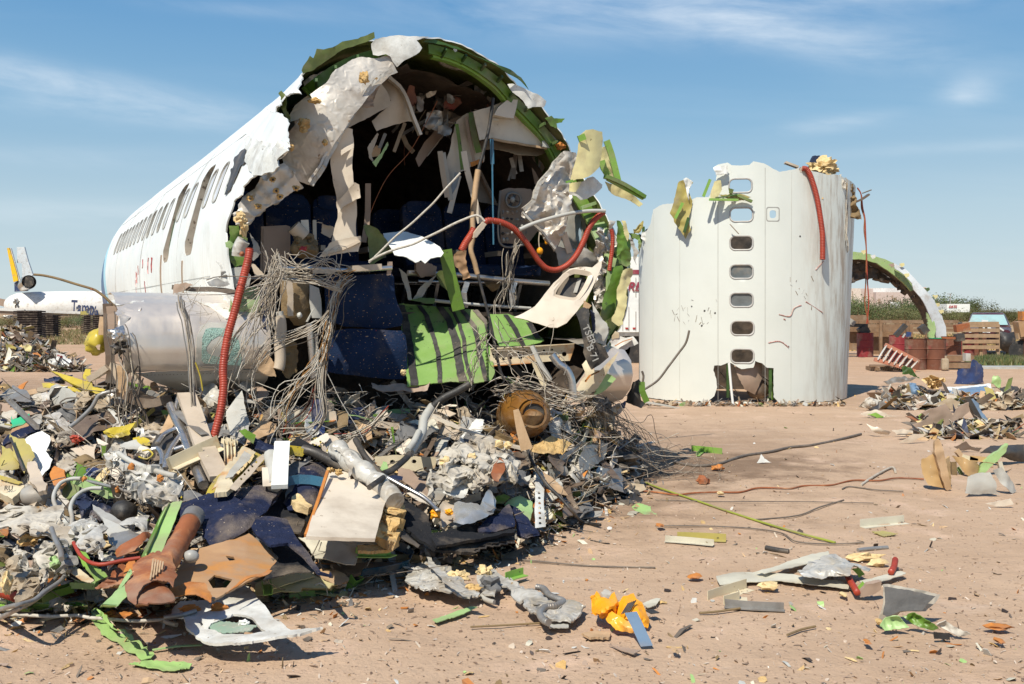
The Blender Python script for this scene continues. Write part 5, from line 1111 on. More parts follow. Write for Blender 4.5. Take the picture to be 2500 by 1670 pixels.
for i in range(60):
 a=random.Random(i+200); x=a.uniform(780,1440); y=a.uniform(930,1060); q=(x,y)
 yy=a.uniform(8.6,9.6)
 if i % 3==0:lump('S',q,(a.uniform(20,70),a.uniform(15,50)),yy,a.choice(['interior','dull_metal','dark_metal','interior_liner']),'hold_clutter',parent=fus,rough=.6,sub=2)
 else:strip('S',[q,(x+a.uniform(-60,60),y+a.uniform(-70,70))],a.uniform(.01,.05),yy,a.choice(['dull_metal','dark_metal','brown_panel','dark_green','interior_liner']),'hold_strut',parent=fus,prof='L')
# ================================================================ THE DEBRIS HEAP IN FRONT
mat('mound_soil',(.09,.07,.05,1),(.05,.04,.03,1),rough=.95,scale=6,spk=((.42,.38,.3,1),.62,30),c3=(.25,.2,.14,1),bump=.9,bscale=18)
mat('olive_yellow',(.42,.35,.10,1),(.34,.28,.08,1),rough=.5,scale=4,spk=((.12,.1,.04,1),.68,14),bump=.1)
mat('brown_metal',(.17,.12,.085,1),(.11,.08,.06,1),rough=.4,metal=.2,scale=4,c3=(.26,.2,.15,1),bump=.15)
mat('cloth_white',crease=.7,c1=(.50,.46,.39,1),c2=(.35,.31,.25,1),rough=.7,scale=6,spk=((.30,.17,.06,1),.68,9),bump=.6,bscale=18,c3=(.34,.29,.22,1))
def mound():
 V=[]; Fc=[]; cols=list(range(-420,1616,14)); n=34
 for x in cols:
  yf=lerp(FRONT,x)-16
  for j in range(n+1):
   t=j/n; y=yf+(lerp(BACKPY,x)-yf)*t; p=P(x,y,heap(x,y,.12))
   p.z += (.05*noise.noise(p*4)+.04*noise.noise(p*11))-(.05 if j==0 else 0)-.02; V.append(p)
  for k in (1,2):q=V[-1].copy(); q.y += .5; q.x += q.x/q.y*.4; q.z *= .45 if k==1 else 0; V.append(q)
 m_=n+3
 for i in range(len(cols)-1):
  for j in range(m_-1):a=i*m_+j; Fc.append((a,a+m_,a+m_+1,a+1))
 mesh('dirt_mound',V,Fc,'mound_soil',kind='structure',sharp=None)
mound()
A=lambda z,poly,off,mt,name,label,cat,**k:sheet(z,poly,hp(off),mt,name,label,cat,**k)
A('A2',[(430,160),(475,140),(560,165),(640,200),(760,225),(940,245),(1000,270),(990,320),(800,370),(600,400),(480,415),(370,412),(355,370),(385,330),(365,300),(410,230)],-.15,'pale_grey','skin_fragment','large grey-white skin fragment with a drawn oval on it','skin fragment',cr=.02,ay=.5,bend=(0,.15))
hose('A2',[(510,290),(560,255),(660,250),(745,275),(740,320),(640,345),(540,335),(510,290)],.006,hp(-.30),'wire_dark','oval_seal','thin dark oval line on the grey-white skin fragment','seal')
A('A2',[(0,285),(100,300),(240,330),(350,345),(365,362),(230,400),(120,385),(0,350)],-.1,'brown_panel','long_panel','long brownish panel lying at the left picture edge','panel',back='pale_grey')
A('A2',[(0,380),(80,400),(90,500),(0,520)],-.05,'pale_grey','panel','pale grey panel corner at the left edge below the long brown panel','panel')
A('A2',[(355,120),(420,116),(560,145),(700,175),(850,195),(880,225),(820,238),(600,190),(370,158)],-.2,'yellow','yellow_beam','lower yellow primed beam behind the oval marked skin','beam',ay=.3)
A('A2',[(430,18),(520,45),(650,80),(780,120),(790,190),(700,165),(560,100)],-.3,'yellow','yellow_beam','upper yellow primed beam pointing left above the dark blue cloth','beam',th=.02)
A('A2',[(700,75),(728,5),(775,0),(770,115),(735,110)],-.25,'yellow','yellow_bracket','small upright yellow bracket between the yellow beams','bracket')
A('A2',[(780,150),(850,165),(895,180),(850,235),(790,200)],-.35,'yellow','yellow_bracket','short bright yellow folded end at the right of the beams','bracket')
sheet('A1',[(880,1100),(900,1010),(960,965),(1060,958),(1108,1010),(1115,1100),(1090,1160),(1050,1200),(980,1200),(900,1150)],8.0,'yellow','yellow_bulkhead','crumpled round yellow shell with a torn hole left of the wing stub','shell',cr=.05,cs=6,bulge=.12,holes=[[(1010,1100),(1030,1080),(1055,1090),(1050,1130),(1025,1125)]])
A('A2',[(405,85),(470,45),(540,25),(600,45),(612,95),(510,122),(420,112)],-.05,'navy','dark_cloth','dark blue cloth bundle under the upper yellow beam','cloth',cr=.05,ridge=.05,bulge=.15)
A('A2',[(440,600),(500,545),(560,520),(660,470),(760,430),(870,390),(945,365),(962,430),(940,490),(860,520),(780,545),(700,600),(600,640),(500,664),(455,640)],-.3,'brown_metal','skin_fragment','long dark brown bent skin sheet lying across the left heap','skin fragment',cr=.03,cs=5,bend=(30,.1))
lump('A2',(650,595),(90,70),hp(-.42),'red_hose','red_lump','crushed red ribbed lump on the dark brown sheet','hose scrap',rough=.7)
A('A2',[(250,250),(330,200),(410,175),(415,260),(380,300),(280,300)],-.1,'cloth_white','white_scrap','white crumpled scrap left of the oval marked skin','scrap',ridge=.04)
A('A2',[(140,605),(350,535),(420,570),(432,610),(395,700),(445,765),(405,850),(345,925),(320,830),(285,740),(180,670)],-.45,'white_skin','white_panel','bright white torn panel under the dark blue carpet band','panel',cr=.015,ay=.2)
A('A2',[(22,660),(40,610),(70,565),(180,505),(260,480),(330,475),(352,530),(260,560),(190,590),(100,625)],-.55,'navy_carpet','carpet_band','curved dark blue carpet band over the bright white panel','carpet',cr=.02,th=.015,bend=(0,.15))
A('A2',[(95,415),(105,440),(160,425),(245,382),(258,420),(190,470),(100,500)],-.5,'teal' if 'teal' in MATS else mat('teal',(.04,.42,.20,1),(.03,.3,.14,1),rough=.4),'green_scrap','bright emerald green scrap at the upper left of the heap','scrap',cr=.02)
A('A2',[(100,500),(200,462),(280,470),(120,540),(85,560)],-.48,'tan_board','tan_strip','tan strip between the emerald scrap and carpet band','strip')
strip('A2',[(70,262),(190,380),(320,505)],.03,hp(-.6),'dull_metal','metal_bar','straight grey metal bar slanting down over the carpet band','bar',prof='L')
A('A2',[(0,655),(80,680),(130,722),(168,850),(105,866),(0,848)],-.55,'olive_yellow','olive_shell','dull yellow skin piece at the left edge','skin fragment',cr=.02,bend=(0,.08))
A('A2',[(75,545),(120,570),(200,600),(262,672),(292,765),(225,828),(195,885),(160,820),(130,730)],-.62,'olive_yellow','olive_shell','dull yellow pointed skin piece standing before the white panel','skin fragment',cr=.02,bend=(30,.08))
strip('A2',[(90,585),(135,700),(200,870)],.015,hp(-.72),'dark_metal','riveted_edge','dark riveted edge strip along the pointed dull yellow piece','edge strip')
A('A2',[(228,800),(300,790),(360,900),(405,985),(390,1042),(325,1052),(275,980),(240,880)],-.65,'beige','broken_board','broken beige board with ragged end before the white panel','board',cr=.02,th=.03,jag=3)
A('A2',[(0,560),(30,640),(10,700),(0,700)],-.2,'wood','splinter','brown splinter at the left picture edge','splinter')
bt=thing('grey_canister','smooth grey plastic canister with cap lying in the left heap','canister',P(85,1230,7))
lump('A2',(310,1080),(300,200),hp(-.35),'grey','body',parent=bt,rough=.04); lump('A2',(232,1008),(62,62),hp(-.45),'grey','cap',parent=bt,rough=.03,sub=2)
bxx=thing('cream_carton','cream box with small printed letters at the left edge of the heap','carton',P(25,1190,7))
A('A2',[(0,915),(100,935),(192,968),(205,1000),(150,1060),(105,1105),(0,1052)],-.5,'beam_cream','side',None,None,parent=bxx,th=.05); A('A2',[(0,905),(110,930),(192,962),(150,975),(0,935)],-.55,'yellow','edge',None,None,parent=bxx)
text(0,'RU',.045,P(21,1192,heap(21,1192,-.56)),(radians(80),0,0),'black',bxx)
A('A2',[(595,685),(700,655),(822,640),(800,700),(805,825),(720,770),(640,725)],-.3,'beige','beige_panel','beige four cornered panel below the dark brown sheet','panel')
A('A2',[(580,870),(640,785),(740,775),(765,850),(700,945),(650,1050),(560,1105),(525,1080),(560,1000)],-.35,'green','green_panel','deep green curved panel in the shade of the left heap','panel',bend=(0,.1),cr=.02)
A('A2',[(438,895),(455,860),(480,838),(560,870),(568,960),(520,1000),(495,1012),(450,980)],-.5,'rust_orange','rusty_disc','round orange rusty disc left of the deep green panel','disc',th=.02,cr=.02)
strip('A2',[(665,940),(820,1005),(965,1070)],.075,hp(-.6),'pale_green','stringer','light green perforated channel over the deep green panel','channel bar',prof='C')
hose('A2',[(650,935),(800,970),(1000,1020),(1300,1120)],.011,hp(-.66),'dull_metal','metal_rod','long thin grey rod lying over the light green channel','rod')
for i,q in enumerate(((720,945),(1000,1035))):lump('A2',q,(40,50),hp(-.68),'rust_orange','clip',['small orange clip on the left end of the thin rod','small orange clip at the middle of the thin rod'][i],'clip',rough=.7,sub=2)
hose('A2',[(870,1018),(780,1018),(700,1045),(635,1100),(600,1180),(612,1260),(608,1340)],.013,hp(-.72),'pale_grey','white_cable','white cable arching down in front of the deep green panel','cable')
hose('A2',[(690,935),(600,938),(520,970),(470,1040),(455,1110),(475,1180)],.013,hp(-.7),'pale_grey','white_cable','second white cable arching left of the first one','cable')
wires('A2',[(820,1000),(880,900),(980,870),(1080,900),(1100,980),(1000,1050),(900,1000),(960,920)],22,.05,.0028,hp(-.55),['wire','rope','wire_dark'],'wire_tangle','loose tangle of fine pale wire left of the silver blanket roll','wire bundle',loose=1.4,seed=61)
A('A2',[(900,725),(1010,715),(1050,745),(1120,790),(1200,832),(1300,870),(1400,900),(1490,910),(1540,960),(1552,1060),(1530,1120),(1460,1160),(1380,1182),(1300,1130),(1180,1090),(1095,1030),(1070,950),(1055,870),(1010,800),(920,785)],-.75,'foil_white','insulation_blanket','big wrinkled silver blanket with two rusty eyelets in the left heap','insulation blanket',cr=.03,cs=6,ridge=.06,th=.05,bulge=.15,res=5)
hose('A2',[(1010,720),(1100,782),(1230,838),(1400,892),(1492,912)],.018,hp(-.92),'pale_grey','blanket_hem','white piped hem along the top of the wrinkled silver blanket','hem')
for i,q in enumerate(((1115,835),(1362,930))):lump('A2',q,(54,60),hp(-.93),'rust_orange','eyelet',['rusty eyelet stain nearer the upper end of the silver blanket','rusty eyelet stain nearer the lower end of the silver blanket'][i],'eyelet',rough=.5,depth=.012)
lump('A2',(1050,1215),(220,190),hp(-.55),'black','rubber_boot','round black rubber boot in the shade under the silver blanket','rubber boot',rough=.12)
A('A2',[(670,1080),(760,1040),(900,1060),(1010,1120),(960,1200),(880,1290),(720,1260),(660,1160)],-.4,'navy','blue_scrap','dark blue crumpled plastic under the white cables','plastic sheet',cr=.05,ridge=.06,cs=8)
lump('A2',(790,880),(110,90),hp(-.45),'blue_paint','blue_lump','blue and silver crushed lump above the deep green panel','lump',rough=.5)
A('A2',[(800,950),(860,860),(930,880),(850,950),(820,985)],-.6,'foam_pale','foam_piece','pale foam chunk beside the blue and silver lump','foam',cr=.04,th=.03)
A('A2',[(785,1160),(850,1190),(960,1245),(1100,1350),(1050,1365),(880,1290),(790,1200)],-.75,'grey','grey_blade','long grey blade-like plate pointing down right','plate',th=.012)
A('A2',[(870,1250),(940,1290),(1100,1370),(950,1450),(965,1515),(925,1480),(900,1380)],-.8,'pale_grey','grey_plate','pale grey triangular plate below the blade-like plate','plate')
A('A3',[(-160,-10),(0,-70),(160,-90),(330,-50),(480,-40),(580,-10),(598,110),(662,140),(672,230),(665,300),(600,290),(555,270),(500,200),(450,168),(380,190),(300,190),(250,170),(180,215),(80,125),(0,105),(-160,100)],-.85,'cloth_white','crumpled_cloth','big crumpled off-white cloth draped at the left edge','cloth',cr=.04,cs=4,ridge=.07,th=.012,res=5)
A('A3',[(250,170),(290,100),(450,130),(540,150),(450,170),(380,190)],-1.0,'cloth_white','cloth_fold','loose fold hanging from the big off-white cloth','cloth',cr=.03,ridge=.04)
for i,(poly,mt,lb) in enumerate((([(20,560),(80,540),(180,510),(300,620),(310,740),(200,740),(90,720),(20,640)],'canvas_pale','stained beige blanket wad at the lower left edge'),
  ([(160,520),(170,430),(210,330),(260,400),(310,490),(290,600),(220,560)],'cloth_white','small pointed blanket wad above the stained beige wad'),
  ([(330,480),(350,380),(420,250),(500,330),(530,420),(500,560),(400,670),(350,600)],'cloth_white','upright crumpled blanket strip in the lower left heap'),
  ([(430,420),(500,400),(535,420),(520,530),(440,520)],'pale_green','pale green scrap framed by the upright crumpled strip'),
  ([(540,290),(640,310),(635,450),(580,540),(545,580),(560,420)],'grey','grey torn lining hanging under the off-white cloth'),
  ([(60,470),(120,415),(180,430),(150,510),(70,520)],'canvas_pale','small tan blanket scrap near the left edge'))):
 if 'canvas_pale' not in MATS:mat('canvas_pale',(.42,.34,.24,1),(.30,.23,.15,1),rough=.8,scale=7,spk=((.2,.1,.04,1),.66,10),bump=.5,bscale=22)
 A('A3',poly,-.7-.05*i,mt,'blanket_scrap',lb,'blanket scrap',cr=.05,cs=8,ridge=.06,th=.02)
lump('A3',(270,250),(190,120),hp(-.65),'foam','foam_chunk','brown crumbling foam chunk under the off-white cloth','foam',rough=.7); lump('A3',(60,640),(90,170),hp(-.9),'foam_pale','foam_chunk','yellowish foam lump at the end of the stained beige wad','foam',rough=.6)
hose('A3',[(-60,690),(60,715),(230,775)],.042,hp(-.4),'red_hose','red_hose','short red ribbed hose lying at the bottom left edge','hose',corr=.02)
A('A3',[(665,190),(700,115),(800,52),(905,92),(948,200),(948,350),(1000,420),(1052,465),(1045,505),(960,430),(860,335),(760,290),(690,240)],-.9,'foil_white','insulation_wad','white crumpled foil wad with dark holes like a muzzle','insulation wad',cr=.04,cs=7,ridge=.07,bulge=.14,th=.02,res=4.5)
for i,q in enumerate(((890,282),(800,305),(700,200))):lump('A3',q,(44,34),hp(-1.1),'black','burn_hole',['right hand dark hole in the muzzle shaped foil wad','small middle hole in the muzzle shaped foil wad','upper left hole in the muzzle shaped foil wad'][i],'hole',rough=.3,sub=2,group='dark holes in the foil wad',depth=.01)
A('A3',[(640,90),(700,60),(800,45),(900,80),(850,105),(740,150),(680,210),(650,170)],-.8,'foil_white','foil_rim','curled silver rim behind the muzzle shaped foil wad','foil',cr=.02,ridge=.04)
A('A3',[(1005,240),(1022,205),(1100,180),(1190,150),(1300,200),(1372,250),(1300,282),(1180,310),(1080,345),(1030,300)],-.85,'dull_metal','dark_panel','dark grey bent panel with a pale rim beside the lime strip','panel',cr=.012,bend=(0,.06))
A('A3',[(1130,90),(1200,65),(1260,60),(1335,82),(1400,160),(1412,212),(1320,195),(1250,150),(1180,130)],-.8,'foil_white','foil_cap','ribbed silver foil cap above the dark grey bent panel','foil',cr=.03,ridge=.05,bulge=.1)
A('A3',[(1060,392),(1078,325),(1200,250),(1290,200),(1370,178),(1402,205),(1300,290),(1205,345),(1130,392)],-.95,'rust','rust_sheet','curled rust brown sheet just left of the lime strip','sheet',cr=.03,bend=(0,.08))
A('A3',[(865,660),(930,620),(1010,580),(1085,490),(1200,385),(1290,325),(1298,410),(1225,500),(1160,620),(1110,720),(1000,740),(920,742),(890,700)],-.75,'rust','rust_sheet','broad rust brown torn sheet under the lime strip','sheet',cr=.04,cs=6,ridge=.03,res=4)
A('A3',[(1150,480),(1220,430),(1260,480),(1180,610),(1120,640)],-.82,'rust_orange','orange_flake','bright orange flake on the broad rust sheet','flake',cr=.03)
A('S',[(422,1227),(445,1224),(436,1250),(430,1268),(420,1290),(408,1318),(396,1346),(372,1356),(354,1354),(375,1317),(391,1268),(406,1240)],-1.05,'lime_pale' if 'lime_pale' in MATS else mat('lime_pale',(.33,.50,.17,1),(.28,.44,.14,1),rough=.45,scale=4,spk=((.12,.16,.06,1),.7,22),bump=.08),'lime_strip','broad bright lime strip standing beside the rusty tube','strip',cr=.006,cs=4)
strip('S',[(408,1232),(390,1270),(352,1354)],.03,hp(-1.06),'green','lime_strip_edge','dark green flange along the broad lime strip','flange',prof='L')
A('A3',[(900,895),(990,790),(1060,720),(1190,520),(1215,560),(1100,700),(1165,640),(1180,700),(1150,780),(1060,860),(950,890)],-.95,'pale_green','lime_strip','lower pale green strip running under the rust roll','strip',cr=.01)
A('A3',[(610,480),(660,470),(860,620),(830,640),(740,620),(650,560)],-.75,'beam_cream','cream_blade','cream narrow blade lying left of the rust sheets','strip')
A('A3',[(670,280),(720,300),(800,400),(990,590),(880,640),(780,500),(700,400)],-.7,'lime','lime_bar','lime green bar crossing behind the broad rust sheet','bar',cr=.01)
A('A3',[(-40,770),(0,770),(200,778),(400,792),(600,812),(740,832),(805,850),(700,880),(560,892),(300,885),(0,862),(-40,860)],-.15,'lime','lime_beam','long lime green beam lying flat at the bottom left','beam',cr=.008,th=.02)
strip('A3',[(350,795),(480,740),(655,690)],.06,hp(-.35),'green','stringer','short dark lined green stringer above the long lime beam','stringer',prof='C')
strip('A3',[(660,660),(880,668)],.05,hp(-.4),'pale_green','stringer','short level green stringer left of the rust sheets','stringer',prof='C')
A('A3',[(585,880),(700,860),(800,852),(805,870),(700,890),(590,900)],-.3,'olive','olive_strip','thin olive strip at the right end of the lime beam','strip')
hose('A3',[(-40,900),(100,860),(300,810),(420,720),(560,620),(630,500),(640,330)],.012,hp(-.75),'dull_metal','grey_cable','grey cable curving up from the left over the lime beam','cable')
hose('A3',[(-40,985),(150,890),(320,800),(440,680),(520,590)],.012,hp(-.7),'dull_metal','grey_cable','second grey cable crossing the first above the lime beam','cable')
hose('A3',[(470,150),(500,240),(550,350),(560,430)],.014,hp(-1.05),'dull_metal','grey_rod','grey rod poking down out of the off-white cloth','rod')
hose('A3',[(670,280),(740,400),(850,470),(960,475),(1100,445),(1280,418)],.010,hp(-1.0),'red_hose','red_cable','thin brownish red cable sagging across the rust sheets','cable')
hose('A3',[(-40,942),(200,945),(450,955),(700,940),(840,960),(1000,980),(1200,980),(1500,965),(1700,930),(1900,905),(2040,890)],.009,lambda x,y:gnd(.05)(x,y),'rope','white_cord','long white cord stretched level across the bottom left ground','cord',rough=.012)
rt=thing('rust_tube','long rust brown rolled sheet with a grey collar, leaning on the tan board','rolled sheet',P(430,1400,5.7))
pth=path3('S',[(466,1272),(440,1320),(410,1372),(395,1400)],lambda x,y:heap(x,y,-.95)); pth=smooth_path(pth,.03); m=MB()
m.tube(pth,[.056+.006*noise.noise(p*20) for p in pth],18,caps=True); m.make('roll','rust',rt)
m=MB(); q=path3('S',[(474,1258),(464,1276)],lambda x,y:heap(x,y,-.96)); m.tube(smooth_path(q,.02),.062,18); m.make('collar','dull_metal',rt)
A('A3',[(1155,760),(1165,680),(1230,560),(1220,480),(1300,402),(1420,355),(1482,345),(1560,385),(1590,470),(1602,560),(1570,690),(1540,645),(1450,612),(1320,665),(1268,725),(1240,835),(1190,800)],-1.05,'rust','upper_curl',None,None,parent=rt,cr=.02,cs=5,bulge=.09,res=4,jag=2.5)
A('A3',[(1232,905),(1240,800),(1290,740),(1335,700),(1440,632),(1535,665),(1570,760),(1582,870),(1450,905),(1310,922)],-.98,'rust','lower_curl',None,None,parent=rt,cr=.02,cs=5,bulge=.08,res=4,jag=2.)
A('A3',[(1240,968),(1350,905),(1470,870),(1582,860),(1565,930),(1450,975),(1310,1002)],-.6,'rust','flat_end',None,None,parent=rt,cr=.012)
for i in range(5):strip('A3',[(1400+i*22,430+i*6),(1370+i*26,620-i*25)],.008,hp(-1.16),'wood','peeled_fibre',parent=rt,rough=.006)
for i in range(5):strip('S',[(466-i*3,1282+i*4),(430-i*3,1345+i*3)],.007,lambda x,y:heap(x,y,-1.02),'wood','peeled_fibre',parent=rt,rough=.004)
tb=thing('tan_board','big tan board with torn holes and a grey corner edge in the foreground','board',P(560,1420,5.7))
A('A4',[(590,715),(795,895),(772,950),(700,990),(560,1060),(450,1120),(350,1178),(300,1142),(200,1122),(60,1132),(48,1080),(75,1000),(140,900),(240,820),(400,780)],-.72,'tan_board','board',None,None,parent=tb,th=.012,cr=.008,cs=3,ay=.15,holes=[[(305,1045),(350,1005),(440,1030),(470,1040),(430,1095),(340,1100)],[(425,872),(480,878),(492,905),(450,908)]],res=5)
A('A4',[(588,713),(632,735),(700,790),(797,885),(762,908),(690,840)],-.75,'dull_metal','corner_edge',None,None,parent=tb,jag=.4)
A('A4',[(55,1110),(150,1082),(235,1062),(285,1065),(300,1105),(352,1178),(220,1135),(130,1140),(70,1150)],-.82,'rust_orange','torn_front',None,None,parent=tb,cr=.03,bulge=.05,ridge=.02)
A('A4',[(560,1045),(700,985),(795,905),(780,955),(720,1000),(600,1045),(420,1140)],-.75,'rust_orange','torn_edge',None,None,parent=tb,cr=.02)
lump('A4',(190,880),(110,90),hp(-.9),'grey','grey_bulb','grey round plastic end under the rusty tube','plastic end',rough=.06)
wpn=thing('torn_window_panel','torn white panel with a broken window opening, hovering at the front left','panel',P(560,1560,5.1))
wy=lambda x,y:gnd(.10+max(0,(x-520))*.0002)(x,y)
sheet('A4',[(560,1072),(600,1100),(660,1180),(760,1300),(880,1388),(1000,1375),(1112,1374),(1000,1402),(905,1432),(730,1455),(560,1477),(420,1485),(310,1482),(220,1442),(160,1380),(130,1300),(60,1285),(50,1240),(120,1190),(300,1180),(420,1150)],wy,'white_torn','panel',parent=wpn,cr=.012,cs=6,th=.012,jag=2.2,res=5,back='brown_panel',clampz=False,
  holes=[[(270,1330),(420,1300),(480,1285),(560,1290),(640,1330),(705,1390),(600,1412),(400,1422),(310,1392)]])
sheet('A4',[(300,1340),(420,1330),(560,1340),(650,1360),(600,1400),(420,1412),(330,1390)],lambda x,y:wy(x,y)-.01,'teal_glass' if 'teal_glass' in MATS else mat('teal_glass',(.32,.40,.32,1),(.20,.36,.25,1),rough=.5,scale=9,spk=((.5,.5,.42,1),.6,20)),'window_remains',parent=wpn,jag=3,clampz=False)
sheet('A4',[(262,1325),(420,1290),(470,1280),(470,1300),(420,1320),(330,1345),(320,1395),(290,1380)],lambda x,y:wy(x,y)-.03,'white_torn','curled_lip',parent=wpn,cr=.02,clampz=False)
for i,(c_,s_,mt) in enumerate((((180,1245),(140,50),'rust_orange'),((385,1240),(120,60),'rust_orange'),((560,1345),(80,40),'white_torn'))):lump('A4',c_,s_,lambda x,y:wy(x,y)-.03,mt,'flake',['orange crumb on the left of the torn window panel','orange angular flake on the torn window panel','white crumb in the broken window opening'][i],'flake',rough=.5,depth=.015)
hose('A4',[(0,1305),(120,1290),(220,1260)],.012,lambda x,y:wy(x,y)-.04,'dull_metal','grey_cable','grey cable end resting on the torn window panel','cable')
cs_=thing('rolled_skin','pale yellow rolled skin with green ribs and torn orange end on the ground','skin fragment',P(720,1430,5.8))
A('A4',[(605,1085),(700,1040),(800,1005),(900,975),(1000,958),(1050,1010),(1120,1052),(1240,1092),(1280,1120),(1300,1168),(1100,1152),(1000,1132),(820,1122),(700,1145),(612,1140)],-.25,'cream','sheet',None,None,parent=cs_,bulge=.09,cr=.008)
A('A4',[(700,1060),(900,985),(1000,970),(1048,1020),(900,1060),(740,1110)],-.36,'cream','doubler',None,None,parent=cs_,bulge=.02,cr=.004)
A('A4',[(1060,1010),(1150,990),(1230,972),(1305,1012),(1275,1095),(1180,1072),(1110,1050)],-.3,'wood','torn_lining',None,None,parent=cs_,cr=.03)
A('A4',[(610,1060),(660,1040),(720,1060),(700,1110),(620,1110)],-.25,'olive','fold',None,None,parent=cs_,cr=.03)
strip('A4',[(712,1060),(725,1130)],.05,hp(-.4),'lime','rib',parent=cs_,prof='C'); strip('A4',[(690,1190),(740,1160),(800,1140)],.08,hp(-.1),'lime','rib',parent=cs_,prof='L')
strip('A4',[(805,1150),(830,1195),(940,1190),(1100,1165)],.10,hp(-.12),'lime','rib',parent=cs_,prof='L',rough=.02); strip('A4',[(1285,1090),(1350,1020)],.08,hp(-.2),'lime','rib',parent=cs_,prof='C')
strip('A4',[(1000,1165),(1180,1160)],.07,hp(.0),'dark_green','rib',parent=cs_,prof='L')
A('A4',[(112,520),(200,480),(290,455),(450,430),(640,400),(842,400),(800,460),(720,560),(650,630),(600,695),(560,725),(480,760),(400,790),(310,802),(250,745),(285,640),(230,590),(110,610)],-.75,'navy_carpet','carpet_piece','large speckled navy carpet sheet draped over the middle of the heap','carpet',cr=.03,cs=3,ridge=.025,th=.015,bulge=.18,res=6)
A('A4',[(845,400),(900,420),(1000,560),(950,735),(900,720),(850,640),(700,610),(640,640),(720,560)],-.6,'black_felt','carpet_underside','black felt underside between the two navy carpet sheets','carpet',cr=.02,th=.01)
A('A4',[(608,672),(640,622),(700,603),(850,628),(900,700),(960,780),(1020,870),(1092,980),(1150,1000),(1160,975),(1170,1005),(1080,990),(1000,905),(870,785),(735,805),(640,730)],-.95,'navy_carpet','carpet_piece','folded navy carpet flap reaching down to the pale yellow skin','carpet',cr=.02,cs=4,th=.015,bulge=.1)
A('A4',[(730,800),(870,785),(1000,900),(1080,985),(1000,1000),(860,1010),(700,1030),(760,950),(790,890)],-.75,'black_felt','carpet_underside','black felt hollow under the folded navy carpet flap','carpet',cr=.02)
A('A4',[(900,250),(1000,218),(1070,235),(1142,282),(1120,360),(1085,480),(1045,575),(960,580),(880,560),(858,500),(900,440),(930,360),(860,330)],-.6,'navy_carpet','carpet_piece','navy carpet bulge behind the tall cream board','carpet',cr=.03,cs=4,ridge=.03,bulge=.2,th=.015)
A('A4',[(855,250),(900,225),(1045,218),(980,250),(925,300),(905,420),(870,492),(862,400),(850,330)],-.72,'dull_cloth' if 'dull_cloth' in MATS else mat('dull_cloth',(.16,.155,.15,1),(.10,.10,.10,1),rough=.9,scale=6,bump=.3),'grey_cloth','dark grey cloth strap folded over the navy carpet bulge','cloth',cr=.03,ridge=.02)
A('A4',[(895,455),(930,430),(980,470),(1035,520),(1000,548),(930,505)],-.78,'foam_pale','foam_wedge','yellow foam wedge lying on the navy carpet bulge','foam',th=.05,cr=.03)
A('A4',[(620,30),(650,60),(720,120),(790,150),(790,175),(700,170),(630,120)],-.5,'navy','carpet_scrap','small dark blue carpet scrap above the cream tray frame','carpet',cr=.03,ridge=.03)
strip('A4',[(825,385),(870,355),(940,342),(1020,345),(1110,362)],.06,hp(-.85),'blue_strap','blue_band','curved glossy blue plastic band over the carpet bulge','band',twist=(pi/2,pi/2))
strip('A4',[(430,440),(560,405),(700,388)],.05,hp(-.6),'blue_strap','blue_band','flat blue band along the top of the large carpet','band')
cb_=thing('cream_board','tall cream board with an orange left edge standing in the heap','board',P(830,1310,6.4))
A('A4',[(1140,292),(1170,268),(1200,302),(1220,285),(1290,298),(1300,342),(1332,340),(1420,400),(1552,465),(1510,610),(1472,755),(1250,748),(1100,742),(990,735),(1030,610),(1075,480)],-1.0,'beige_panel','face',None,None,parent=cb_,cr=.004,th=.02,ay=-.15,jag=1.,back='wood')
strip('A4',[(1140,290),(1065,520),(988,735)],.018,hp(-1.02),'rust_orange','left_edge',parent=cb_,prof='box')
lump('A4',(1160,275),(50,40),hp(-1.02),'foam','honeycomb',parent=cb_,rough=.7); lump('A4',(1218,292),(50,34),hp(-1.02),'foam','honeycomb',parent=cb_,rough=.7)
A('A4',[(1500,560),(1560,480),(1670,510),(1665,580),(1600,620),(1530,610)],-.85,'foam','foam_block','brown yellow foam block right of the tall cream board','foam',cr=.04,ridge=.03,th=.08)
A('A4',[(1480,640),(1540,620),(1640,700),(1620,780),(1540,770),(1490,750)],-.8,'foam','foam_block','shaded brown foam lump at the foot of the tall cream board','foam',cr=.05,ridge=.05,th=.06)
pth=smooth_path(path3('A4',[(1200,125),(1280,200),(1390,290),(1490,370),(1560,440),(1610,500)],hp(-1.0)),.03); m=MB()
m.tube(pth,[.065+.012*noise.noise(p*14)+.008*sin(i*1.3) for i,p in enumerate(pth)],16); m.make('silver_duct','foil_white',label='crumpled silver insulation duct lying behind the tall cream board',cat='duct')
A('A4',[(1185,120),(1230,118),(1300,170),(1330,250),(1305,340),(1290,300),(1290,230),(1240,160)],-1.1,'cloth_white','duct_collar','torn white collar at the upper end of the silver duct','collar',cr=.03,ridge=.02)
hose('A4',[(1430,400),(1480,365),(1530,330)],.018,hp(-1.15),'black','black_band','black band tied round the silver duct','band')
hose('A4',[(1530,330),(1400,180),(1340,60)],.02,hp(-.9),'dark_metal','black_strip','black rubber strip rising left of the bent grey pipe','strip',rough=.01)
hose('Z8',[(1510,1200),(1600,1160),(1720,1060),(1760,1010)],.022,hp(-.95),'black','black_hose','black hose continuing the bent grey pipe','hose')
hose('Z8',[(1765,1000),(1830,900),(1880,800),(1900,680),(1975,560)],.034,hp(-.85),'pale_grey','bent_pipe','bent grey pipe rising from the heap to the hold','pipe',n=12)
hose('Z8',[(1740,980),(1800,900),(1850,800)],.024,hp(-.93),'pale_grey','bent_pipe','thinner grey pipe twin beside the bent grey pipe','pipe')
hose('Z8',[(1990,555),(2080,480),(2200,420),(2340,340)],.030,7.6,'black','black_hose','thick black hose running from the pipe up to the green floor','hose')
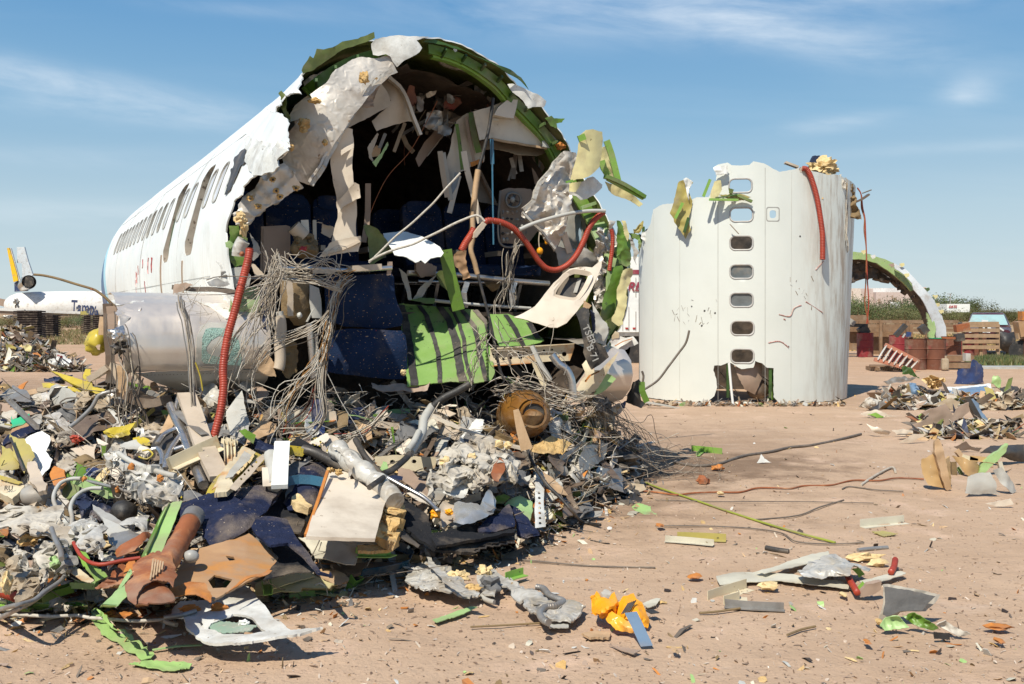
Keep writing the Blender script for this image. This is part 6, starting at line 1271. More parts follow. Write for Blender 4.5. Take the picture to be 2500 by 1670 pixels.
hose('Z8',[(1508,1215),(1700,1320),(1900,1430),(2030,1550)],.014,hp(-.95),'metal','metal_rod','straight shiny metal rod pointing down right from the duct','rod')
lump('Z8',(2030,1545),(60,40),hp(-.97),'dull_metal','rod_end','flattened end of the shiny metal rod','rod end',rough=.3,sub=2)
A('Z8',[(1148,932),(1190,885),(1232,848),(1330,960),(1425,1062),(1378,1105),(1270,1020)],-.75,'beige','beige_tray','beige shallow tray standing between the carpet and the pipe','tray',th=.05,jag=.3)
A('Z8',[(800,905),(960,830),(990,870),(960,925),(900,900),(930,940)],-.7,'beige_panel','bent_panel','cream bent panel with torn lip above the beige tray','panel',cr=.03,jag=3)
A('Z8',[(975,830),(1060,860),(1150,930),(1080,960),(1000,930),(960,1000),(900,940)],-.65,'beige','bent_panel','beige folded panel just left of the beige tray','panel',cr=.03)
A('Z8',[(590,930),(690,845),(760,880),(900,960),(1010,1100),(1080,1170),(960,1080),(780,1000)],-.6,'black_felt','black_felt','black felt strip behind the yellow bar','felt',cr=.03)
hose('Z8',[(740,965),(860,1000),(980,1060),(1130,1140)],.034,hp(-.82),'dark_metal','black_pipe','smooth dark pipe slanting to the silver duct','pipe')
strip('Z8',[(540,965),(750,990)],.08,hp(-.85),'yellow','yellow_bar','short mustard yellow bar lying on the dark pipe','bar',prof='C')
strip('Z8',[(545,905),(530,1100),(518,1325)],.10,hp(-.95),'white_skin','white_stake','upright flat white stake in the middle of the heap','stake',prof='plank')
hose('Z8',[(430,1020),(460,1150),(475,1320)],.045,hp(-.85),'pale_grey','silver_tube','short thick silver grey tube left of the white stake','tube',rough=.008)
strip('Z8',[(395,1140),(405,1320)],.06,hp(-.88),'beige_panel','curved_strip','curved cream strip hugging the silver grey tube','strip')
tf=thing('tray_frame','cream metal tray frame with round holes tipped on the heap','tray frame',P(570,1150,7))
A('A4',[(545,112),(590,135),(722,190),(600,310),(490,405),(440,450),(290,448),(340,350),(400,280),(470,195)],-.72,'yellow','outer_side',None,None,parent=tf,ay=-.2,cr=.006)
A('A4',[(550,112),(640,155),(560,260),(470,350),(430,345),(330,420),(420,270),(480,190)],-.78,'beam_cream','rim',None,None,parent=tf,ay=-.2,cr=.006)
A('A4',[(560,142),(620,178),(550,250),(480,325),(425,335),(490,240)],-.84,'pale_grey','inner_sheet',None,None,parent=tf,ay=-.2,cr=.004)
hl=[[(x+9*cos(a*pi/3),y+9*sin(a*pi/3)) for a in range(6)] for (x,y) in ((645,222),(617,252),(562,305),(540,340),(590,280))]
A('A4',[(690,165),(712,190),(600,320),(500,420),(455,400),(560,290),(640,200)],-.9,'beige','holed_side',None,None,parent=tf,ay=-.2,cr=.003,holes=hl,res=4,jag=.5)
A('A4',[(390,335),(470,345),(490,385),(440,430),(350,440),(370,380)],-.92,'beam_cream','bottom_step',None,None,parent=tf,ay=-.2,th=.03)
for i in range(5):A('A4',[(505+i*25,300-i*28),(530+i*25,278-i*28),(535+i*25,292-i*28),(520+i*25,312-i*28)],-.9,'foam_pale','torn_tooth',None,None,parent=tf,ay=-.2)
strip('A4',[(50,250),(150,200),(290,135),(400,85)],.09,hp(-.75),'beam_cream','rusty_beam','cream beam with rust stains reaching up left of the tray frame','beam',prof='L')
for i,(a,b) in enumerate((((440,60),(450,230)),((470,65),(475,190)),((415,70),(500,95)))):strip('A4',[a,b],.05,hp(-.72),'beam_cream','rusty_post',['left rusty cream post above the tray frame','right rusty cream post above the tray frame','rusty cream cap joining the two posts'][i],'post',prof='C')
A('A4',[(0,300),(80,330),(120,400),(128,450),(60,500),(0,560)],-.7,'foil_white','blanket_end','rounded end of the wrinkled silver blanket beside the carpet','insulation blanket',ridge=.04,bulge=.1)
A('A4',[(120,440),(180,425),(290,450),(200,480),(130,500)],-.7,'dull_cloth','grey_rag','small grey rag at the upper left corner of the large carpet','rag',ridge=.03)
A('A4',[(40,280),(110,250),(140,320),(230,400),(120,400),(50,310)],-.6,'canvas','brown_cloth','brown cloth bundle left of the tray frame','cloth',ridge=.05,bulge=.1)
strip('Z7',[(725,1178),(770,1300),(830,1480),(880,1600),(960,1760)],.13,hp(-.7),'beige','beige_plank','long beige plank leaning up beside the wing stub','plank',prof='plank')
sf=thing('seat_frame','bent aluminium seat frame tubes left of the leaning beige plank','seat frame',P(430,1060,7.5))
for pts,r in (([(1450,315),(1500,430),(1560,560),(1640,780),(1730,990)],.034),([(1290,690),(1340,680),(1380,740),(1375,830)],.02),([(1340,640),(1400,560),(1500,510),(1570,490)],.02),([(1590,510),(1500,620),(1440,720),(1400,860)],.022),([(1590,500),(1640,620),(1480,690)],.018),([(1520,250),(1500,370),(1560,480)],.02)):
 hose('A2',pts,r,hp(-.62),'metal','frame_tube',parent=sf)
A('A2',[(1290,665),(1350,565),(1480,515),(1505,600),(1450,700),(1400,770),(1330,700)],-.5,'dark_metal','dark_shell','dark speckled shell inside the bent seat frame','shell',cr=.03)
A('A2',[(1370,350),(1440,350),(1450,400),(1420,420),(1390,400)],-.2,'lime','green_patch','small lime green patch in the shade under the wing stub','patch')
strip('A2',[(1480,390),(1430,500),(1400,560)],.07,hp(-.45),'wood','wood_slat','brown wooden slat behind the bent seat frame','slat',prof='plank')
strip('A2',[(1500,360),(1620,470),(1742,560)],.06,hp(-.75),'dull_metal','dark_strip','dark thin strip crossing the beige plank','strip')
strip('A2',[(1470,810),(1600,750),(1740,690)],.08,hp(-.8),'beam_cream','rusty_strip','pale strip with rust spots crossing the seat frame','strip',prof='L')
A('A2',[(890,540),(1000,500),(1080,480),(1145,460),(1110,560),(1000,612),(925,592)],-.5,'yellow','yellow_sheet','crumpled bright yellow sheet right of the dark brown sheet','sheet',cr=.04,ridge=.04)
A('A2',[(1130,590),(1200,560),(1290,600),(1280,650),(1180,640)],-.4,'yellow','yellow_sheet','small yellow perforated scrap in the middle left heap','sheet',cr=.03)
A('A2',[(1010,670),(1060,630),(1140,615),(1205,650),(1190,690),(1100,690)],-.55,'pale_grey','white_scrap','pale flat scrap above the wrinkled silver blanket','scrap',cr=.03)
A('A2',[(820,595),(860,610),(920,640),(880,655),(830,640)],-.5,'beige_panel','cream_scrap','small cream scrap right of the red crushed lump','scrap')
hose('A2',[(1200,690),(1240,700),(1290,740)],.03,hp(-.55),'beige_panel','tube_stub','short cream tube stub with a yellow cord','tube')
hose('A2',[(1210,700),(1260,690),(1300,730),(1250,770),(1180,750)],.006,hp(-.65),'yellow','yellow_cord','looped yellow cord around the cream tube stub','cord')
hose('A2',[(590,500),(680,430),(780,330),(840,230),(920,200),(1000,190)],.016,hp(-.55),'dull_metal','flat_trim','curved weathered trim strip sweeping up past the oval skin','trim')
for i,(pts,w,mt,lb) in enumerate((([(185,545),(190,700),(185,900),(190,980)],.07,'brown_metal','weathered wooden post left of the wing stub'),([(215,560),(225,760),(215,940)],.08,'brown_panel','brown post close beside the weathered wooden post'),
  ([(160,640),(155,760)],.07,'wood','short olive brown board end at the far left post'),([(210,610),(220,690)],.05,'lime','small green strip on the brown post'),
  ([(240,960),(200,1100)],.10,'beige','beige slanted slat below the wing stub end'),([(290,980),(270,1200)],.09,'wood','brown hanging slat under the wing stub'),([(340,1000),(420,1120)],.09,'beige','pale slat slanting under the riveted panel'),([(180,980),(80,1060)],.16,'beige','broad beige board behind the yellow beams'),
  ([(330,1180),(480,1240),(600,1210)],.22,'brown_metal','dark curved keel skin under the riveted panel'))):
 strip('Z7',pts,w,7.75 if i!=8 else 7.6,mt,'broken_slat',lb,'slat',prof='plank',rough=.02)
lump('Z7',(250,760),(110,100),7.3,'metal','bent_cap','shiny dented metal cap at the left end of the wing stub','cap',rough=.5)
lump('Z7',(260,850),(100,80),7.5,'dark_metal','black_fittings','dark fittings cluster under the dented metal cap','fittings',rough=.8)
for i,(x0,n_) in enumerate(((200,7),(260,8),(310,7))):
 wires('Z7',[(x0,640+i*60),(x0+10,850),(x0+35,1050),(x0+20,1250),(x0+50,1380)],n_,.03,.005,7.5,['wire_dark','wire_dark','wire'],label=['frayed cables hanging on the wooden post','frayed cables hanging beside the dented cap','frayed cables hanging nearest the riveted panel'][i],cat='wire bundle',seed=80+i,loose=.8)
wires('Z7',[(370,1000),(340,1100),(380,1300),(400,1420),(430,1560)],10,.03,.006,7.5,['wire_dark','dark_metal'],label='dark cables trailing into the heap under the wing',cat='wire bundle',seed=84)
hose('A1',[(350,383),(450,392),(600,425),(780,480),(950,530),(1010,560),(1090,620),(1160,690),(1240,755)],.011,8.0,'canvas','long_rod','long thin olive rod arching out to the left against the sky','rod',n=6)
lump('A1',(955,535),(50,26),8.0,'rust','rod_joint','small rusty joint on the long olive rod','joint',rough=.4,sub=2)
A('Z8',[(0,600),(60,520),(160,400),(192,600),(245,720),(185,925),(110,890),(60,850),(20,700)],-.3,'pale_grey','grey_sheet','pale grey rippled sheet standing right of the long red hose','sheet',bend=(0,.05),cr=.015)
A('Z8',[(262,790),(345,690),(440,705),(492,722),(470,800),(300,880),(165,945)],-.35,'wood','brown_board','brown board leaning next to the pale rippled sheet','board',cr=.01)
A('Z8',[(132,790),(180,768),(290,828),(270,912),(200,860)],-.55,'green','green_plate','small green plate with rivet holes below the pale rippled sheet','plate')
A('Z8',[(282,820),(400,900),(505,985),(420,1025),(290,985),(265,900)],-.5,'navy_carpet','carpet_piece','dark blue carpet triangle above the tray frame','carpet',cr=.03)
sb=thing('striped_box','beige box side with a green stripe and blue strap in the hold','box',P(760,1020,8))
sheet('Z8',[(560,620),(700,590),(1050,610),(1085,830),(900,850),(620,835),(600,740)],7.75,'beige_panel','side',parent=sb,cr=.006,th=.03); strip('Z8',[(640,715),(800,705),(1000,695)],.085,7.72,'green','stripe',parent=sb); strip('Z8',[(1000,697),(1050,692)],.08,7.72,'rust_orange','stripe_end',parent=sb)
strip('Z8',[(880,490),(885,650),(893,850)],.10,7.70,'blue_paint','blue_strap',parent=sb); sheet('Z8',[(890,500),(960,480),(1040,540),(1040,630),(900,620)],7.8,'beige','upper_side',parent=sb)
A('Z8',[(1075,640),(1200,670),(1400,700),(1520,760),(1555,810),(1500,900),(1460,860),(1400,822),(1300,790),(1180,760),(1090,770)],-.1,'cream_pale' if 'cream_pale' in MATS else mat('cream_pale',(.60,.56,.44,1),rough=.5,spk=((.25,.2,.12,1),.68,12),bump=.1),'cream_sheet','cream sheet with ragged point right of the striped box','sheet',cr=.02,bend=(0,.06))
strip('Z8',[(1080,635),(1250,645),(1400,690)],.04,hp(-.2),'pale_green','green_lip','thin green lip along the ragged cream sheet','lip')
A('Z8',[(1230,820),(1330,815),(1450,880),(1430,950),(1340,900),(1250,860)],-.2,'beige','beige_scrap','beige bent scrap under the ragged cream sheet','scrap')
A('Z8',[(1480,600),(1600,580),(1760,585),(1775,610),(1700,640),(1500,645)],.05,'pale_green','green_channel','short pale green channel with a white bit in the hold','channel bar',cr=.02)
A('Z8',[(1520,640),(1640,625),(1780,640),(2030,880),(1985,925),(1850,830)],-.1,'brown_panel','brown_panel','long brown panel slanting down behind the bent grey pipe','panel',cr=.01)
A('Z8',[(1840,640),(1900,600),(2050,640),(2348,800),(2200,880),(2000,800),(1880,760)],-.2,'beige','beige_panel','wide beige panel in shade behind the long white batten','panel')
strip('A5',[(325,15),(480,85),(650,150),(780,195),(945,240)],.065,hp(-.55),'beige_panel','white_batten','long cream batten slanting down to the splintered pole','batten',prof='plank')
sheet('Z8',[(1430,1040),(1640,1025),(2030,1040),(2000,1150),(1850,1180),(1620,1160),(1440,1120)],7.3,'beam_cream','holed_beam','rust streaked cream beam with round holes behind the foil wad','beam',holes=[[(1600+25*cos(a*pi/4),1090+20*sin(a*pi/4)) for a in range(8)],[(1800+25*cos(a*pi/4),1080+20*sin(a*pi/4)) for a in range(8)]],cr=.008)
A('Z8',[(1640,1130),(1750,1150),(1960,1300),(1940,1420),(1800,1350),(1650,1220)],-.45,'brown_panel','brown_panel','brown ribbed panel left of the crumpled foil wad','panel',cr=.015)
A('Z8',[(1480,1160),(1510,1080),(1545,1090),(1560,1150),(1520,1180)],-.7,'pale_green','green_tip','small white and green tip standing by the pipe','tip')
A('Z8',[(1730,1390),(1850,1380),(1960,1440),(1950,1500),(1800,1450)],-.75,'beige_panel','cream_scrap','cream torn scrap just above the shiny metal rod','scrap',cr=.02)
A('Z8',[(1550,740),(1650,720),(1740,820),(1740,960),(1690,1000),(1600,880)],.0,'foil','shaded_foil','shaded silver foil hanging in the hold','foil',ridge=.05)
A('A5',[(358,488),(372,400),(395,330),(430,270),(465,228),(600,200),(700,190),(770,190),(830,230),(885,300),(872,395),(800,420),(760,432),(700,455),(650,475),(560,425),(470,440),(420,430)],-.85,'cloth_white','insulation_wad','big crumpled off-white insulation wad in the centre of the heap','insulation wad',cr=.05,cs=6,ridge=.09,bulge=.22,th=.03,res=4.5)
A('A5',[(728,372),(735,330),(768,278),(795,300),(800,345),(775,385),(768,412),(740,405)],-1.12,'rust','rust_shard','dark rusty shard on the centre insulation wad','shard',cr=.02)
for i,(q,s_) in enumerate((((450,305),(70,50)),((610,275),(50,40)),((770,200),(60,60)),((820,210),(50,40)))):lump('A5',q,s_,hp(-1.05),'foam_pale','foam_tuft',['yellow foam tuft at the left of the centre wad','orange foam tuft on top of the centre wad','foam tuft at the upper right of the centre wad','smaller foam tuft beside the batten end'][i],'foam',rough=.7,sub=2)
A('A5',[(470,440),(560,430),(600,460),(560,510),(480,505),(440,480)],-.85,'white_torn','white_scrap','white jagged scrap below the centre insulation wad','scrap',cr=.03)
A('A5',[(455,495),(520,520),(515,560),(490,640),(450,690),(400,640),(420,560)],-.7,'beige','torn_lining','torn tan lining left of the silver bucket','lining',cr=.04)
lump('A5',(395,615),(60,60),hp(-.85),'orange','orange_scrap','orange rubber scrap at the end of the shiny rod','scrap',rough=.5); lump('A5',(475,605),(50,36),hp(-.85),'orange','orange_scrap','small orange scrap beside the silver bucket','scrap',rough=.5)
A('A5',[(500,668),(505,560),(530,545),(640,548),(655,560),(720,480),(750,540),(752,580),(700,640),(640,672),(560,685)],-.85,'silver_sheet' if 'silver_sheet' in MATS else mat('silver_sheet',(.55,.55,.53,1),(.45,.45,.43,1),rough=.3,metal=.6,scale=5,bump=.15),'silver_bucket','shiny dented silver bucket shaped sheet behind the black carpet','metal sheet',cr=.02,bulge=.12,cs=6)
A('A5',[(655,560),(680,510),(710,480),(722,475),(752,545),(750,580),(690,600)],-.92,'silver_sheet','bent_lip','crumpled silver lip at the right of the dented bucket sheet','metal sheet',cr=.03)
A('A5',[(90,395),(150,385),(200,500),(280,580),(352,622),(380,722),(470,710),(560,684),(632,660),(700,700),(860,690),(858,760),(852,832),(785,848),(560,832),(390,825),(300,765),(220,690),(160,590),(110,500)],-.65,'black_felt','black_carpet','long black felt carpet strip lying at the right front of the heap','carpet',cr=.02,cs=4,ridge=.02,th=.02,bulge=.08,res=5)
A('A5',[(380,760),(500,720),(640,730),(760,705),(860,700),(858,720),(640,765),(400,812)],-.78,'black_felt','carpet_fold','upper fold of the black felt carpet strip','carpet',cr=.015,th=.02)
A('A5',[(640,700),(700,650),(760,610),(830,562),(850,590),(865,690),(780,708),(700,722),(650,722)],-.8,'navy_carpet','carpet_piece','dark navy carpet triangle on the black felt strip','carpet',cr=.02,th=.015)
A('A5',[(835,565),(880,590),(940,640),(1000,735),(985,790),(950,760),(868,735),(862,650)],-.6,'navy_carpet','carpet_piece','navy carpet corner drooping right of the triangle','carpet',cr=.02,th=.015,bend=(0,.1))
A('A5',[(100,395),(150,385),(200,395),(195,415),(130,430)],-.9,'navy','carpet_roll_end','small blue rolled edge above the black felt strip','carpet',bulge=.03)
A('A5',[(85,620),(180,700),(300,800),(290,815),(200,760),(110,680)],-.75,'dark_metal','black_strip','narrow black strip at the left end of the felt carpet','strip')
A('A5',[(812,560),(830,535),(890,500),(960,540),(972,600),(945,660),(900,640),(870,600)],-.5,'pale_green','green_skin','pale lime skin flap above the drooping carpet corner','skin fragment',cr=.02,bulge=.06)
A('A5',[(745,515),(800,500),(830,520),(800,560),(760,560)],-.5,'green','green_skin','small green scrap right of the silver bucket sheet','scrap',cr=.02)
hl=[[(1005+(i*.9)+10*cos(a*pi/3),490+i*30+8*sin(a*pi/3)) for a in range(6)] for i in range(7)]
A('A5',[(982,430),(1002,425),(1035,470),(1032,560),(1043,690),(1010,695),(982,698),(978,600)],-.5,'white_torn','perforated_strut','white perforated strut standing upright at the heap edge','strut',holes=hl,res=3.5,jag=.3,cr=.004)
A('A5',[(1140,540),(1200,530),(1280,580),(1352,632),(1340,656),(1250,620),(1180,590)],-.1,'cream_pale','cream_splinter','pale broken board pointing down right at the heap edge','board',th=.02)
A('A5',[(1040,590),(1100,560),(1180,555),(1200,600),(1120,640),(1050,615)],-.1,'lime','green_strip','green and white strips left of the pale broken board','strip',cr=.02)
A('A5',[(1035,365),(1080,400),(1170,490),(1120,480),(1060,440)],-.4,'wood','wood_splinters','splintered brown strips above the green and white strips','splinter',cr=.03)
A('A5',[(1325,545),(1340,470),(1380,420),(1430,398),(1500,398),(1560,440),(1600,485),(1612,560),(1480,562),(1400,560)],-.1,'black','black_bag','crumpled black bag lying right of the heap','bag',cr=.05,ridge=.07,cs=7,bulge=.15,th=.02)
A('A5',[(1465,552),(1530,540),(1570,570),(1610,600),(1560,632),(1480,632)],-.02,'cream_pale','white_scrap','off-white scrap lying beside the black bag','scrap',cr=.02)
A('A5',[(1540,585),(1600,570),(1660,580),(1689,618),(1655,642),(1580,600)],-.06,'lime_pale','green_scrap','lime green scrap on top of the off-white scrap','scrap',cr=.03)
A('A5',[(950,222),(1010,180),(1080,160),(1190,195),(1140,255),(1105,238),(1040,262),(980,250)],-.4,'foam','foam_sheet','ochre foam sheet in front of the amber tank','foam',cr=.03,ridge=.02)
strip('A5',[(868,0),(895,110),(932,235)],.085,7.5,'wood','splintered_pole','splintered pale wooden pole end standing before the amber tank','pole',prof='plank',taper=(.5,1.1))
hose('A5',[(935,235),(970,320),(1050,440),(1130,520),(1200,600),(1260,660),(1365,680)],.013,lambda x,y:min(heap(x,y,-.6),gnd(.02)(x,y)),'black','black_cable','black cable falling from the splintered pole to the ground','cable')
for i,(a,b,w,mt,lb) in enumerate((((1280,90),(1190,330),.075,'cream_pale','upright cream slat right of the foam sheet'),((1300,170),(1250,340),.06,'lime_pale','lime slat next to the upright cream slat'),((1310,30),(1180,200),.04,'dark_green','dark green thin strut above the lime slat'))):
 strip('A5',[a,b],w,hp(-.15),mt,'slat',lb,'slat',prof='L')
hl=[[(x+7*cos(a*pi/3),y+7*sin(a*pi/3)) for a in range(6)] for x,y in ((1300,275),(1325,268),(1310,300),(1335,292),(1320,322))]
A('A5',[(1290,245),(1370,235),(1380,262),(1345,300),(1330,345),(1280,335)],-.1,'lime','holed_bracket','lime green bracket with round holes near the dark cables','bracket',holes=hl,res=3)
lump('A5',(1440,300),(260,150),hp(.0),'black','dark_rubbish','dark heap of rubbish under the frayed cable root','rubbish',rough=.8)
A('A4',[(935,738),(1100,740),(1300,755),(1592,760),(1600,790),(1350,798),(1340,880),(1330,925),(1230,915),(1130,900),(1060,900),(1000,830)],-.55,'cream_pale','broken_tray','broken cream tray lying flat under the tall cream board','tray',cr=.03,ridge=.02)
A('A4',[(1350,800),(1600,790),(1605,815),(1560,835),(1350,842)],-.65,'foam','honeycomb_edge','brown honeycomb edge of the broken cream tray','board edge',th=.02,cr=.01)
strip('A4',[(1340,850),(1450,855),(1560,855),(1600,840)],.05,hp(-.6),'lime','lime_strip','thin lime strip under the honeycomb edge','strip',prof='L')
A('A4',[(1160,935),(1330,925),(1600,915),(1600,930),(1330,1000),(1200,985)],-.25,'brown_metal','brown_slab','dark brown flat slab in the shade of the broken tray','slab',th=.02)
strip('A5',[(158,800),(225,822),(258,860),(230,905),(130,935),(0,955),(-40,960)],.055,hp(-.35),'blue_band' if 'blue_band' in MATS else mat('blue_band',(.012,.05,.085,1),rough=.25),'blue_band','dark blue plastic band looping on the ground','band',twist=(pi/2,pi/2))
A('A5',[(-10,972),(100,960),(222,948),(225,998),(100,1008),(-10,1018)],-.05,'white_skin','white_strip','flat white strip lying behind the foreground foil','strip',ay=0)
G=lambda z,poly,h,mt,name,label,cat,**k:sheet(z,poly,gnd(h),mt,name,label,cat,**k)
G('A5',[(222,1005),(228,925),(280,860),(335,808),(365,850),(400,880),(480,930),(560,1000),(620,1050),(655,1072),(650,1108),(580,1118),(480,1085),(400,1062),(290,1042)],.06,'foil_white','insulation_wad','twisted silver blanket strip on the ground left of the foam tuft','insulation blanket',cr=.02,cs=10,ridge=.03,bulge=.12,th=.01,res=4)
G('A5',[(330,812),(360,840),(400,920),(470,1000),(560,1060),(620,1090),(560,1085),(440,1010),(370,930)],.13,'foil_white','blanket_fold','raised fold on the left twisted silver blanket','insulation blanket',cr=.02,ridge=.02)
G('A5',[(640,1010),(660,960),(740,940),(800,990),(900,1040),(1000,1080),(1090,1140),(1170,1145),(1272,1150),(1240,1200),(1190,1248),(1085,1250),(1040,1215),(960,1200),(900,1120),(820,1060),(770,1010),(740,1090),(670,1080)],.05,'foil_white','insulation_wad','silver blanket strip stretching right to the grey spring hose','insulation blanket',cr=.02,cs=10,ridge=.03,bulge=.08,th=.01,res=4)
for i,(q,s_,mt) in enumerate((((680,955),(90,70),'foam_pale'),((530,980),(110,60),'foam_pale'),((620,1050),(80,40),'foam'),((710,1040),(110,100),'dull_cloth'))):
 lump('A5',q,s_,gnd(.07),mt,'foam_tuft',['pale foam tuft between the two silver blanket strips','yellow foam on the left twisted silver blanket','ochre foam crumbs below the left silver blanket','grey dusty knot joining the silver blanket strips'][i],'foam',rough=.7)
hose('A5',[(660,1080),(690,1120),(740,1135)],.014,gnd(.03),'pale_grey','white_tube','short white curved tube under the grey dusty knot','tube')
strip('A5',[(820,985),(870,970),(925,955)],.045,gnd(.06),'lime','green_strip','small green strip behind the right silver blanket','strip',prof='L')
hose('A5',[(990,1045),(1030,1055),(1060,1090),(1100,1110),(1145,1130),(1100,1155),(1040,1165),(1008,1200),(1030,1240),(1060,1255)],.018,gnd(.07),'dull_metal','spring_hose','grey coiled spring hose curled over the right silver blanket','hose',corr=.014)
G('A5',[(1065,1250),(1175,1255),(1175,1285),(1065,1282)],.03,'pale_grey','small_plate','small white plate with holes under the spring hose','plate')
vY=lambda x,y:5.08+.25*(1545-y)/100
lv=thing('life_vest','bright orange inflatable life vest crumpled on the ground','life vest',P(1508,1520,5.3))
sheet('A5',[(1303,1100),(1345,1085),(1400,1110),(1450,1090),(1462,1180),(1440,1220),(1400,1245),(1360,1240),(1330,1190),(1312,1150)],vY,'orange','left_chamber',None,None,parent=lv,cr=.02,ridge=.04,bulge=.10,cs=9,th=.006,clampz=False)
sheet('A5',[(1455,1125),(1500,1090),(1560,1073),(1610,1130),(1630,1190),(1652,1240),(1640,1285),(1560,1262),(1480,1240),(1450,1180)],vY,'orange','right_chamber',None,None,parent=lv,cr=.015,ridge=.03,bulge=.08,cs=7,th=.006,clampz=False)
sheet('A5',[(1400,1170),(1440,1200),(1520,1235),(1560,1250),(1600,1300),(1540,1312),(1460,1300),(1440,1280),(1395,1230)],lambda x,y:vY(x,y)-.07,'orange_light' if 'orange_light' in MATS else mat('orange_light',(.88,.42,.04,1),(.80,.34,.02,1),rough=.3,scale=9,bump=.2),'lower_chamber',None,None,parent=lv,cr=.015,ridge=.02,bulge=.06,cs=8,clampz=False)
for i in range(5):strip('A5',[(1490+i*11,1205-i*4),(1530+i*11,1140-i*4)],.005,lambda x,y:vY(x,y)-.12,'black','printed_line',parent=lv)
strip('A5',[(1650,1180),(1689,1200)],.05,gnd(.05),'black','black_strap',parent=lv)
sheet('A5',[(1508,1198),(1580,1190),(1630,1290),(1676,1390),(1605,1398),(1555,1290)],lambda x,y:4.84+.06*(1579-y)/84,'steel_blue' if 'steel_blue' in MATS else mat('steel_blue',(.16,.24,.34,1),(.12,.18,.27,1),rough=.3,scale=4,spk=((.35,.32,.26,1),.66,12)),'blue_slat','flat steel blue slat leaning on the orange life vest','slat',jag=.3,cr=.002,clampz=False)
G('A5',[(1370,1075),(1400,1062),(1430,1075),(1420,1100),(1380,1105)],.06,'cloth_white','white_rag','small white rag behind the orange life vest','rag',ridge=.03)
G('A5',[(1610,1140),(1689,1110),(1720,1110),(1689,1150),(1640,1165)],.03,'cream_pale','pale_splinter','pale splinter right of the orange life vest','splinter')
G('A5',[(1410,1380),(1500,1400),(1600,1420),(1560,1440),(1480,1415)],.02,'brown_panel','thin_splinter','thin brown splinter on the sand below the life vest','splinter')
G('A5',[(1255,1318),(1350,1305),(1430,1315),(1420,1345),(1300,1345)],.02,'wood','wood_chip','orange brown wood chip left of the steel blue slat','wood chip',th=.012,clampz=False)
G('A5',[(375,1235),(500,1190),(600,1160),(640,1165),(540,1205),(400,1250)],.02,'pale_green','green_strip','pale green strip lying alone on the front sand','strip')
G('A5',[(500,830),(560,828),(645,838),(640,860),(560,855)],.03,'foam_pale','foam_strip','pale foam strip in front of the black felt strip','foam',cr=.02)
G('A3',[(825,900),(880,868),(915,870),(950,960),(1000,1020),(1060,1090),(1130,1115),(1200,1150),(1290,1210),(1335,1240),(1425,1300),(1390,1325),(1290,1336),(1180,1270),(1110,1215),(1060,1170),(930,1110),(860,1040),(830,980)],.02,'lime_pale','lime_strip','long torn pale lime skin strip lying on the front sand','strip',cr=.015,cs=12,jag=3)
G('A3',[(870,880),(940,900),(975,960),(1060,1080),(1110,1090),(1200,1130),(1260,1185),(1325,1235),(1280,1230),(1180,1160),(1040,1070),(960,990)],.07,'lime_pale','raised_edge','raised ragged edge of the pale lime strip','strip',cr=.02,cs=14,jag=3)
G('A3',[(1180,1378),(1330,1345),(1420,1340),(1600,1362),(1755,1385),(1740,1412),(1640,1430),(1570,1440),(1420,1415),(1270,1385)],.02,'lime_pale','lime_strip','second pale lime strip nearest the camera','strip',cr=.012,cs=10,jag=2)
strip('A3',[(1390,1258),(1600,1225),(1840,1212)],.02,gnd(.02),'pale_green','green_sliver','thin green sliver pointing to the torn window panel','sliver')
for i,(q,s_,lb) in enumerate((((830,790),(210,80),'orange brown bark-like flake at the left of the rust roll'),((1140,945),(200,50),'orange flake under the rust roll end'),((730,970),(110,26),'small orange flake on sand behind the white cord'),((1010,930),(90,46),'orange crumb beside the lime strip start'))):
 lump('A3',q,s_,gnd(.03),'rust_orange','orange_flake',lb,'flake',rough=.6,depth=.05)
hose('A3',[(1490,985),(1530,1010),(1610,1030)],.012,gnd(.03),'beige','beige_root','short beige bent cable left of the torn window panel','cable')
# ================================================================ SCRAPS
PAL=['dark_metal','wire_dark','brown_metal','mound_soil','cloth_white','pale_grey','beige','beige_panel','beige','cream_pale','grey','dull_metal','dark_metal','black','green','olive_yellow','wood','wood','wire_dark','foam','foil_white','cloth_white','brown_panel','brown_metal','foam_pale','canvas','wire_dark','foil','canvas','grey','dull_metal','canvas_pale','mound_soil','brown_metal','wood','canvas','rust','olive','brown_panel','beige','dull_metal','brown_metal','canvas','grey','rust_orange','navy']
def scrap(mb,p,s,rnd,m):
 """a small bent, torn plate or splinter"""
 a=Vector((rnd.gauss(0,1),rnd.gauss(0,1),rnd.gauss(0,.55))).normalized(); b=a.cross(Vector((rnd.gauss(0,.5),rnd.gauss(0,.5),1))).normalized(); n=a.cross(b)
 el=rnd.choice((1,1.3,2.2,4,6)); u=a*s*sqrt(el); v=b*s/sqrt(el); k=rnd.uniform(-.35,.35)*s
 c=[p-u+v*rnd.uniform(.2,1),p-u*rnd.uniform(.6,1)-v*rnd.uniform(.3,1),p+n*k-v*rnd.uniform(.7,1.2),p+n*k+v*rnd.uniform(.6,1.2),p+u-v*rnd.uniform(.1,.9),p+u*rnd.uniform(.6,1.1)+v*rnd.uniform(.3,.9)]
 t=n*min(.006,s*.12); V=c+[q-t for q in c]
 mb.add(V,[(0,1,2,3),(3,2,4,5),(9,8,7,6),(11,10,8,9),(1,0,6,7),(2,1,7,8),(0,3,9,6),(4,2,8,10),(5,4,10,11),(3,5,11,9)],m)
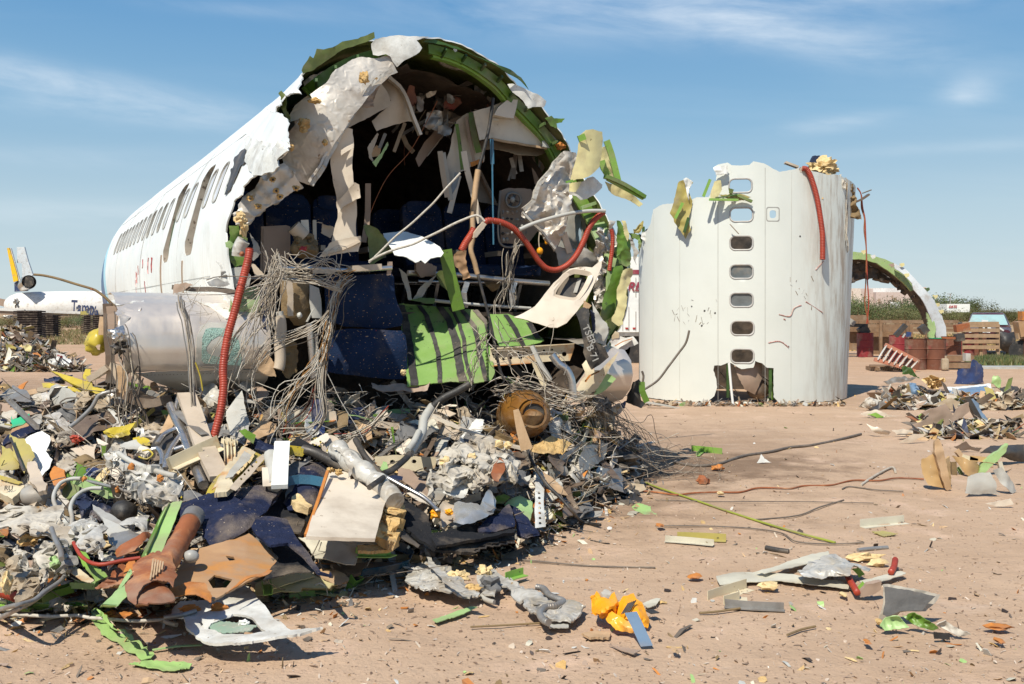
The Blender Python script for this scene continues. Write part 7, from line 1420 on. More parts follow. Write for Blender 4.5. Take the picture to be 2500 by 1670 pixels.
def heap_scraps():
 rnd=random.Random(11); mb=MB()
 for i in range(3400):
  x=rnd.uniform(-120,1560); yf=lerp(FRONT,x); t=rnd.random(); y=yf+10-(yf-lerp(BACKPY,x)+20)*t
  if x<240 and y<905+rnd.random()*40:continue
  p=P(x,y,heap(x,y,rnd.uniform(-.12,.12))); p.z += rnd.uniform(-.02,.05); p.z=max(p.z,.01)
  s=min(.13,.018+abs(rnd.gauss(0,.042)))
  scrap(mb,p,s,rnd,rnd.randrange(len(PAL)))
 mb.make('debris_scraps',PAL,kind='stuff',smooth=False)
 m=MB()
 for i in range(1500):
  x=rnd.uniform(0,1480); yf=lerp(FRONT,x); y=yf-(yf-950)*rnd.random(); p=P(x,y,heap(x,y,rnd.uniform(-.25,-.02))); d=Vector((rnd.gauss(0,1),rnd.gauss(0,.5),rnd.gauss(0,.6)))*rnd.uniform(.05,.2)
  e=noise.noise_vector(p*9)*.1; pts=smooth_path([p,p+d*.5+e,p+d+e*.6,p+d*1.5-e*.5],.03); m.tube(pts,rnd.uniform(.0015,.004),4,rnd.choice((0,1,1,2,3)),caps=False)
 m.make('wire_litter',['wire','wire_dark','rope','black'],kind='stuff',sharp=None)
heap_scraps()
COL={'dull_cloth':'dark grey','cloth_white':'crumpled dirty white','canvas_pale':'dusty tan','canvas':'brown cloth','foil':'dull silver','white_torn':'white painted','pale_grey':'pale grey','beige':'beige','beige_panel':'cream','grey':'mid grey','dull_metal':'bare metal','black':'black','green':'green primed','lime':'bright lime','olive_yellow':'dull yellow','yellow':'yellow primed','wood':'brown wooden','rust_orange':'rust orange','brown_panel':'tan brown','foil_white':'silver foil','navy':'navy blue','foam':'ochre foam','cream_pale':'off-white','brown_metal':'dark brown'}
MARKS=[('the yellow beams',160,920),('the carpet band',60,1060),('the grey canister',85,1210),('the deep green panel',185,1170),('the dark brown sheet',200,1050),('the wrinkled silver blanket',370,1180),('the seat frame',430,1080),('the tray frame',570,1150),('the large navy carpet',550,1270),('the tall cream board',830,1240),('the off-white cloth',90,1280),
   ('the rusty tube',440,1330),('the tan board',560,1400),('the silver duct',900,1150),('the bent grey pipe',1030,1060),('the centre insulation wad',1150,1130),('the black felt strip',1100,1320),('the amber tank',1290,1030),('the black bag',1500,1200),('the striped box',760,1030),('the long red hose',540,1010),('the perforated strut',1320,1240)]
CL=[k for k in COL for _ in range(1 if k in ('green','lime','yellow','rust_orange','navy','black','olive_yellow','foam') else 6 if k in ('brown_metal','grey','dull_metal','canvas','brown_panel') else 2)]
def mid_scraps():
 rnd=random.Random(23); used={}; SH=('torn sheet','bent strip','long splinter','crumpled plate','angled bracket','insulation wad')
 for i in range(560):
  x=rnd.uniform(0,1500); yf=lerp(FRONT,x); y=yf+4-(yf-955)*rnd.random()**.85
  if x<240 and y<930:continue
  if 640<x<1390 and y<1022:continue
  mt=rnd.choice(CL); sh=rnd.choice((0,0,1,2,3,3,4,5)); s=rnd.uniform(12,36)
  if sh==5:mt=rnd.choice(('cloth_white','canvas_pale','canvas_pale','foil','canvas','dull_cloth')); s=rnd.uniform(24,46)
  off=rnd.uniform(-.30,-.10)
  a=rnd.uniform(0,pi); ca,sa=cos(a),sin(a)
  mk=min(MARKS,key=lambda q:(q[1]-x)**2+(q[2]-y)**2); rel='left of' if x<mk[1]-25 else 'right of' if x>mk[1]+25 else ('just above' if y<mk[2] else 'just below')
  lb='%s %s %s %s' % (COL[mt],SH[sh],rel,mk[0]); cat=('sheet','strip','splinter','plate','bracket','insulation wad')[sh]
  if lb in used:continue
  used[lb]=1; nm=('torn_sheet','bent_strip','long_splinter','crumpled_plate','angle_bracket','insulation_wad')[sh]
  if sh in (0,3,5):
   n=rnd.randint(4,7); pl_=[]
   for k in range(n):
    t=2*pi*k/n; r=s*rnd.uniform(.6,1.3); u,v=cos(t)*r*1.3,sin(t)*r*.75; pl_.append((x+u*ca-v*sa,y+u*sa+v*ca))
   sheet('S',pl_,hp(off),mt,nm,lb,cat,cr=(.015,0,0,.04,0,.04)[sh],ridge=(.008,0,0,.035,0,.07)[sh],jag=3,bulge=.08*(sh==5),ax=rnd.uniform(-.4,.4),ay=rnd.uniform(-.5,.3),bend=(rnd.uniform(0,180),rnd.uniform(-.05,.08)),res=4.5)
  else:
   L_=s*rnd.uniform(1,2.4); w=rnd.uniform(.02,.06)
   strip('S',[(x-ca*L_,y-sa*L_*.8),(x+rnd.uniform(-6,6),y+rnd.uniform(-6,6)),(x+ca*L_,y+sa*L_*.8)],w,hp(off),mt,nm,lb,cat,prof=('flat','flat','plank','flat','L')[sh],twist=rnd.uniform(-1,1),taper=(1,.3) if sh==2 else None)
mid_scraps()
# ================================================================ ON AND AROUND THE BARREL
T=lambda poly,Y,mt,nm='skin_flap',**k:sheet('A6',poly,Y,mt,nm,parent=tower,**k)
T([(275,200),(318,170),(352,190),(332,240),(342,330),(325,400),(332,460),(305,517),(280,470),(240,410),(215,380),(235,300)],18.12,'olive_yellow',cr=.05,cs=4,bend=(0,-.1))
T([(300,172),(320,168),(354,190),(330,235),(325,300),(305,250)],18.07,'white_torn',cr=.04)
for a,b,w,mt in (((250,400),(292,312),.05,'lime'),((325,395),(300,480),.05,'dark_green'),((447,180),(408,278),.05,'lime'),((442,293),(605,296),.06,'lime'),((600,270),(682,305),.07,'green'),((475,285),(600,265),.04,'dark_green')):strip('A6',[a,b],w,18.05 if a[0]<350 else 17.7,mt,'stringer',parent=tower,prof='C')
T([(470,190),(505,184),(514,240),(485,290),(445,300),(452,255)],17.7,'cream','rolled_skin',bend=(0,.08),cr=.01)
T([(500,265),(560,258),(620,268),(670,280),(640,300),(560,298)],17.72,'olive_yellow',cr=.04)
T([(550,228),(582,235),(570,262),(552,258)],17.7,'olive'); T([(468,105),(480,95),(545,100),(540,150),(480,152)],17.78,'white_torn',cr=.05)
strip('A6',[(558,432),(608,487)],.07,17.72,'beige','hanging_slat',parent=tower)
hose('A6',[(965,118),(990,125),(1015,170),(1045,270),(1065,380),(1078,480),(1080,560),(1080,632)],.048,17.9,'red_hose','red_hose','red ribbed hose hanging over the top rim of the white barrel','hose',corr=.028)
sheet('A6',[(915,126),(930,112),(972,105),(976,135),(945,138)],17.9,'cloth_white','white_rag','white rag under the red hose end on the barrel rim','rag',cr=.03); strip('A6',[(868,85),(940,112)],.13,18.1,'beige','roof_plank','short beige plank poking up from the barrel rim','plank',prof='plank')
lump('B5',(310,205),(430,250),18.6,'foam_pale','foam_clump','ragged yellow foam clump on top of the white barrel','foam',rough=.7,sub=4); strip('B5',[(285,320),(290,500),(300,720)],.07,18.1,'foam','foam_drip','narrow ragged foam strip hanging below the yellow clump','foam',rough=.05)
sheet('B5',[(130,110),(150,50),(180,0),(270,0),(312,45),(290,90),(200,120)],19,'navy','seat_fragment','dark blue seat fragment on top of the barrel foam','seat part',th=.1); sheet('B5',[(30,205),(70,180),(110,160),(90,215)],18.8,'navy','seat_fragment','small dark blue corner left of the barrel foam','seat part',th=.05)
sheet('B5',[(480,300),(600,298),(640,340),(700,420),(690,530),(655,520),(560,440),(490,365)],18.4,'cloth_white','white_sheet','white plastic sheet caught on the barrel rim','plastic',cr=.05,ridge=.04)
sheet('B5',[(700,440),(760,430),(842,500),(830,600),(850,780),(876,1030),(800,1000),(742,1005),(705,700)],18.7,'canvas','hanging_cloth','dirty pale cloth hanging at the right rim of the barrel','cloth',cr=.06,ridge=.05)
sheet('B5',[(640,330),(700,430),(690,560),(640,690),(590,690),(655,560)],18.5,'canvas','hanging_cloth','small torn cloth just left of the dirty pale cloth','cloth',cr=.05)
wires('B5',[(640,330),(700,480),(700,700),(710,950),(700,1250),(720,1560)],14,.03,.008,18.5,['wire','rope','wire_dark'],label='pale wires trailing down the right side of the barrel',cat='wire bundle',seed=91)
strip('B5',[(840,740),(950,690),(1048,620)],.13,19.4,'brown_metal','bent_beam','bent brown beam jutting right from the barrel rim','beam',prof='plank'); hose('B5',[(950,600),(1095,545)],.012,19.4,'wire_dark','thin_stick','thin stick above the bent brown beam','stick')
for i in range(2):hose('B5',[(870,510+i*10),(930,620),(955-i*20,830),(990-i*8,1000),(1000-i*22,1200),(1012,1500),(1030-i*25,1990),(1050-i*60,2350),(1020+i*30,2680)],.012,19.5,'rust' if i else 'red_hose','red_wire',['red brown wire hanging free right of the barrel, longer one','dark brown wire hanging beside the red brown one'][i],'wire')
lf=19.1
for poly,mt in (([(330,50),(360,40),(405,10),(410,60),(385,100),(345,95)],'olive_yellow'),([(305,120),(335,150),(365,240),(355,335),(338,300),(318,230)],'grey'),([(320,105),(380,105),(388,200),(370,230),(362,150),(325,135)],'green'),([(300,85),(330,90),(340,130),(310,140)],'dark_green'),([(400,80),(440,75),(430,130),(420,195),(405,150)],'white_torn')):
 sheet('B4',poly,lf,mt,'skin_flap',parent=tower,cr=.05,cs=6)
sheet('B4',[(275,568),(330,575),(388,602),(385,712),(350,690),(300,660),(272,635)],26,'white_skin','white_flap','white sloped panel between fuselage and barrel','panel')
sheet('A6',[(572,1198),(600,1245),(650,1235),(700,1203),(738,1216),(738,1300),(700,1392),(640,1362),(600,1280)],18.0,'brown_panel','window_panel','brown cabin wall panel wedged in the barrel opening','panel',bulge=.1)
lump('A6',(712,1360),(120,120),18.2,'brown_metal','round_lid','round brown lid lying in the barrel opening','lid',rough=.15); hose('A6',[(553,1212),(565,1350),(580,1487)],.022,17.5,'white_skin','white_stake','thin white stake leaning in the barrel opening','stake')
for i,(a,b,w,mt) in enumerate((((490,1330),(590,1400),.12,'grey'),((745,1290),(800,1330),.3,'pale_grey'),((500,1260),(600,1380),.06,'dark_metal'),((800,1250),(802,1420),.06,'lime'))):strip('A6',[a,b],w,18.1,mt,'broken_strip',['grey strip low in the barrel opening','pale panel corner at the right of the barrel opening','dark strip behind the white stake','green edge of the barrel opening'][i],'strip')
for pts in ([(835,940),(895,950),(920,905),(960,888)],[(775,1100),(840,1092),(888,1126)],[(985,868),(1080,930)],[(1085,640),(1040,690)],[(860,965),(870,970)]):hose('A6',pts,.011,lambda x,y:towY(x,y,.004),'red_scrape' if 'red_scrape' in MATS else mat('red_scrape',(.34,.07,.05,1),(.6,.5,.45,1),rough=.6,scale=30),'paint_scrape',parent=tower,n=5)
rnd=random.Random(5)
for i in range(34):
 x=rnd.uniform(225,500) if i<22 else rnd.uniform(840,1050); y=rnd.uniform(850,990) if i<22 else rnd.uniform(660,900)
 hose('A6',[(x,y),(x+rnd.uniform(-14,14),y+rnd.uniform(4,40))],rnd.uniform(.002,.006),lambda x,y:towY(x,y,.001),rnd.choice(['wire_dark','canvas','grey']),'scratch',parent=tower,n=4)
for q in ((345,895),(475,932),(886,1122),(400,1003),(416,920),(952,500)):lump('A6',q,(14,12),lambda x,y:towY(x,y,.0),'black','puncture',parent=tower,sub=1,depth=.01)
# ================================================================ YARD RIGHT: debris on the ground
mat('rod_green',(.30,.34,.05,1))
R=lambda z,poly,h,mt,nm,lb,cat,**k:sheet(z,poly,(lambda x,y,Y0=(EYE*FPX/(max(K(z)(p)[1] for p in poly)-762)):Y0-.05+(h)) ,mt,nm,lb,cat,**k)
for z,poly,mt,nm,lb,cat,kw in (
 ('B6',[(1490,225),(1540,205),(1640,215),(1670,100),(1690,85),(1775,150),(1822,210),(1815,370),(1830,400),(1640,420),(1440,410),(1480,330)],'blue_paint','blue_panel','dark blue stepped panel standing behind the blue door','panel',dict(bend=(0,.2))),
 ('B6',[(1310,490),(1340,455),(1600,440),(1915,412),(1925,480),(1890,545),(1800,580),(1600,590),(1400,580),(1330,560)],'white_skin','door_panel','blue aircraft door panel with white rim lying on rubble','door panel',dict(ay=-4,jag=.3)),
 ('B6',[(1365,500),(1600,460),(1870,432),(1880,480),(1845,530),(1600,568),(1400,570)],'steel_blue','door_skin','blue painted face inside the white rim of the door panel','door skin',dict(ay=-4,jag=.2,off=-.55)),
 ('B6',[(835,420),(900,395),(960,410),(990,470),(1000,560),(960,640),(880,655),(830,620),(860,520)],'steel_blue','blue_bag','blue black bent sleeve standing in the right rubble','sleeve',dict(bulge=.3,ridge=.05)),
 ('B6',[(940,430),(1040,440),(1110,500),(1280,490),(1335,525),(1300,570),(1180,600),(1060,590),(990,560)],'dark_metal','black_sleeve','black crumpled sleeve lying right of the blue one','sleeve',dict(bulge=.3,ridge=.08)),
 ('B6',[(1000,360),(1080,290),(1180,275),(1260,360),(1300,420),(1200,490),(1080,440)],'foam_pale','foam_wad','yellow torn insulation in the middle of the right rubble','foam',dict(ridge=.15,cr=.1)),
 ('B6',[(510,400),(640,340),(790,310),(960,330),(880,370),(700,400),(560,425)],'dull_metal','flat_fin','dark flat fin pointing left from the right rubble','fin',dict(cr=.04)),
 ('B6',[(745,190),(800,180),(900,240),(1000,340),(960,320),(850,290),(780,285)],'dark_green','green_fin','dark green torn fin rising at the back of the rubble','fin',dict(cr=.05)),
 ('B6',[(670,440),(800,400),(830,470),(800,560),(700,540)],'cloth_white','white_wad','grey white wad left of the blue sleeve','wad',dict(ridge=.15)),
 ('B6',[(510,500),(600,480),(650,540),(640,600),(560,610)],'rust','brown_wad','brown frayed wad at the left foot of the rubble','wad',dict(ridge=.15)),
 ('B6',[(2020,470),(2140,440),(2260,445),(2348,560),(2348,600),(2240,540),(2100,520)],'dark_metal','black_fender','black curved sheet at the right end of the rubble','sheet',dict(bulge=.2)),
 ('B6',[(1920,380),(1970,315),(2030,350),(2050,440),(1990,460)],'pale_green','green_tip','pale green tip at the top of the right rubble','scrap',dict(cr=.1)),
 ('B6',[(1760,680),(1900,620),(2100,600),(2250,640),(2250,720),(2120,745),(1800,735)],'canvas_pale','torn_canvas','grey brown torn canvas below the black curved sheet','canvas',dict(ridge=.15,cr=.08)),
 ('B6',[(890,950),(1060,880),(1075,840),(1025,790),(1170,720),(1330,680),(1390,770),(1430,830),(1480,740),(1620,655),(1640,760),(1560,860),(1280,990),(980,1060),(930,1040)],'brown_panel','brown_board','large torn brown board standing in the front of the rubble','board',dict(th=.03,jag=2.5)),
 ('B6',[(1160,690),(1300,620),(1400,595),(1520,640),(1480,700),(1430,780),(1330,680)],'canvas_pale','tan_board','tan board tip rising behind the large torn brown board','board',dict()),
 ('B6',[(1590,620),(1690,605),(1750,660),(1800,780),(1880,890),(1780,900),(1700,830),(1640,740)],'steel_blue','blue_strip','wide steel blue strip leaning right of the brown board','strip',dict()),
 ('B6',[(945,905),(975,830),(1010,800),(1065,850),(1050,880)],'lime','green_flap','bright green flap left of the large torn brown board','flap',dict()),
 ('B6',[(200,700),(280,610),(380,585),(490,630),(400,700),(330,745)],'cloth_white','white_bag','white bag-like wad alone left of the rubble','bag',dict(bulge=.2,ridge=.05)),
 ('B6',[(330,745),(400,690),(490,630),(560,665),(450,750)],'dull_metal','grey_flap','grey ribbed flap attached right of the white bag','flap',dict()),
 ('B6',[(215,810),(300,770),(400,755),(560,800),(705,850),(560,840),(400,850),(300,835)],'beige_panel','beige_strip','long flat beige strip below the white bag','strip',dict()),
 ('B6',[(310,810),(420,800),(520,840),(430,852)],'lime','green_scrap','lime scrap lying on the flat beige strip','scrap',dict()),
 ('B6',[(310,912),(360,940),(500,1000),(610,1050),(590,1085),(450,1060),(380,1010)],'beige_panel','beige_trough','curved beige trough left of the brown board','trough',dict(bulge=.1)),
 ('B6',[(620,1030),(780,1010),(945,1050),(900,1100),(700,1090)],'beige_panel','beige_plate','flat beige plate right of the curved beige trough','plate',dict()),
 ('B6',[(715,1180),(900,1080),(1080,1065),(1050,1100),(860,1180)],'beige','beige_blade','beige blade pointing left under the brown board','blade',dict()),
 ('B6',[(0,60),(0,200),(-30,200),(-30,60)],'wood','side_board','brown board edge close behind the barrel','board',dict()),
 ('A8',[(1690,190),(1780,140),(1830,200),(1885,170),(1880,370),(1830,375),(1740,350),(1700,280)],'tan_clean' if 'tan_clean' in MATS else mat('tan_clean',(.50,.33,.15,1),(.42,.27,.12,1),rough=.55,scale=4,spk=((.7,.66,.55,1),.66,14)),'tan_panel','left tan panel of the broken wooden piece at right','panel',dict(th=.02,bend=(0,.1))),
 ('A8',[(1780,150),(1785,80),(1805,55),(1830,90),(1890,360),(1850,380),(1820,250)],'wood','splintered_post','splintered upright post of the broken wooden piece','post',dict(th=.05)),
 ('A8',[(1890,165),(1960,170),(2050,200),(2080,250),(2050,290),(1990,290),(1940,240)],'tan_clean','tan_panel','right tan panel arching over the white sheets','panel',dict(bend=(0,.15))),
 ('A8',[(1970,400),(1990,300),(2080,270),(2140,260),(2165,330),(2165,400),(2190,415),(2060,412)],'pale_grey','white_sheet','white torn sheet at the foot of the broken wooden piece','sheet',dict(bulge=.02)),
 ('A8',[(2140,255),(2200,230),(2260,300),(2305,390),(2270,402),(2200,340)],'pale_grey','white_blade','white curved blade at the right of the broken wooden piece','blade',dict(bend=(0,.1))),
 ('A8',[(2070,215),(2180,140),(2250,85),(2240,130),(2090,270),(2050,280)],'pale_green','pale_beam','pale green edged beam slanting up right','beam',dict(th=.05)),
 ('A8',[(2060,150),(2130,100),(2240,95),(2348,90),(2348,205),(2240,185),(2150,150)],'dark_metal','blue_black_duct','blue black duct lying at the right picture edge','duct',dict(bulge=.25)),
 ('A8',[(1900,110),(1980,75),(2010,110),(2080,115),(2060,135),(1950,128)],'brown_metal','maroon_blade','thin maroon blade left of the blue black duct','blade',dict()),
 ('A8',[(2105,470),(2200,445),(2262,432),(2285,470),(2180,485)],'beige_panel','beige_tile','small beige tile below the broken wooden piece','tile',dict()),
 ('A8',[(648,210),(675,155),(700,185),(742,210)],'white_skin','white_triangle','small white triangle standing alone on the sand','scrap',dict()),
 ('A8',[(1440,985),(1480,980),(1600,1000),(1805,1045),(1760,1110),(1720,1165),(1560,1170),(1500,1215),(1425,1205),(1450,1100)],'cloth_white','panel_rim','white frayed rim of the black rectangular pad at front right','pad rim',dict(bulge=.02)),
 ('A8',[(1460,1000),(1600,1018),(1780,1058),(1740,1100),(1700,1155),(1560,1160),(1480,1195),(1448,1180),(1465,1100)],'dull_cloth','black_pad','dark grey pad face inside the frayed white rim','pad',dict(cr=.01,off=-.11)),
 ('A8',[(1450,1265),(1520,1215),(1560,1205),(1620,1260),(1560,1290),(1480,1295)],'pale_green','green_fluff','pale green fluffy scrap below the dark pad','scrap',dict(ridge=.03)),
 ('A8',[(1560,1180),(1640,1165),(1780,1220),(1810,1260),(1760,1275),(1640,1240)],'green','green_black_scrap','green and black shredded strip right of the fluffy scrap','scrap',dict(ridge=.04)),
 ('A8',[(1800,1230),(1860,1200),(1900,1240),(2000,1275),(1920,1300),(1830,1270)],'cloth_white','grey_rag','grey white frayed rag at the end of the shredded strip','rag',dict(ridge=.03)),
 ('A8',[(1775,1280),(1890,1290),(1885,1335),(1780,1335)],'black','black_square','small black rubber square under the frayed rag','square',dict()),
 ('A8',[(1300,1060),(1350,990),(1440,960),(1440,1020),(1390,1060),(1330,1075)],'brown_panel','brown_wedge','brown grey wedge left of the dark pad','wedge',dict(th=.03)),
 ('A8',[(1295,1050),(1290,1010),(1325,970),(1350,1010),(1320,1045)],'lime','green_wedge','lime wedge beside the short red hose on the sand','wedge',dict()),
 ('A8',[(1250,895),(1290,890),(1330,930),(1300,950)],'lime','green_piece','lime piece right of the foam in the silver wrapping','scrap',dict())):
 kw.setdefault('cr',.02); R(z,poly,kw.pop('off',0),mt,nm,lb,cat,**kw)
G('A8',[(385,930),(500,910),(660,905),(860,920),(1240,970),(1230,1008),(1000,985),(780,955),(600,965),(410,985)],.03,'cream_pale','forked_trim','long forked cream trim lying flat at the front right','trim',ay=0); G('A8',[(640,905),(700,890),(860,830),(1000,785),(1100,770),(1112,798),(960,850),(800,890),(700,918)],.05,'cream_pale','trim_branch','upper branch of the forked cream trim','trim')
G('A8',[(1300,960),(1450,920),(1560,895),(1600,910),(1500,945),(1330,990)],.04,'cream_pale','short_trim','short cream trim under the dark pad wrapping','trim')
G('A8',[(870,880),(960,840),(1160,815),(1300,850),(1380,900),(1370,915),(1280,890),(1200,950),(1080,945),(960,930)],.08,'foil_white','silver_wrapping','silver wrapping with foam lumps inside the forked trim','wrapping',ridge=.03,cr=.03,bulge=.1,res=4)
for i,(q,s_,mt) in enumerate((((1320,810),(240,60),'foam_pale'),((1180,855),(90,40),'foam_pale'),((1040,880),(70,60),'foam'),((1420,840),(110,50),'foam_pale'),((960,915),(60,40),'foam_pale'),((720,995),(130,50),'foam_pale'),((1195,1045),(50,24),'foam_pale'),((255,930),(95,30),'rust_orange'),((2190,1250),(150,34),'rust_orange'),((2190,1340),(50,20),'rust_orange'),((1350,1346),(38,16),'rust_orange'),((400,240),(90,36),'rust_orange'),((415,402),(46,20),'foam_pale'),((30,605),(54,18),'rust_orange'),((1430,1222),(50,30),'foam'),((125,1400),(40,16),'wood'),((305,325),(80,66),'rust'))):
 lump('A8',q,s_,gnd(.03),mt,'foam_lump','crumbly lump number'[:13]+[' of yellow foam at the back of the silver wrapping',' of foam in the middle of the silver wrapping',' of ochre foam at the left of the wrapping',' of pale foam beside the upright red hose end',' of foam at the left tip of the wrapping',' of yellow foam below the forked trim',', tiny, left of the lime wedge',' of orange crust left of the forked trim',' of long orange crust at the far right front',', small and orange, nearest the right edge',', tiny and orange, below the dark pad',' of orange crust on the dark soil',' of pale foam beside the red wire',', flat and orange, near the black bag',' of ochre foam touching the dark pad',' of brown wood at the lower front sand',' of rusty pipe end on the dark soil'][i],'lump',rough=.6,depth=.04,sub=2)
hose('A8',[(1215,905),(1240,960),(1265,1000),(1285,1035)],.018,gnd(.05),'red_hose','red_hose','short red hose wound with string at the front right','hose',corr=.016); hose('A8',[(1528,825),(1520,870),(1500,905)],.018,gnd(.06),'red_hose','red_hose','red hose stub poking up behind the dark pad','hose',corr=.016)
for z,pts,r,mt,nm,lb in (('A8',[(-200,375),(0,395),(130,412),(250,400),(400,395),(540,395),(640,370),(760,368),(860,372),(950,355),(1120,350),(1260,320),(1420,322),(1540,305),(1710,312)],.008,'rust','red_wire','long thin red wire winding across the sand'),
 ('A8',[(-220,300),(-100,320),(0,360),(250,445),(500,530),(820,630),(1145,717)],.009,'rod_green','green_rod','long straight yellow green rod lying on the sand'),
 ('A8',[(120,205),(250,228),(400,215),(560,165),(720,140),(860,110),(1000,95),(1150,65),(1310,25)],.016,'wire_dark','dark_cable','thick grey cable snaking back over the dark soil'),
 ('A8',[(1310,350),(1400,290),(1505,238),(1530,268)],.012,'wire','bent_rod','bent pale rod between red wire and wooden piece'),('A8',[(1190,375),(1240,360),(1400,380),(1580,390)],.006,'wire_dark','thin_wire','short thin dark wire below the bent pale rod'),
 ('A8',[(0,445),(400,455),(900,455),(1390,465)],.004,'wire_dark','thin_wire','straight hair thin wire crossing above the green rod'),('A8',[(0,610),(300,610),(600,625),(800,655),(900,710),(1100,725),(1330,717)],.005,'wire_dark','thin_wire','thin dark wire running under the green rod end'),
 ('A8',[(640,570),(900,545),(1050,490),(1200,445)],.006,'wire_dark','thin_wire','thin dark wire curving up right of the green rod'),('A5',[(500,860),(900,885),(1300,920),(1689,930)],.005,'wire_dark','thin_wire','thin wire stretched over the sand behind the life vest'),
 ('A5',[(600,1280),(800,1270),(1050,1255)],.005,'canvas','thin_twig','thin brown twig left of the spring hose'),('A8',[(840,1305),(930,1270),(1020,1250)],.006,'canvas','thin_twig','short brown twig at the front centre sand'),('A8',[(280,1165),(400,1155),(540,1135)],.006,'canvas','thin_twig','thin twig under the cream broken strips'),
 ('A8',[(705,750),(780,765),(850,775)],.018,'dark_metal','dark_root','short dark frayed root above the forked trim'),('A8',[(1290,765),(1380,755),(1480,748)],.014,'dull_metal','metal_pin','short dull metal pin behind the foam lumps'),
 ('A6',[(0,1360),(60,1350),(130,1300),(200,1250)],.004,'wire_dark','thin_wire','thin wire at the foot of the barrel')):hose(z,pts,r,gnd(.012),mt,nm,lb,'wire' if 'wire' in nm else 'rod')
for pts,w,mt,lb in (([(140,675),(300,680),(450,688)],.05,'olive_yellow','long olive strip at the centre of the sand'),([(60,692),(200,702),(370,718)],.04,'cream_pale','pale twin strip just below the olive strip'),([(1320,598),(1450,585),(1600,570)],.06,'cream_pale','pale green splintered strips right of the rod'),([(360,1065),(460,1030),(605,985)],.06,'beam_cream','cream bracket below the forked trim'),([(455,1090),(560,1060),(555,1040)],.05,'beam_cream','second cream bracket below the forked trim'),
 ([(440,1105),(620,1120),(822,1128)],.04,'dull_metal','flat dark edged strip under the cream brackets'),([(220,120),(320,130),(415,140)],.08,'lime','bright green channel on the sand near the barrel'),([(270,155),(310,120)],.04,'lime','short green stub on the bright green channel')):strip('A8',pts,w,gnd(.025),mt,'ground_strip',lb,'strip',prof='L')
strip('A6',[(85,1435),(180,1450),(275,1470)],.09,17.0,'pale_grey','perforated_strip','perforated grey strip at the left foot of the barrel','strip',prof='plank'); G('A8',[(1380,645),(1450,640),(1545,662),(1450,675)],.01,'olive_yellow','yellow_leaf','small flat yellow scrap right of the green rod end','scrap')
for i,(pts,w) in enumerate((([(1620,600),(1700,740),(1790,900)],.10),([(1560,1120),(1590,1000),(1640,900),(1680,900)],.12),([(1640,905),(1900,930),(2060,920)],.09),([(1320,970),(1450,920),(1600,900)],.14))):strip('B6',pts,w,13.9,['dark_metal','pale_grey','white_torn','beige_panel'][i],'frame_strip',['dark strip beside the wide steel blue strip','grey bent frame leg right of the brown board','white bent tube strip right of the brown board','cream strip under the right end of the brown board'][i],'strip',prof='L')
for i,(pts,w,mt) in enumerate((([(1925,130),(2000,230),(2060,300)],.06,'wood'),([(2010,180),(2120,190),(2180,200)],.05,'tan_clean'),([(1960,170),(2060,200)],.05,'beam_cream'),([(2050,300),(2110,360),(2150,402)],.05,'yellow'),([(2190,200),(2220,290),(2290,380)],.04,'cream_pale'),([(1895,200),(1900,290),(1890,380)],.05,'canvas'),([(1930,240),(1985,330)],.04,'pale_green'))):
 strip('A8',pts,w,10.05,mt,'broken_slat',['brown slat across the right tan panel','tan slat over the white torn sheet','cream slat in the broken wooden piece','yellow slat low in the broken wooden piece','off-white slat beside the white curved blade','brown cloth strip between the tan panels','pale green strip under the right tan panel'][i],'slat',prof='L')
# ================================================================ YARD FURNITURE
def at(px,Y,z=0):return Vector(((px-1250)/FPX*Y,Y,z))
def drum(px,Y,mt,lb,h=.88,r=.29):
 o=thing('oil_drum',lb,'drum',at(px,Y),'oil drums in the yard'); pr=[(0,r*.98),(0,r),(.30,r),(.31,r*1.035),(.33,r*1.035),(.34,r),(.58,r),(.59,r*1.035),(.61,r*1.035),(.62,r),(.87,r),(.88,r*1.03),(.88,r*.97),(.85,r*.97)]
 m=MB(); m.tube([at(px,Y,z) for z,_ in pr],[q for _,q in pr],28,caps=False); m.make('barrel_wall',mt,o); m=MB(); m.cyl(at(px,Y,.84),at(px,Y,.85),r*.96,24); m.make('lid',mt,o)
for a in ((2112,36.5,'red_drum','faded red drum by the plywood wall'),(2193,33,'red_drum','red drum behind the leaning ladder'),(2235,28.4,'rust_drum','rusty drum right of the ladder, nearer the left'),(2283,28.4,'rust_drum','rusty drum in shade under the arch foot'),(2322,31,'rust_drum','dark rusty drum third from the ladder'),(2357,35.5,'red_drum','red drum half hidden by the brown one'),(2388,36.8,'rust_drum','brown red drum beside the pallet fence')):drum(*a)
def boxes(nm,lb,cat,lst,mt,base):
 o=thing(nm,lb,cat,base)
 for n_,c,s_,rz in lst:m=MB(); m.box(c,s_,rz); m.make(n_,mt,o,smooth=False)
 return o
pw=[('panel',at(2078,38.5,.85),(1.35,.05,1.35),0),('panel',at(2175,38.7,.55),(1.7,.05,1.15),0)]+[('plank',at(2205,38.2,.95+.16*i),(4.2,.06,.13),0) for i in range(3)]+[('post',at(x,38.1,.65),(.1,.1,1.3),0) for x in (2100,2150,2215,2262)]
boxes('timber_wall','low brown plywood and plank wall behind the drums','wall',pw,'wood_old' if 'wood_old' in MATS else mat('wood_old',(.26,.16,.09,1),(.17,.10,.055,1),rough=.85,scale=4,bump=.2),at(2150,38.5))
boxes('wooden_pallet','upright slatted pallet fence before the maroon pickup','pallet',[('slat',at(2394,35.2,.40+.20*i),(1.28,.04,.13 if i<4 else .2),0) for i in range(5)]+[('post',at(x,35.3,.62),(.1,.09,1.2),0) for x in (2352,2394,2436)],'wood_grey' if 'wood_grey' in MATS else mat('wood_grey',(.40,.27,.16,1),(.28,.18,.10,1),rough=.85,scale=5,bump=.2),at(2394,35.2))
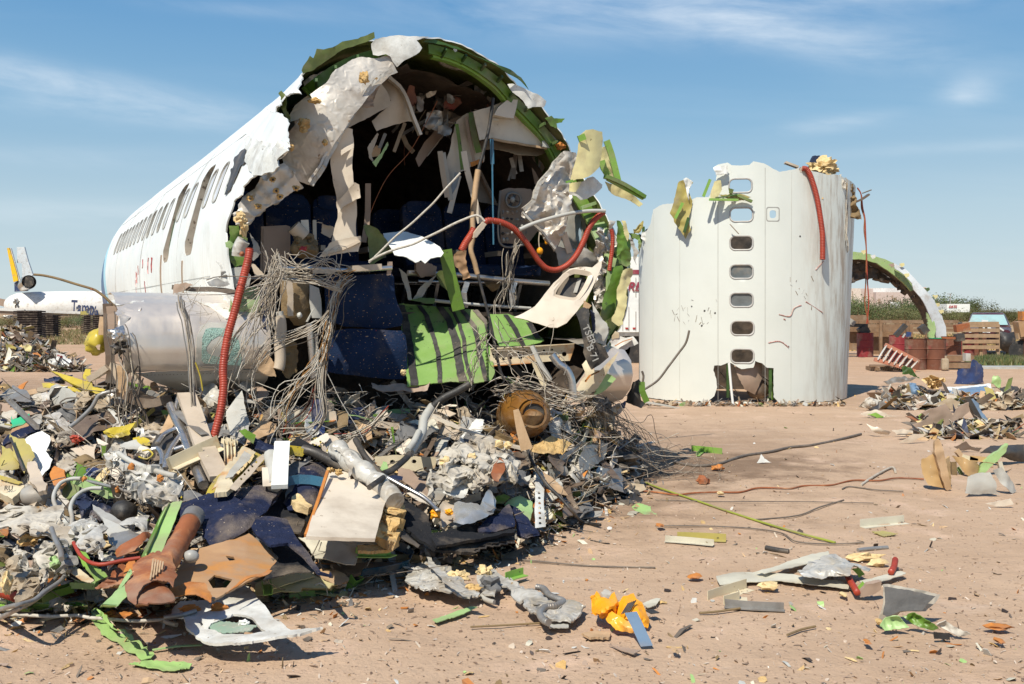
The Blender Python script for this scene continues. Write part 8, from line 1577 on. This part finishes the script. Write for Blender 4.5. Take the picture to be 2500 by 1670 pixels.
boxes('wooden_pallet','flat dark pallet lying under the ladder','pallet',[('slat',at(2165,27.6+.16*i,.14),(.95,.11,.025),0) for i in range(5)]+[('block',at(x,27.9,.06),(.1,.8,.1),0) for x in (2130,2165,2198)],'wood_old',at(2165,27.9))
boxes('timber_box','dark timber box low between the drums','box',[('plank',at(2330,28.6,.12+.2*i),(.9,.5,.16),0) for i in range(2)],'wood_old',at(2330,28.6))
boxes('concrete_slab','pale flat concrete strip on the ground near the grass','slab',[('slab',at(2430,29,.03),(2.4,.8,.06),0)],'pale_grey',at(2430,29))
ld=thing('ladder','orange railed aluminium ladder leaning on its side','ladder',P(2190,880,27.2))
for pts in ([(530,1262),(955,1478)],[(392,1450),(740,1548),(905,1600)]):strip('B1',pts,.10,27.2,'ladder_red' if 'ladder_red' in MATS else mat('ladder_red',(.50,.20,.12,1),rough=.6),'rail',parent=ld,prof='box')
for i in range(7):t=i/6; strip('B1',[(545+395*t,1270+200*t),(430+410*t,1455+125*t)],.07,27.15,'white_torn','rung',parent=ld,prof='plank')
for i in range(6):t=(i+.5)/6; strip('B1',[(545+395*t,1270+200*t),(430+410*t,1455+125*t)],.09,27.25,'rust_drum','tread_shade',parent=ld,prof='plank')
jug=MB(); pillow(jug,at(2307,27.8,.18),(.2,.12,.34),None,.4); jug.cyl(at(2309,27.8,.34),at(2309,27.8,.42),.03); jug.make('plastic_jug','canvas_pale',label='small tan plastic jug beside the rusty drums',cat='jug')
bat=MB(); bat.box(at(2360,27,.42),(.13,.2,.2)); bat.make('grey_battery','pale_grey',label='small grey battery standing on the timber',cat='battery',smooth=False)
for i,(a,b,w,mt,lb) in enumerate((((660,1150),(790,1010),.14,'dark_metal','black bent pipe standing on the red drum'),((820,1165),(830,1100),.12,'blue_paint','blue can on the red drum'),((750,1170),(780,1120),.05,'pale_grey','pale cup beside the blue can'),((980,1095),(1050,1040),.25,'dark_metal','black triangular plate on the plank wall'),((940,1190),(1420,1190),.05,'wood_old','plank laid over the rusty drums'),((1250,1175),(1520,1180),.07,'rust','rusty plank on the right drums'),((200,1110),(300,1050),.3,'dark_metal','black engine part on the faded red drum'),((10,1010),(300,1020),.13,'dark_metal','black bumper lying on the plywood wall'),((20,930),(130,1000),.2,'grey','grey slatted part at the barrel edge'),((1420,1175),(1525,1165),.22,'dark_metal','dark toolbox on the drum plank'),((1420,1060),(1590,1030),.22,'rust','square rusty steel tube beside the pickup'),((1080,1200),(1240,1195),.10,'teal','green cans row on the drum top'))):strip('B1',[a,b],w,30.5 if i<6 or i>8 else 36.5,mt,'yard_item',lb,'yard item',prof='box')
arch=thing('fuselage_arch','curved half ring of a second fuselage arching to the ground at right','aircraft wreck',at(2300,34))
sheet('B1',[(95,75),(280,98),(480,158),(640,220),(700,270),(820,400),(880,500),(900,560),(860,580),(760,470),(640,370),(520,290),(420,220),(280,180),(95,172)],34,'pale_frame','front_rib',parent=arch,th=.12,jag=2.5)
sheet('B1',[(640,222),(770,282),(900,410),(1050,570),(1150,690),(1250,880),(1302,1030),(1312,1172),(1180,1172),(1150,1050),(1100,900),(1050,780),(980,660),(890,560),(870,480),(760,360),(650,290)],33.8,'pale_skin' if 'pale_skin' in MATS else mat('pale_skin',(.62,.66,.68,1),(.5,.53,.55,1),rough=.4,scale=1),'outer_skin',parent=arch,th=.05,bulge=.2,jag=1.5)
sheet('B1',[(1060,850),(1110,900),(1150,960),(1175,1040),(1160,1172),(1085,1172),(1080,1050)],33.7,'pale_green','foot_rib',parent=arch,th=.1,jag=2)
V=[]; n=30
for i in range(n+1):
 a=radians(-2+i*4.1); q=.05*noise.noise(Vector((i*.5,0,0)))
 for d in (0,.25,.5):V.append(Vector((11.25+(3.42+q)*cos(a)-d*.3,34.1+d,.1+(3.42+q)*sin(a))))
mesh('inner_skin',V,[(i*3+j,i*3+j+1,i*3+j+4,i*3+j+3) for i in range(n) for j in (0,1)],'interior',arch)
sheet('B1',[(60,172),(300,185),(450,225),(560,300),(760,470),(860,575),(780,530),(700,500),(620,445),(440,428),(280,420),(100,425),(60,490)],34.6,'interior','hanging_lining',parent=arch,th=.3,jag=3,cr=.1)
for i,(x,y,r_) in enumerate(((90,450,80),(480,440,60),(690,480,50),(820,540,60),(885,660,50),(990,740,60))):lump('B1',(x,y),(r_,r_),34.3,'interior','lining_clump',parent=arch,rough=.7,sub=2)
for i,(x,y) in enumerate(((250,80),(740,245),(800,380),(1165,650),(1190,755),(1240,840),(610,250),(370,140),(1060,560))):sheet('B1',[(x-35,y-15),(x+30,y-28),(x+38,y+5),(x,y+30)],33.7,['cream','cream','cream','cream','cream','cream','brown_panel','white_torn','dark_green'][i],'torn_tab',parent=arch)
car=thing('pickup_truck','maroon pickup with open engine bay full of white parts','pickup',at(2412,39)); cx0=at(2412,39).x
def prism(nm,secs,mt,par,sm=False):
 V=[]; n=len(secs[0])
 for s_ in secs:V += [Vector(p) for p in s_]
 F_=[(i*n+k,i*n+(k+1) % n,(i+1)*n+(k+1) % n,(i+1)*n+k) for i in range(len(secs)-1) for k in range(n)]+[tuple(range(n-1,-1,-1)),tuple(range((len(secs)-1)*n,len(secs)*n))]
 return mesh(nm,V,F_,mt,par,smooth=sm)
mat('maroon',(.075,.022,.032,1),(.05,.016,.024,1),rough=.3,scale=2)
def csec(y,w1,z1,w2,z2):return [(cx0-w1,y,z1),(cx0+w1,y,z1),(cx0+w2,y,z2-.08),(cx0+w2*.88,y,z2),(cx0-w2*.88,y,z2),(cx0-w2,y,z2-.08)]
prism('body',[csec(37.3,.78,.45,.76,.98),csec(38.6,.84,.45,.82,1.10),csec(42,.84,.45,.82,1.05)],'maroon',car)
prism('cab',[csec(38.5,.80,1.08,.78,1.14),csec(39.2,.80,1.08,.60,1.60),csec(40.4,.80,1.08,.62,1.62),csec(40.7,.80,1.08,.66,1.3)],'maroon',car)
mesh('windscreen',[Vector((cx0+a,y,z)) for a,y,z in ((-.70,38.48,1.15),(.70,38.48,1.15),(.56,39.08,1.54),(-.56,39.08,1.54))],[(0,1,2,3)],mat('screen_glass',(.26,.42,.42,1),(.32,.46,.45,1),rough=.35,scale=2),car,smooth=False)
for s_ in (-1,1):
 m=MB(); pillow(m,(cx0+s_*.98,38.5,1.17),(.2,.1,.15),None,.5); m.make('side_mirror','black',car); w=MB(); w.cyl((cx0+s_*.85,37.9,.33),(cx0+s_*.62,37.9,.33),.33,20); w.make('wheel','black',car)
for i,(a,b,w) in enumerate((((905,900),(1240,1040),.16),((1090,920),(1240,990),.14),((1300,850),(1270,1170),.22),((1370,990),(1350,1170),.22),((900,1170),(1230,1065),.06),((1600,1020),(1750,1120),.2),((1420,1060),(1600,1150),.14),((1430,990),(1600,980),.1))):strip('B2',[a,b],w,37.1,'white_skin','white_part',['long white part slanting left in the engine bay','short white part above the long slanting one','tall upright white part in the engine bay','shorter upright white part in the engine bay','thin white rod low in the engine bay','white box part at the right of the bay','white flat part low right in the bay','small white bracket before the windscreen'][i],'car part',prof='plank')
sheet('B2',[(1655,1140),(1800,1150),(1900,1180),(2080,1135),(2105,1250),(2080,1400),(2000,1568),(1900,1680),(1760,1640),(1670,1568)],36.5,'black','black_bonnet','black curved car bonnet leaning right of the pallet fence','bonnet',bulge=.3,jag=.5)
mc=thing('yard_machine','rusty orange machine with a tyre at the right picture edge','machine',at(2500,33))
strip('B1',[(2250,895),(2320,895)],.3,33,'rust_orange','light_box',parent=mc,prof='box'); strip('B1',[(2265,960),(2300,1150)],.4,33,'tan_board','mast',parent=mc,prof='box'); strip('B1',[(2210,1155),(2340,1150)],.2,33,'wood','deck',parent=mc,prof='box'); m=MB(); m.cyl(at(2492,33,.33),at(2492,33.3,.33),.36,24); m.make('tyre','black',mc); m=MB(); m.box(at(2512,33,.6),(.4,.5,1)); m.make('chassis','rust_drum',mc,smooth=False)
car.rotation_euler=(0,0,-atan2(cx0,39))
tr=thing('semi_trailer','white semi-trailer with maroon stripe and RE lettering behind the gap','trailer',at(1560,32)); k=32/FPX
m=MB(); m.box(((1545-1250)*k,33.3,(1.0+3.42)/2),(4.6,2.6,2.42)); m.make('trailer_body','white_skin',tr,smooth=False); m=MB(); m.box(((1545-1250)*k,31.985,2.93),(4.6,.02,.14)); m.make('stripe',mat('trailer_red',(.28,.03,.06,1)),tr,smooth=False)
text(0,'RE',.40,((1547-1250)*k,31.97,2.44),(radians(90),0,0),'trailer_red',tr,shear=.3,offset=.012); m=MB(); m.box(((1545-1250)*k,31.985,.93),(4.6,.03,.12)); m.make('under_rail','dull_metal',tr,smooth=False)
for x in (1505,1550,1600):m=MB(); m.cyl(((x-1250)*k,32.1,.48),((x-1250)*k,32.5,.48),.46,20); m.make('wheel','black',tr)
for x in (1530,1548):m=MB(); m.box(((x-1250)*k,31.98,1.12),(.09,.02,.05)); m.make('reflector','red',tr,smooth=False)
for x in (1520,1535,1552):m=MB(); m.box(((x-1250)*k,31.985,1.9),(.015,.02,1.7)); m.make('panel_seam','grey',tr,smooth=False)
bd=thing('warehouse','wide pinkish beige warehouse far behind the arch','building',at(2170,250)); k=250/FPX
mat('stucco',(.52,.42,.38,1),(.48,.39,.35,1),rough=.9,scale=.2); mat('stucco_pale',(.70,.60,.52,1),rough=.9,scale=.2); mat('roof_white',(.75,.73,.70,1),rough=.8,scale=.2)
for x0,x1,y0,Y,mt in ((1950,2102,704,250,'stucco_pale'),(2102,2142,704,253,'stucco'),(2142,2262,713,251,'stucco'),(2142,2262,702,256,'roof_white'),(2255,2278,700,254,'stucco')):
 z=EYE+(762-y0)*k; m=MB(); m.box((((x0+x1)/2-1250)*k,Y+10,z/2),((x1-x0)*k,20,z)); m.make('wall',mt,bd,smooth=False)
for x,y,w,h,mt in ((2210,733,1.6,3.5,'black'),(2214,733,1,3.5,'black'),(2218,733,1.6,3.5,'black'),(2150,735,5,6,'brown_panel'),(2189,733,6,6,'brown_panel'),(2182,725,3,4,'brown_panel'),(2081,724,1,14,'brown_panel')):m=MB(); m.box(((x-1250)*k,250.9 if x>2102 else 249.9,EYE+(762-y)*k),(w*k,.3,h*2*k)); m.make('window' if mt=='black' else 'door',mt,bd,smooth=False)
st=thing('box_trailer','small white trailer with red DATS lettering among the far bushes','trailer',at(2342,120)); k=120/FPX
m=MB(); m.box(((2340-1250)*k,121.5,EYE+(762-752)*k),(56*k,3,20*k)); m.make('trailer_body','white_skin',st,smooth=False); text(0,'DATS',.38,((2325-1250)*k,119.9,EYE+(762-749)*k),(radians(90),0,0),'red',st,shear=.3,offset=.02); m=MB(); m.box(((2314-1250)*k,120.5,1.7),(8*k,2,8*k)); m.make('cab','white_skin',st,smooth=False)
m=MB(); m.cyl(at(2320,160,0),at(2320,160,4.5),.07,6); m.box(at(2318,160,4.55),(.7,.2,.12)); m.make('lamp_post','grey',label='thin grey street lamp above the far trees',cat='lamp post')
m=MB(); m.box(at(2185,140,2.6),(1.3,.2,.9)); m.make('white_sign','roof_white',label='white notice board among the far bushes',cat='sign',smooth=False)
def leafmesh(nm,n,rx,ry,rz,sz,mt,seed,flat=.0,par=None,loc=None,stems=6):
 rnd=random.Random(seed); m=MB(); cl=[Vector((rnd.gauss(0,.42)*rx,rnd.gauss(0,.42)*ry,rz*(.35+.5*rnd.random()**.8))) for _ in range(16)]
 for i in range(n):
  c=rnd.choice(cl); p=c+Vector((rnd.gauss(0,.2)*rx,rnd.gauss(0,.2)*ry,rnd.gauss(0,.15)*rz)); p.z=max(.05,min(p.z,rz*1.15)); a=Vector((rnd.gauss(0,1),rnd.gauss(0,1),rnd.gauss(0,1)+.4)).normalized(); b=a.orthogonal().normalized(); s_=sz*rnd.uniform(.5,1.4)
  m.add([p+a*s_,p+b*s_*.45,p-a*s_*.6,p-b*s_*.45],[(0,1,2,3)],rnd.randrange(len(mt)))
 s=MB()
 for i in range(stems):c=rnd.choice(cl); s.tube([Vector((c.x*.15,c.y*.15,0)),Vector((c.x*.6,c.y*.6,c.z*.5)),c],[.02*rz,.015*rz,.005*rz],5,0)
 return m,s
for i,(c,d) in enumerate((((.10,.12,.03,1),(.06,.08,.02,1)),((.15,.14,.045,1),(.09,.09,.03,1)),((.07,.11,.035,1),(.04,.07,.02,1)))):mat('leaf%d' % i,c,d,rough=.8,scale=1)
protos=[]
for i in range(5):
 mt=[['leaf1','leaf0'],['leaf1','canvas'],['leaf0','leaf1'],['leaf2','leaf0'],['leaf2','leaf2','leaf0']][i]; m,s=leafmesh('',2600,2.4,1.6,2.3,.085,mt,i,stems=8)
 protos.append((bpy.data.meshes.new('foliage'),bpy.data.meshes.new('trunk')))
 for me,q,mm in ((protos[-1][0],m,mt),(protos[-1][1],s,['wood_old'])):
  me.from_pydata([tuple(v) for v in q.v],[],q.f); [me.materials.append(MATS[x]) for x in mm]; me.polygons.foreach_set('material_index',q.m)
def bush(px,Y,s,i,lb,cat='bush',nm='desert_bush',grp='desert bushes beyond the yard',sz=1.):
 o=thing(nm,lb,cat,at(px,Y),grp)
 for j,n_ in ((0,'crown'),(1,'trunk')):c=bpy.data.objects.new(n_,protos[i][j]); col.objects.link(c); c.parent=o; c.scale=(s,s,s*sz); c.rotation_euler=(0,0,px*.37)
rnd=random.Random(77)
for i in range(70):px=2030+i*7.2+rnd.uniform(-4,4) if i<70 else 0; Y=rnd.uniform(105,190); bush(px,Y,rnd.uniform(.5,.95),rnd.randrange(3),'low olive green desert bush in the scrub line at right')
for i in range(26):bush(-60+i*15+rnd.uniform(-4,4),rnd.uniform(88,110),rnd.uniform(.4,.6),rnd.randrange(1,4),'low green bush under the far white jet',grp='bushes under the far jet')
for px,Y,s,lb in ((2290,190,2.0,'tall dark green tree right of the warehouse'),(2268,200,1.9,'rounded tree just behind the arch'),(2372,170,1.6,'dark green tree right of the small trailer'),(2340,200,1.6,'tree behind the small trailer'),(2092,110,1.35,'bright green mesquite left under the arch'),(2075,125,1.2,'green mesquite close to the barrel'),(2130,120,1.15,'wide green mesquite before the warehouse'),(2155,130,1.1,'green mesquite in front of the warehouse doors'),(2215,140,1.5,'grey green mesquite under the arch curve'),(2240,135,1.4,'mesquite behind the arch leg')):bush(px,Y,s,3+int(px) % 2,lb,'tree','mesquite_tree',None)
def tufts(nm,n,fx,kinds,hh):
 rnd=random.Random(len(nm)+n); m=MB()
 for i in range(n):
  x,Y=fx(rnd); p=at(x,Y)
  for j in range(4):h=hh*rnd.uniform(.4,1.2); a=Vector((rnd.gauss(0,.4),rnd.gauss(0,.4),1)).normalized()*h; w=Vector((.02+.01*Y/30,0,0)); b=p+Vector((rnd.gauss(0,.08),rnd.gauss(0,.08),0)); m.add([b-w,b+w,b+a],[(0,1,2)],rnd.randrange(len(kinds)))
 m.make(nm,kinds,kind='stuff',smooth=False)
tufts('green_grass',900,lambda r:(r.gauss(2440,30),r.gauss(32.2,.9)),['leaf2','leaf0','leaf1'],.24)
tufts('dry_grass',3500,lambda r:(r.uniform(2040,2620),r.uniform(42,70)),['canvas','leaf1','foam'],.22); tufts('dry_grass',1500,lambda r:(r.uniform(-150,330),r.uniform(50,90)),['canvas','leaf1'],.25)
# ================================================================ FAR LEFT: parked jet, pallets, rubble
jet=thing('parked_jet','distant white jet with Tamp lettering, yellow and blue fin','aeroplane',at(150,117)); k=117/FPX; Z=lambda y:EYE+(762-y)*k; X=lambda x:(x-1250)*k
cz_=(Z(711)+Z(790))/2; rr0=(Z(711)-Z(790))/2
pth=[Vector((X(x),117-(x-20)*.01,cz_+d)) for x,d in ((16,.6),(20,.55),(28,.4),(45,.2),(90,.05),(180,.03),(330,0),(440,0))]; m=MB(); m.tube(pth,[.2,.7,1.1,1.5,rr0*.93,rr0*.97,rr0,rr0],32); m.make('fuselage','roof_white',jet)
def fin(nm,pts,mt,Y,th=.25):return sheet('A1',pts,Y,mt,nm,parent=jet,th=th,jag=0,cr=0,clampz=False)
fin('fin_yellow',[(82,110),(105,108),(135,200),(185,380),(195,445),(150,460)],'jet_yellow' if 'jet_yellow' in MATS else mat('jet_yellow',(.80,.48,.01,1),(.78,.46,.01,1),rough=.4),117.2); fin('fin_base',[(148,470),(192,442),(225,505),(290,552),(150,560)],'jet_blue' if 'jet_blue' in MATS else mat('jet_blue',(.03,.05,.13,1),rough=.4),117.3)
fin('fin_edge',[(105,108),(112,110),(205,445),(240,515),(215,510),(190,440)],'roof_white',117.1); fin('tailplane',[(184,100),(262,98),(300,240),(350,385),(325,420),(225,440),(240,400),(235,270),(188,262)],'pale_skin',118)
m=MB(); m.tube([Vector((X(x),117.0-(x-55)*.07,Z(y))) for x,y in ((50,702),(60,699),(84,694),(106,691),(109,690.6))],[.3,.6,.76,.8,.77],28,caps=False); m.make('engine','metal',jet)
m=MB(); c0=Vector((X(108.5),113.2,Z(690.8))); m.add([c0+Vector((cos(a*pi/12)*.64,-.1,sin(a*pi/12)*.66)) for a in range(24)],[tuple(range(24))]); m.make('engine_intake','dark_metal',jet,smooth=False)
text(0,'Tampa',2.3,(X(247),112.55,Z(754)),(radians(90),radians(3),0),'jet_blue',jet,offset=.04,sx=.5); fin('cabin_door',[(755,640),(772,636),(768,700),(755,710)],'black',113.6,.05)
sheet('A1',[(-20,728),(0,728),(400,750),(830,765),(830,792),(400,775),(-20,755)],104,'roof_white','wing_top',parent=jet,th=.4,jag=0); sheet('A1',[(-20,756),(400,776),(830,793),(900,800),(915,870),(800,886),(600,868),(430,842),(-20,795)],104.2,'brown_panel','wing_underside',parent=jet,th=.6,jag=.5); sheet('A1',[(830,765),(880,760),(915,800),(915,870),(860,880),(835,830)],103.5,'olive_yellow','wing_root_end',parent=jet,th=.3); sheet('A1',[(-20,628),(100,650),(120,690),(110,725),(-20,700)],119,'brown_panel','tail_wing',parent=jet,th=.3)
for i,(x,y,w,h) in enumerate(((90,820,100,40),(250,810,140,70),(170,680,50,90))):lump('A1',(x,y),(w,h),103,'dull_metal','torn_bracket',parent=jet,rough=.7)
for j,(px,Y,n_,w,lb) in enumerate(((72,62,12,1.5,'dark tall pallet stack left under the far wing'),(119,66,10,1.1,'dark pallet stack right under the far wing'),(235,72,10,1.7,'dark pallet stack under the jet body near the wing stub'))):boxes('pallet_stack',lb,'pallet stack',[('pallet',at(px+(i % 3-1)*.6,Y,.08+.145*i),(w,1.1,.09),0) for i in range(n_)]+[('block',at(px+d*w*13,Y,.075*n_),(.12,.9,.14*n_),0) for d in (-1,0,1)],'wood_dark' if 'wood_dark' in MATS else mat('wood_dark',(.035,.022,.018,1),rough=.9),at(px,Y))
def far_rubble(nm,x0,x1,y0,y1,n,smax,seed,topf):
 rnd=random.Random(seed); mb=MB()
 for i in range(n):
  x=rnd.uniform(x0,x1); t=rnd.random(); yt=topf(x); y=y1-(y1-yt)*t; Yb=EYE*FPX/(y1-762); Y=Yb+(y1-y)*.05*Yb/27
  p=P(x,y,Y); p.z=max(p.z,.02); scrap(mb,p,smax*rnd.uniform(.2,1),rnd,rnd.randrange(len(PAL)))
 mb.make(nm,PAL,kind='stuff',smooth=False)
far_rubble('rubble_heap',-120,190,800,908,2600,.22,5,lambda x:800 if x<50 else 800+(x-50)*.75); far_rubble('rubble_heap',2150,2520,880,1000,480,.17,6,lambda x:966); far_rubble('rubble_heap',2230,2480,1000,1072,240,.13,8,lambda x:1025); far_rubble('rubble_litter',1560,2060,975,992,260,.06,9,lambda x:980)
M2=MB(); V=[]; n=26
for i in range(n+1):
 x=-160+i*14
 for j in range(9):t=j/8; y=905-(905-(806 if x<50 else 806+(x-50)*.75))*min(1,t*1.15); Y=27.4+t*5+.2; p=P(x,y,Y); V.append(Vector((p.x,Y,max(-.05,(p.z-.1 if t<.95 else 0)+.1*noise.noise(p)))))
mesh('rubble_mound',V,[(i*9+j,i*9+9+j,i*9+10+j,i*9+j+1) for i in range(n) for j in range(8)],'mound_soil',kind='structure')
for poly,mt,lb,cat in (([(590,1200),(650,1215),(740,1290),(700,1342),(640,1310),(575,1265)],'white_skin','white panel with red end on the far left rubble','panel'),([(730,1290),(800,1340),(790,1360),(735,1350),(700,1335)],'red','red end piece of the white rubble panel','panel'),([(595,1205),(640,1212),(660,1240),(610,1260),(585,1240)],'red','red band on the white rubble panel','panel'),([(500,1255),(560,1250),(630,1340),(560,1345),(520,1350)],'white_torn','white scrap left of the red banded panel','scrap'),([(515,1290),(550,1300),(560,1345),(515,1355)],'red','small red scrap at the foot of the far rubble','scrap'),
 ([(140,960),(190,970),(240,1075),(200,1080),(150,1020)],'brown_metal','maroon sheet high on the far left rubble','sheet'),([(240,1110),(300,1100),(340,1130),(320,1180),(260,1170)],'cream','pale yellow disc on the far left rubble','disc'),([(90,1100),(160,1130),(150,1160),(90,1130)],'olive_yellow','olive plate on the far left rubble','plate'),([(230,980),(290,1010),(280,1030),(225,1010)],'dull_metal','dark plate on top of the far left rubble','plate'),([(540,1150),(570,1150),(620,1210),(590,1230)],'pale_grey','pale sheet above the red banded panel','sheet')):sheet('A1',poly,27.5,mt,'rubble_piece',lb,cat,cr=.05,th=.02)
# ================================================================ LOOSE GRIT AND CHIPS ON THE GROUND
def litter(nm,n,s0,s1,pal,seed,fx):
 rnd=random.Random(seed); mb=MB()
 for i in range(n):
  px,py=fx(rnd); p=P(px,py,EYE*FPX/(py-762)); p.z=ground_z(p.x,p.y)+.004; scrap(mb,p,rnd.uniform(s0,s1)*rnd.random()**1.5+s0*.5,rnd,rnd.randrange(len(pal)))
 mb.make(nm,pal,kind='stuff',smooth=False)
litter('ground_chips',1600,.004,.030,['beige','cream_pale','foam','rust_orange','wood','white_torn','pale_grey','lime_pale','brown_metal','foam_pale','wood','brown_panel'],1,lambda r:(r.uniform(-20,2560),930+760*r.random()**1.3))
litter('ground_chips',1500,.006,.038,['beige','cream_pale','foam','rust_orange','wood','white_torn','wire_dark','dull_metal','foam_pale','black'],2,lambda r:(lambda x:(x,lerp(FRONT,x)+abs(r.gauss(0,38))-8))(r.uniform(0,1620)))
litter('pebbles',9000,.003,.011,['peb1' if 'peb1' in MATS else mat('peb1',(.40,.28,.20,1)),mat('peb2',(.22,.14,.09,1)),mat('peb3',(.55,.45,.36,1))],3,lambda r:(r.uniform(-20,2560),900+790*r.random()))
litter('twigs',350,.01,.035,['wire_dark','canvas','wood_dark'],4,lambda r:(r.uniform(0,2500),940+730*r.random()))
for o in list(bpy.data.objects):
 if o.get('category') and o.name.split('.')[0].split('_')[-1] in 'base top body stem head leg seat back arm cord door side front rear handle knob panel frame face lid cap foot blade rim trunk crown slat wheel roof'.split() and '_' in o.name:o.name=o.name.split('.')[0]+'_fragment'
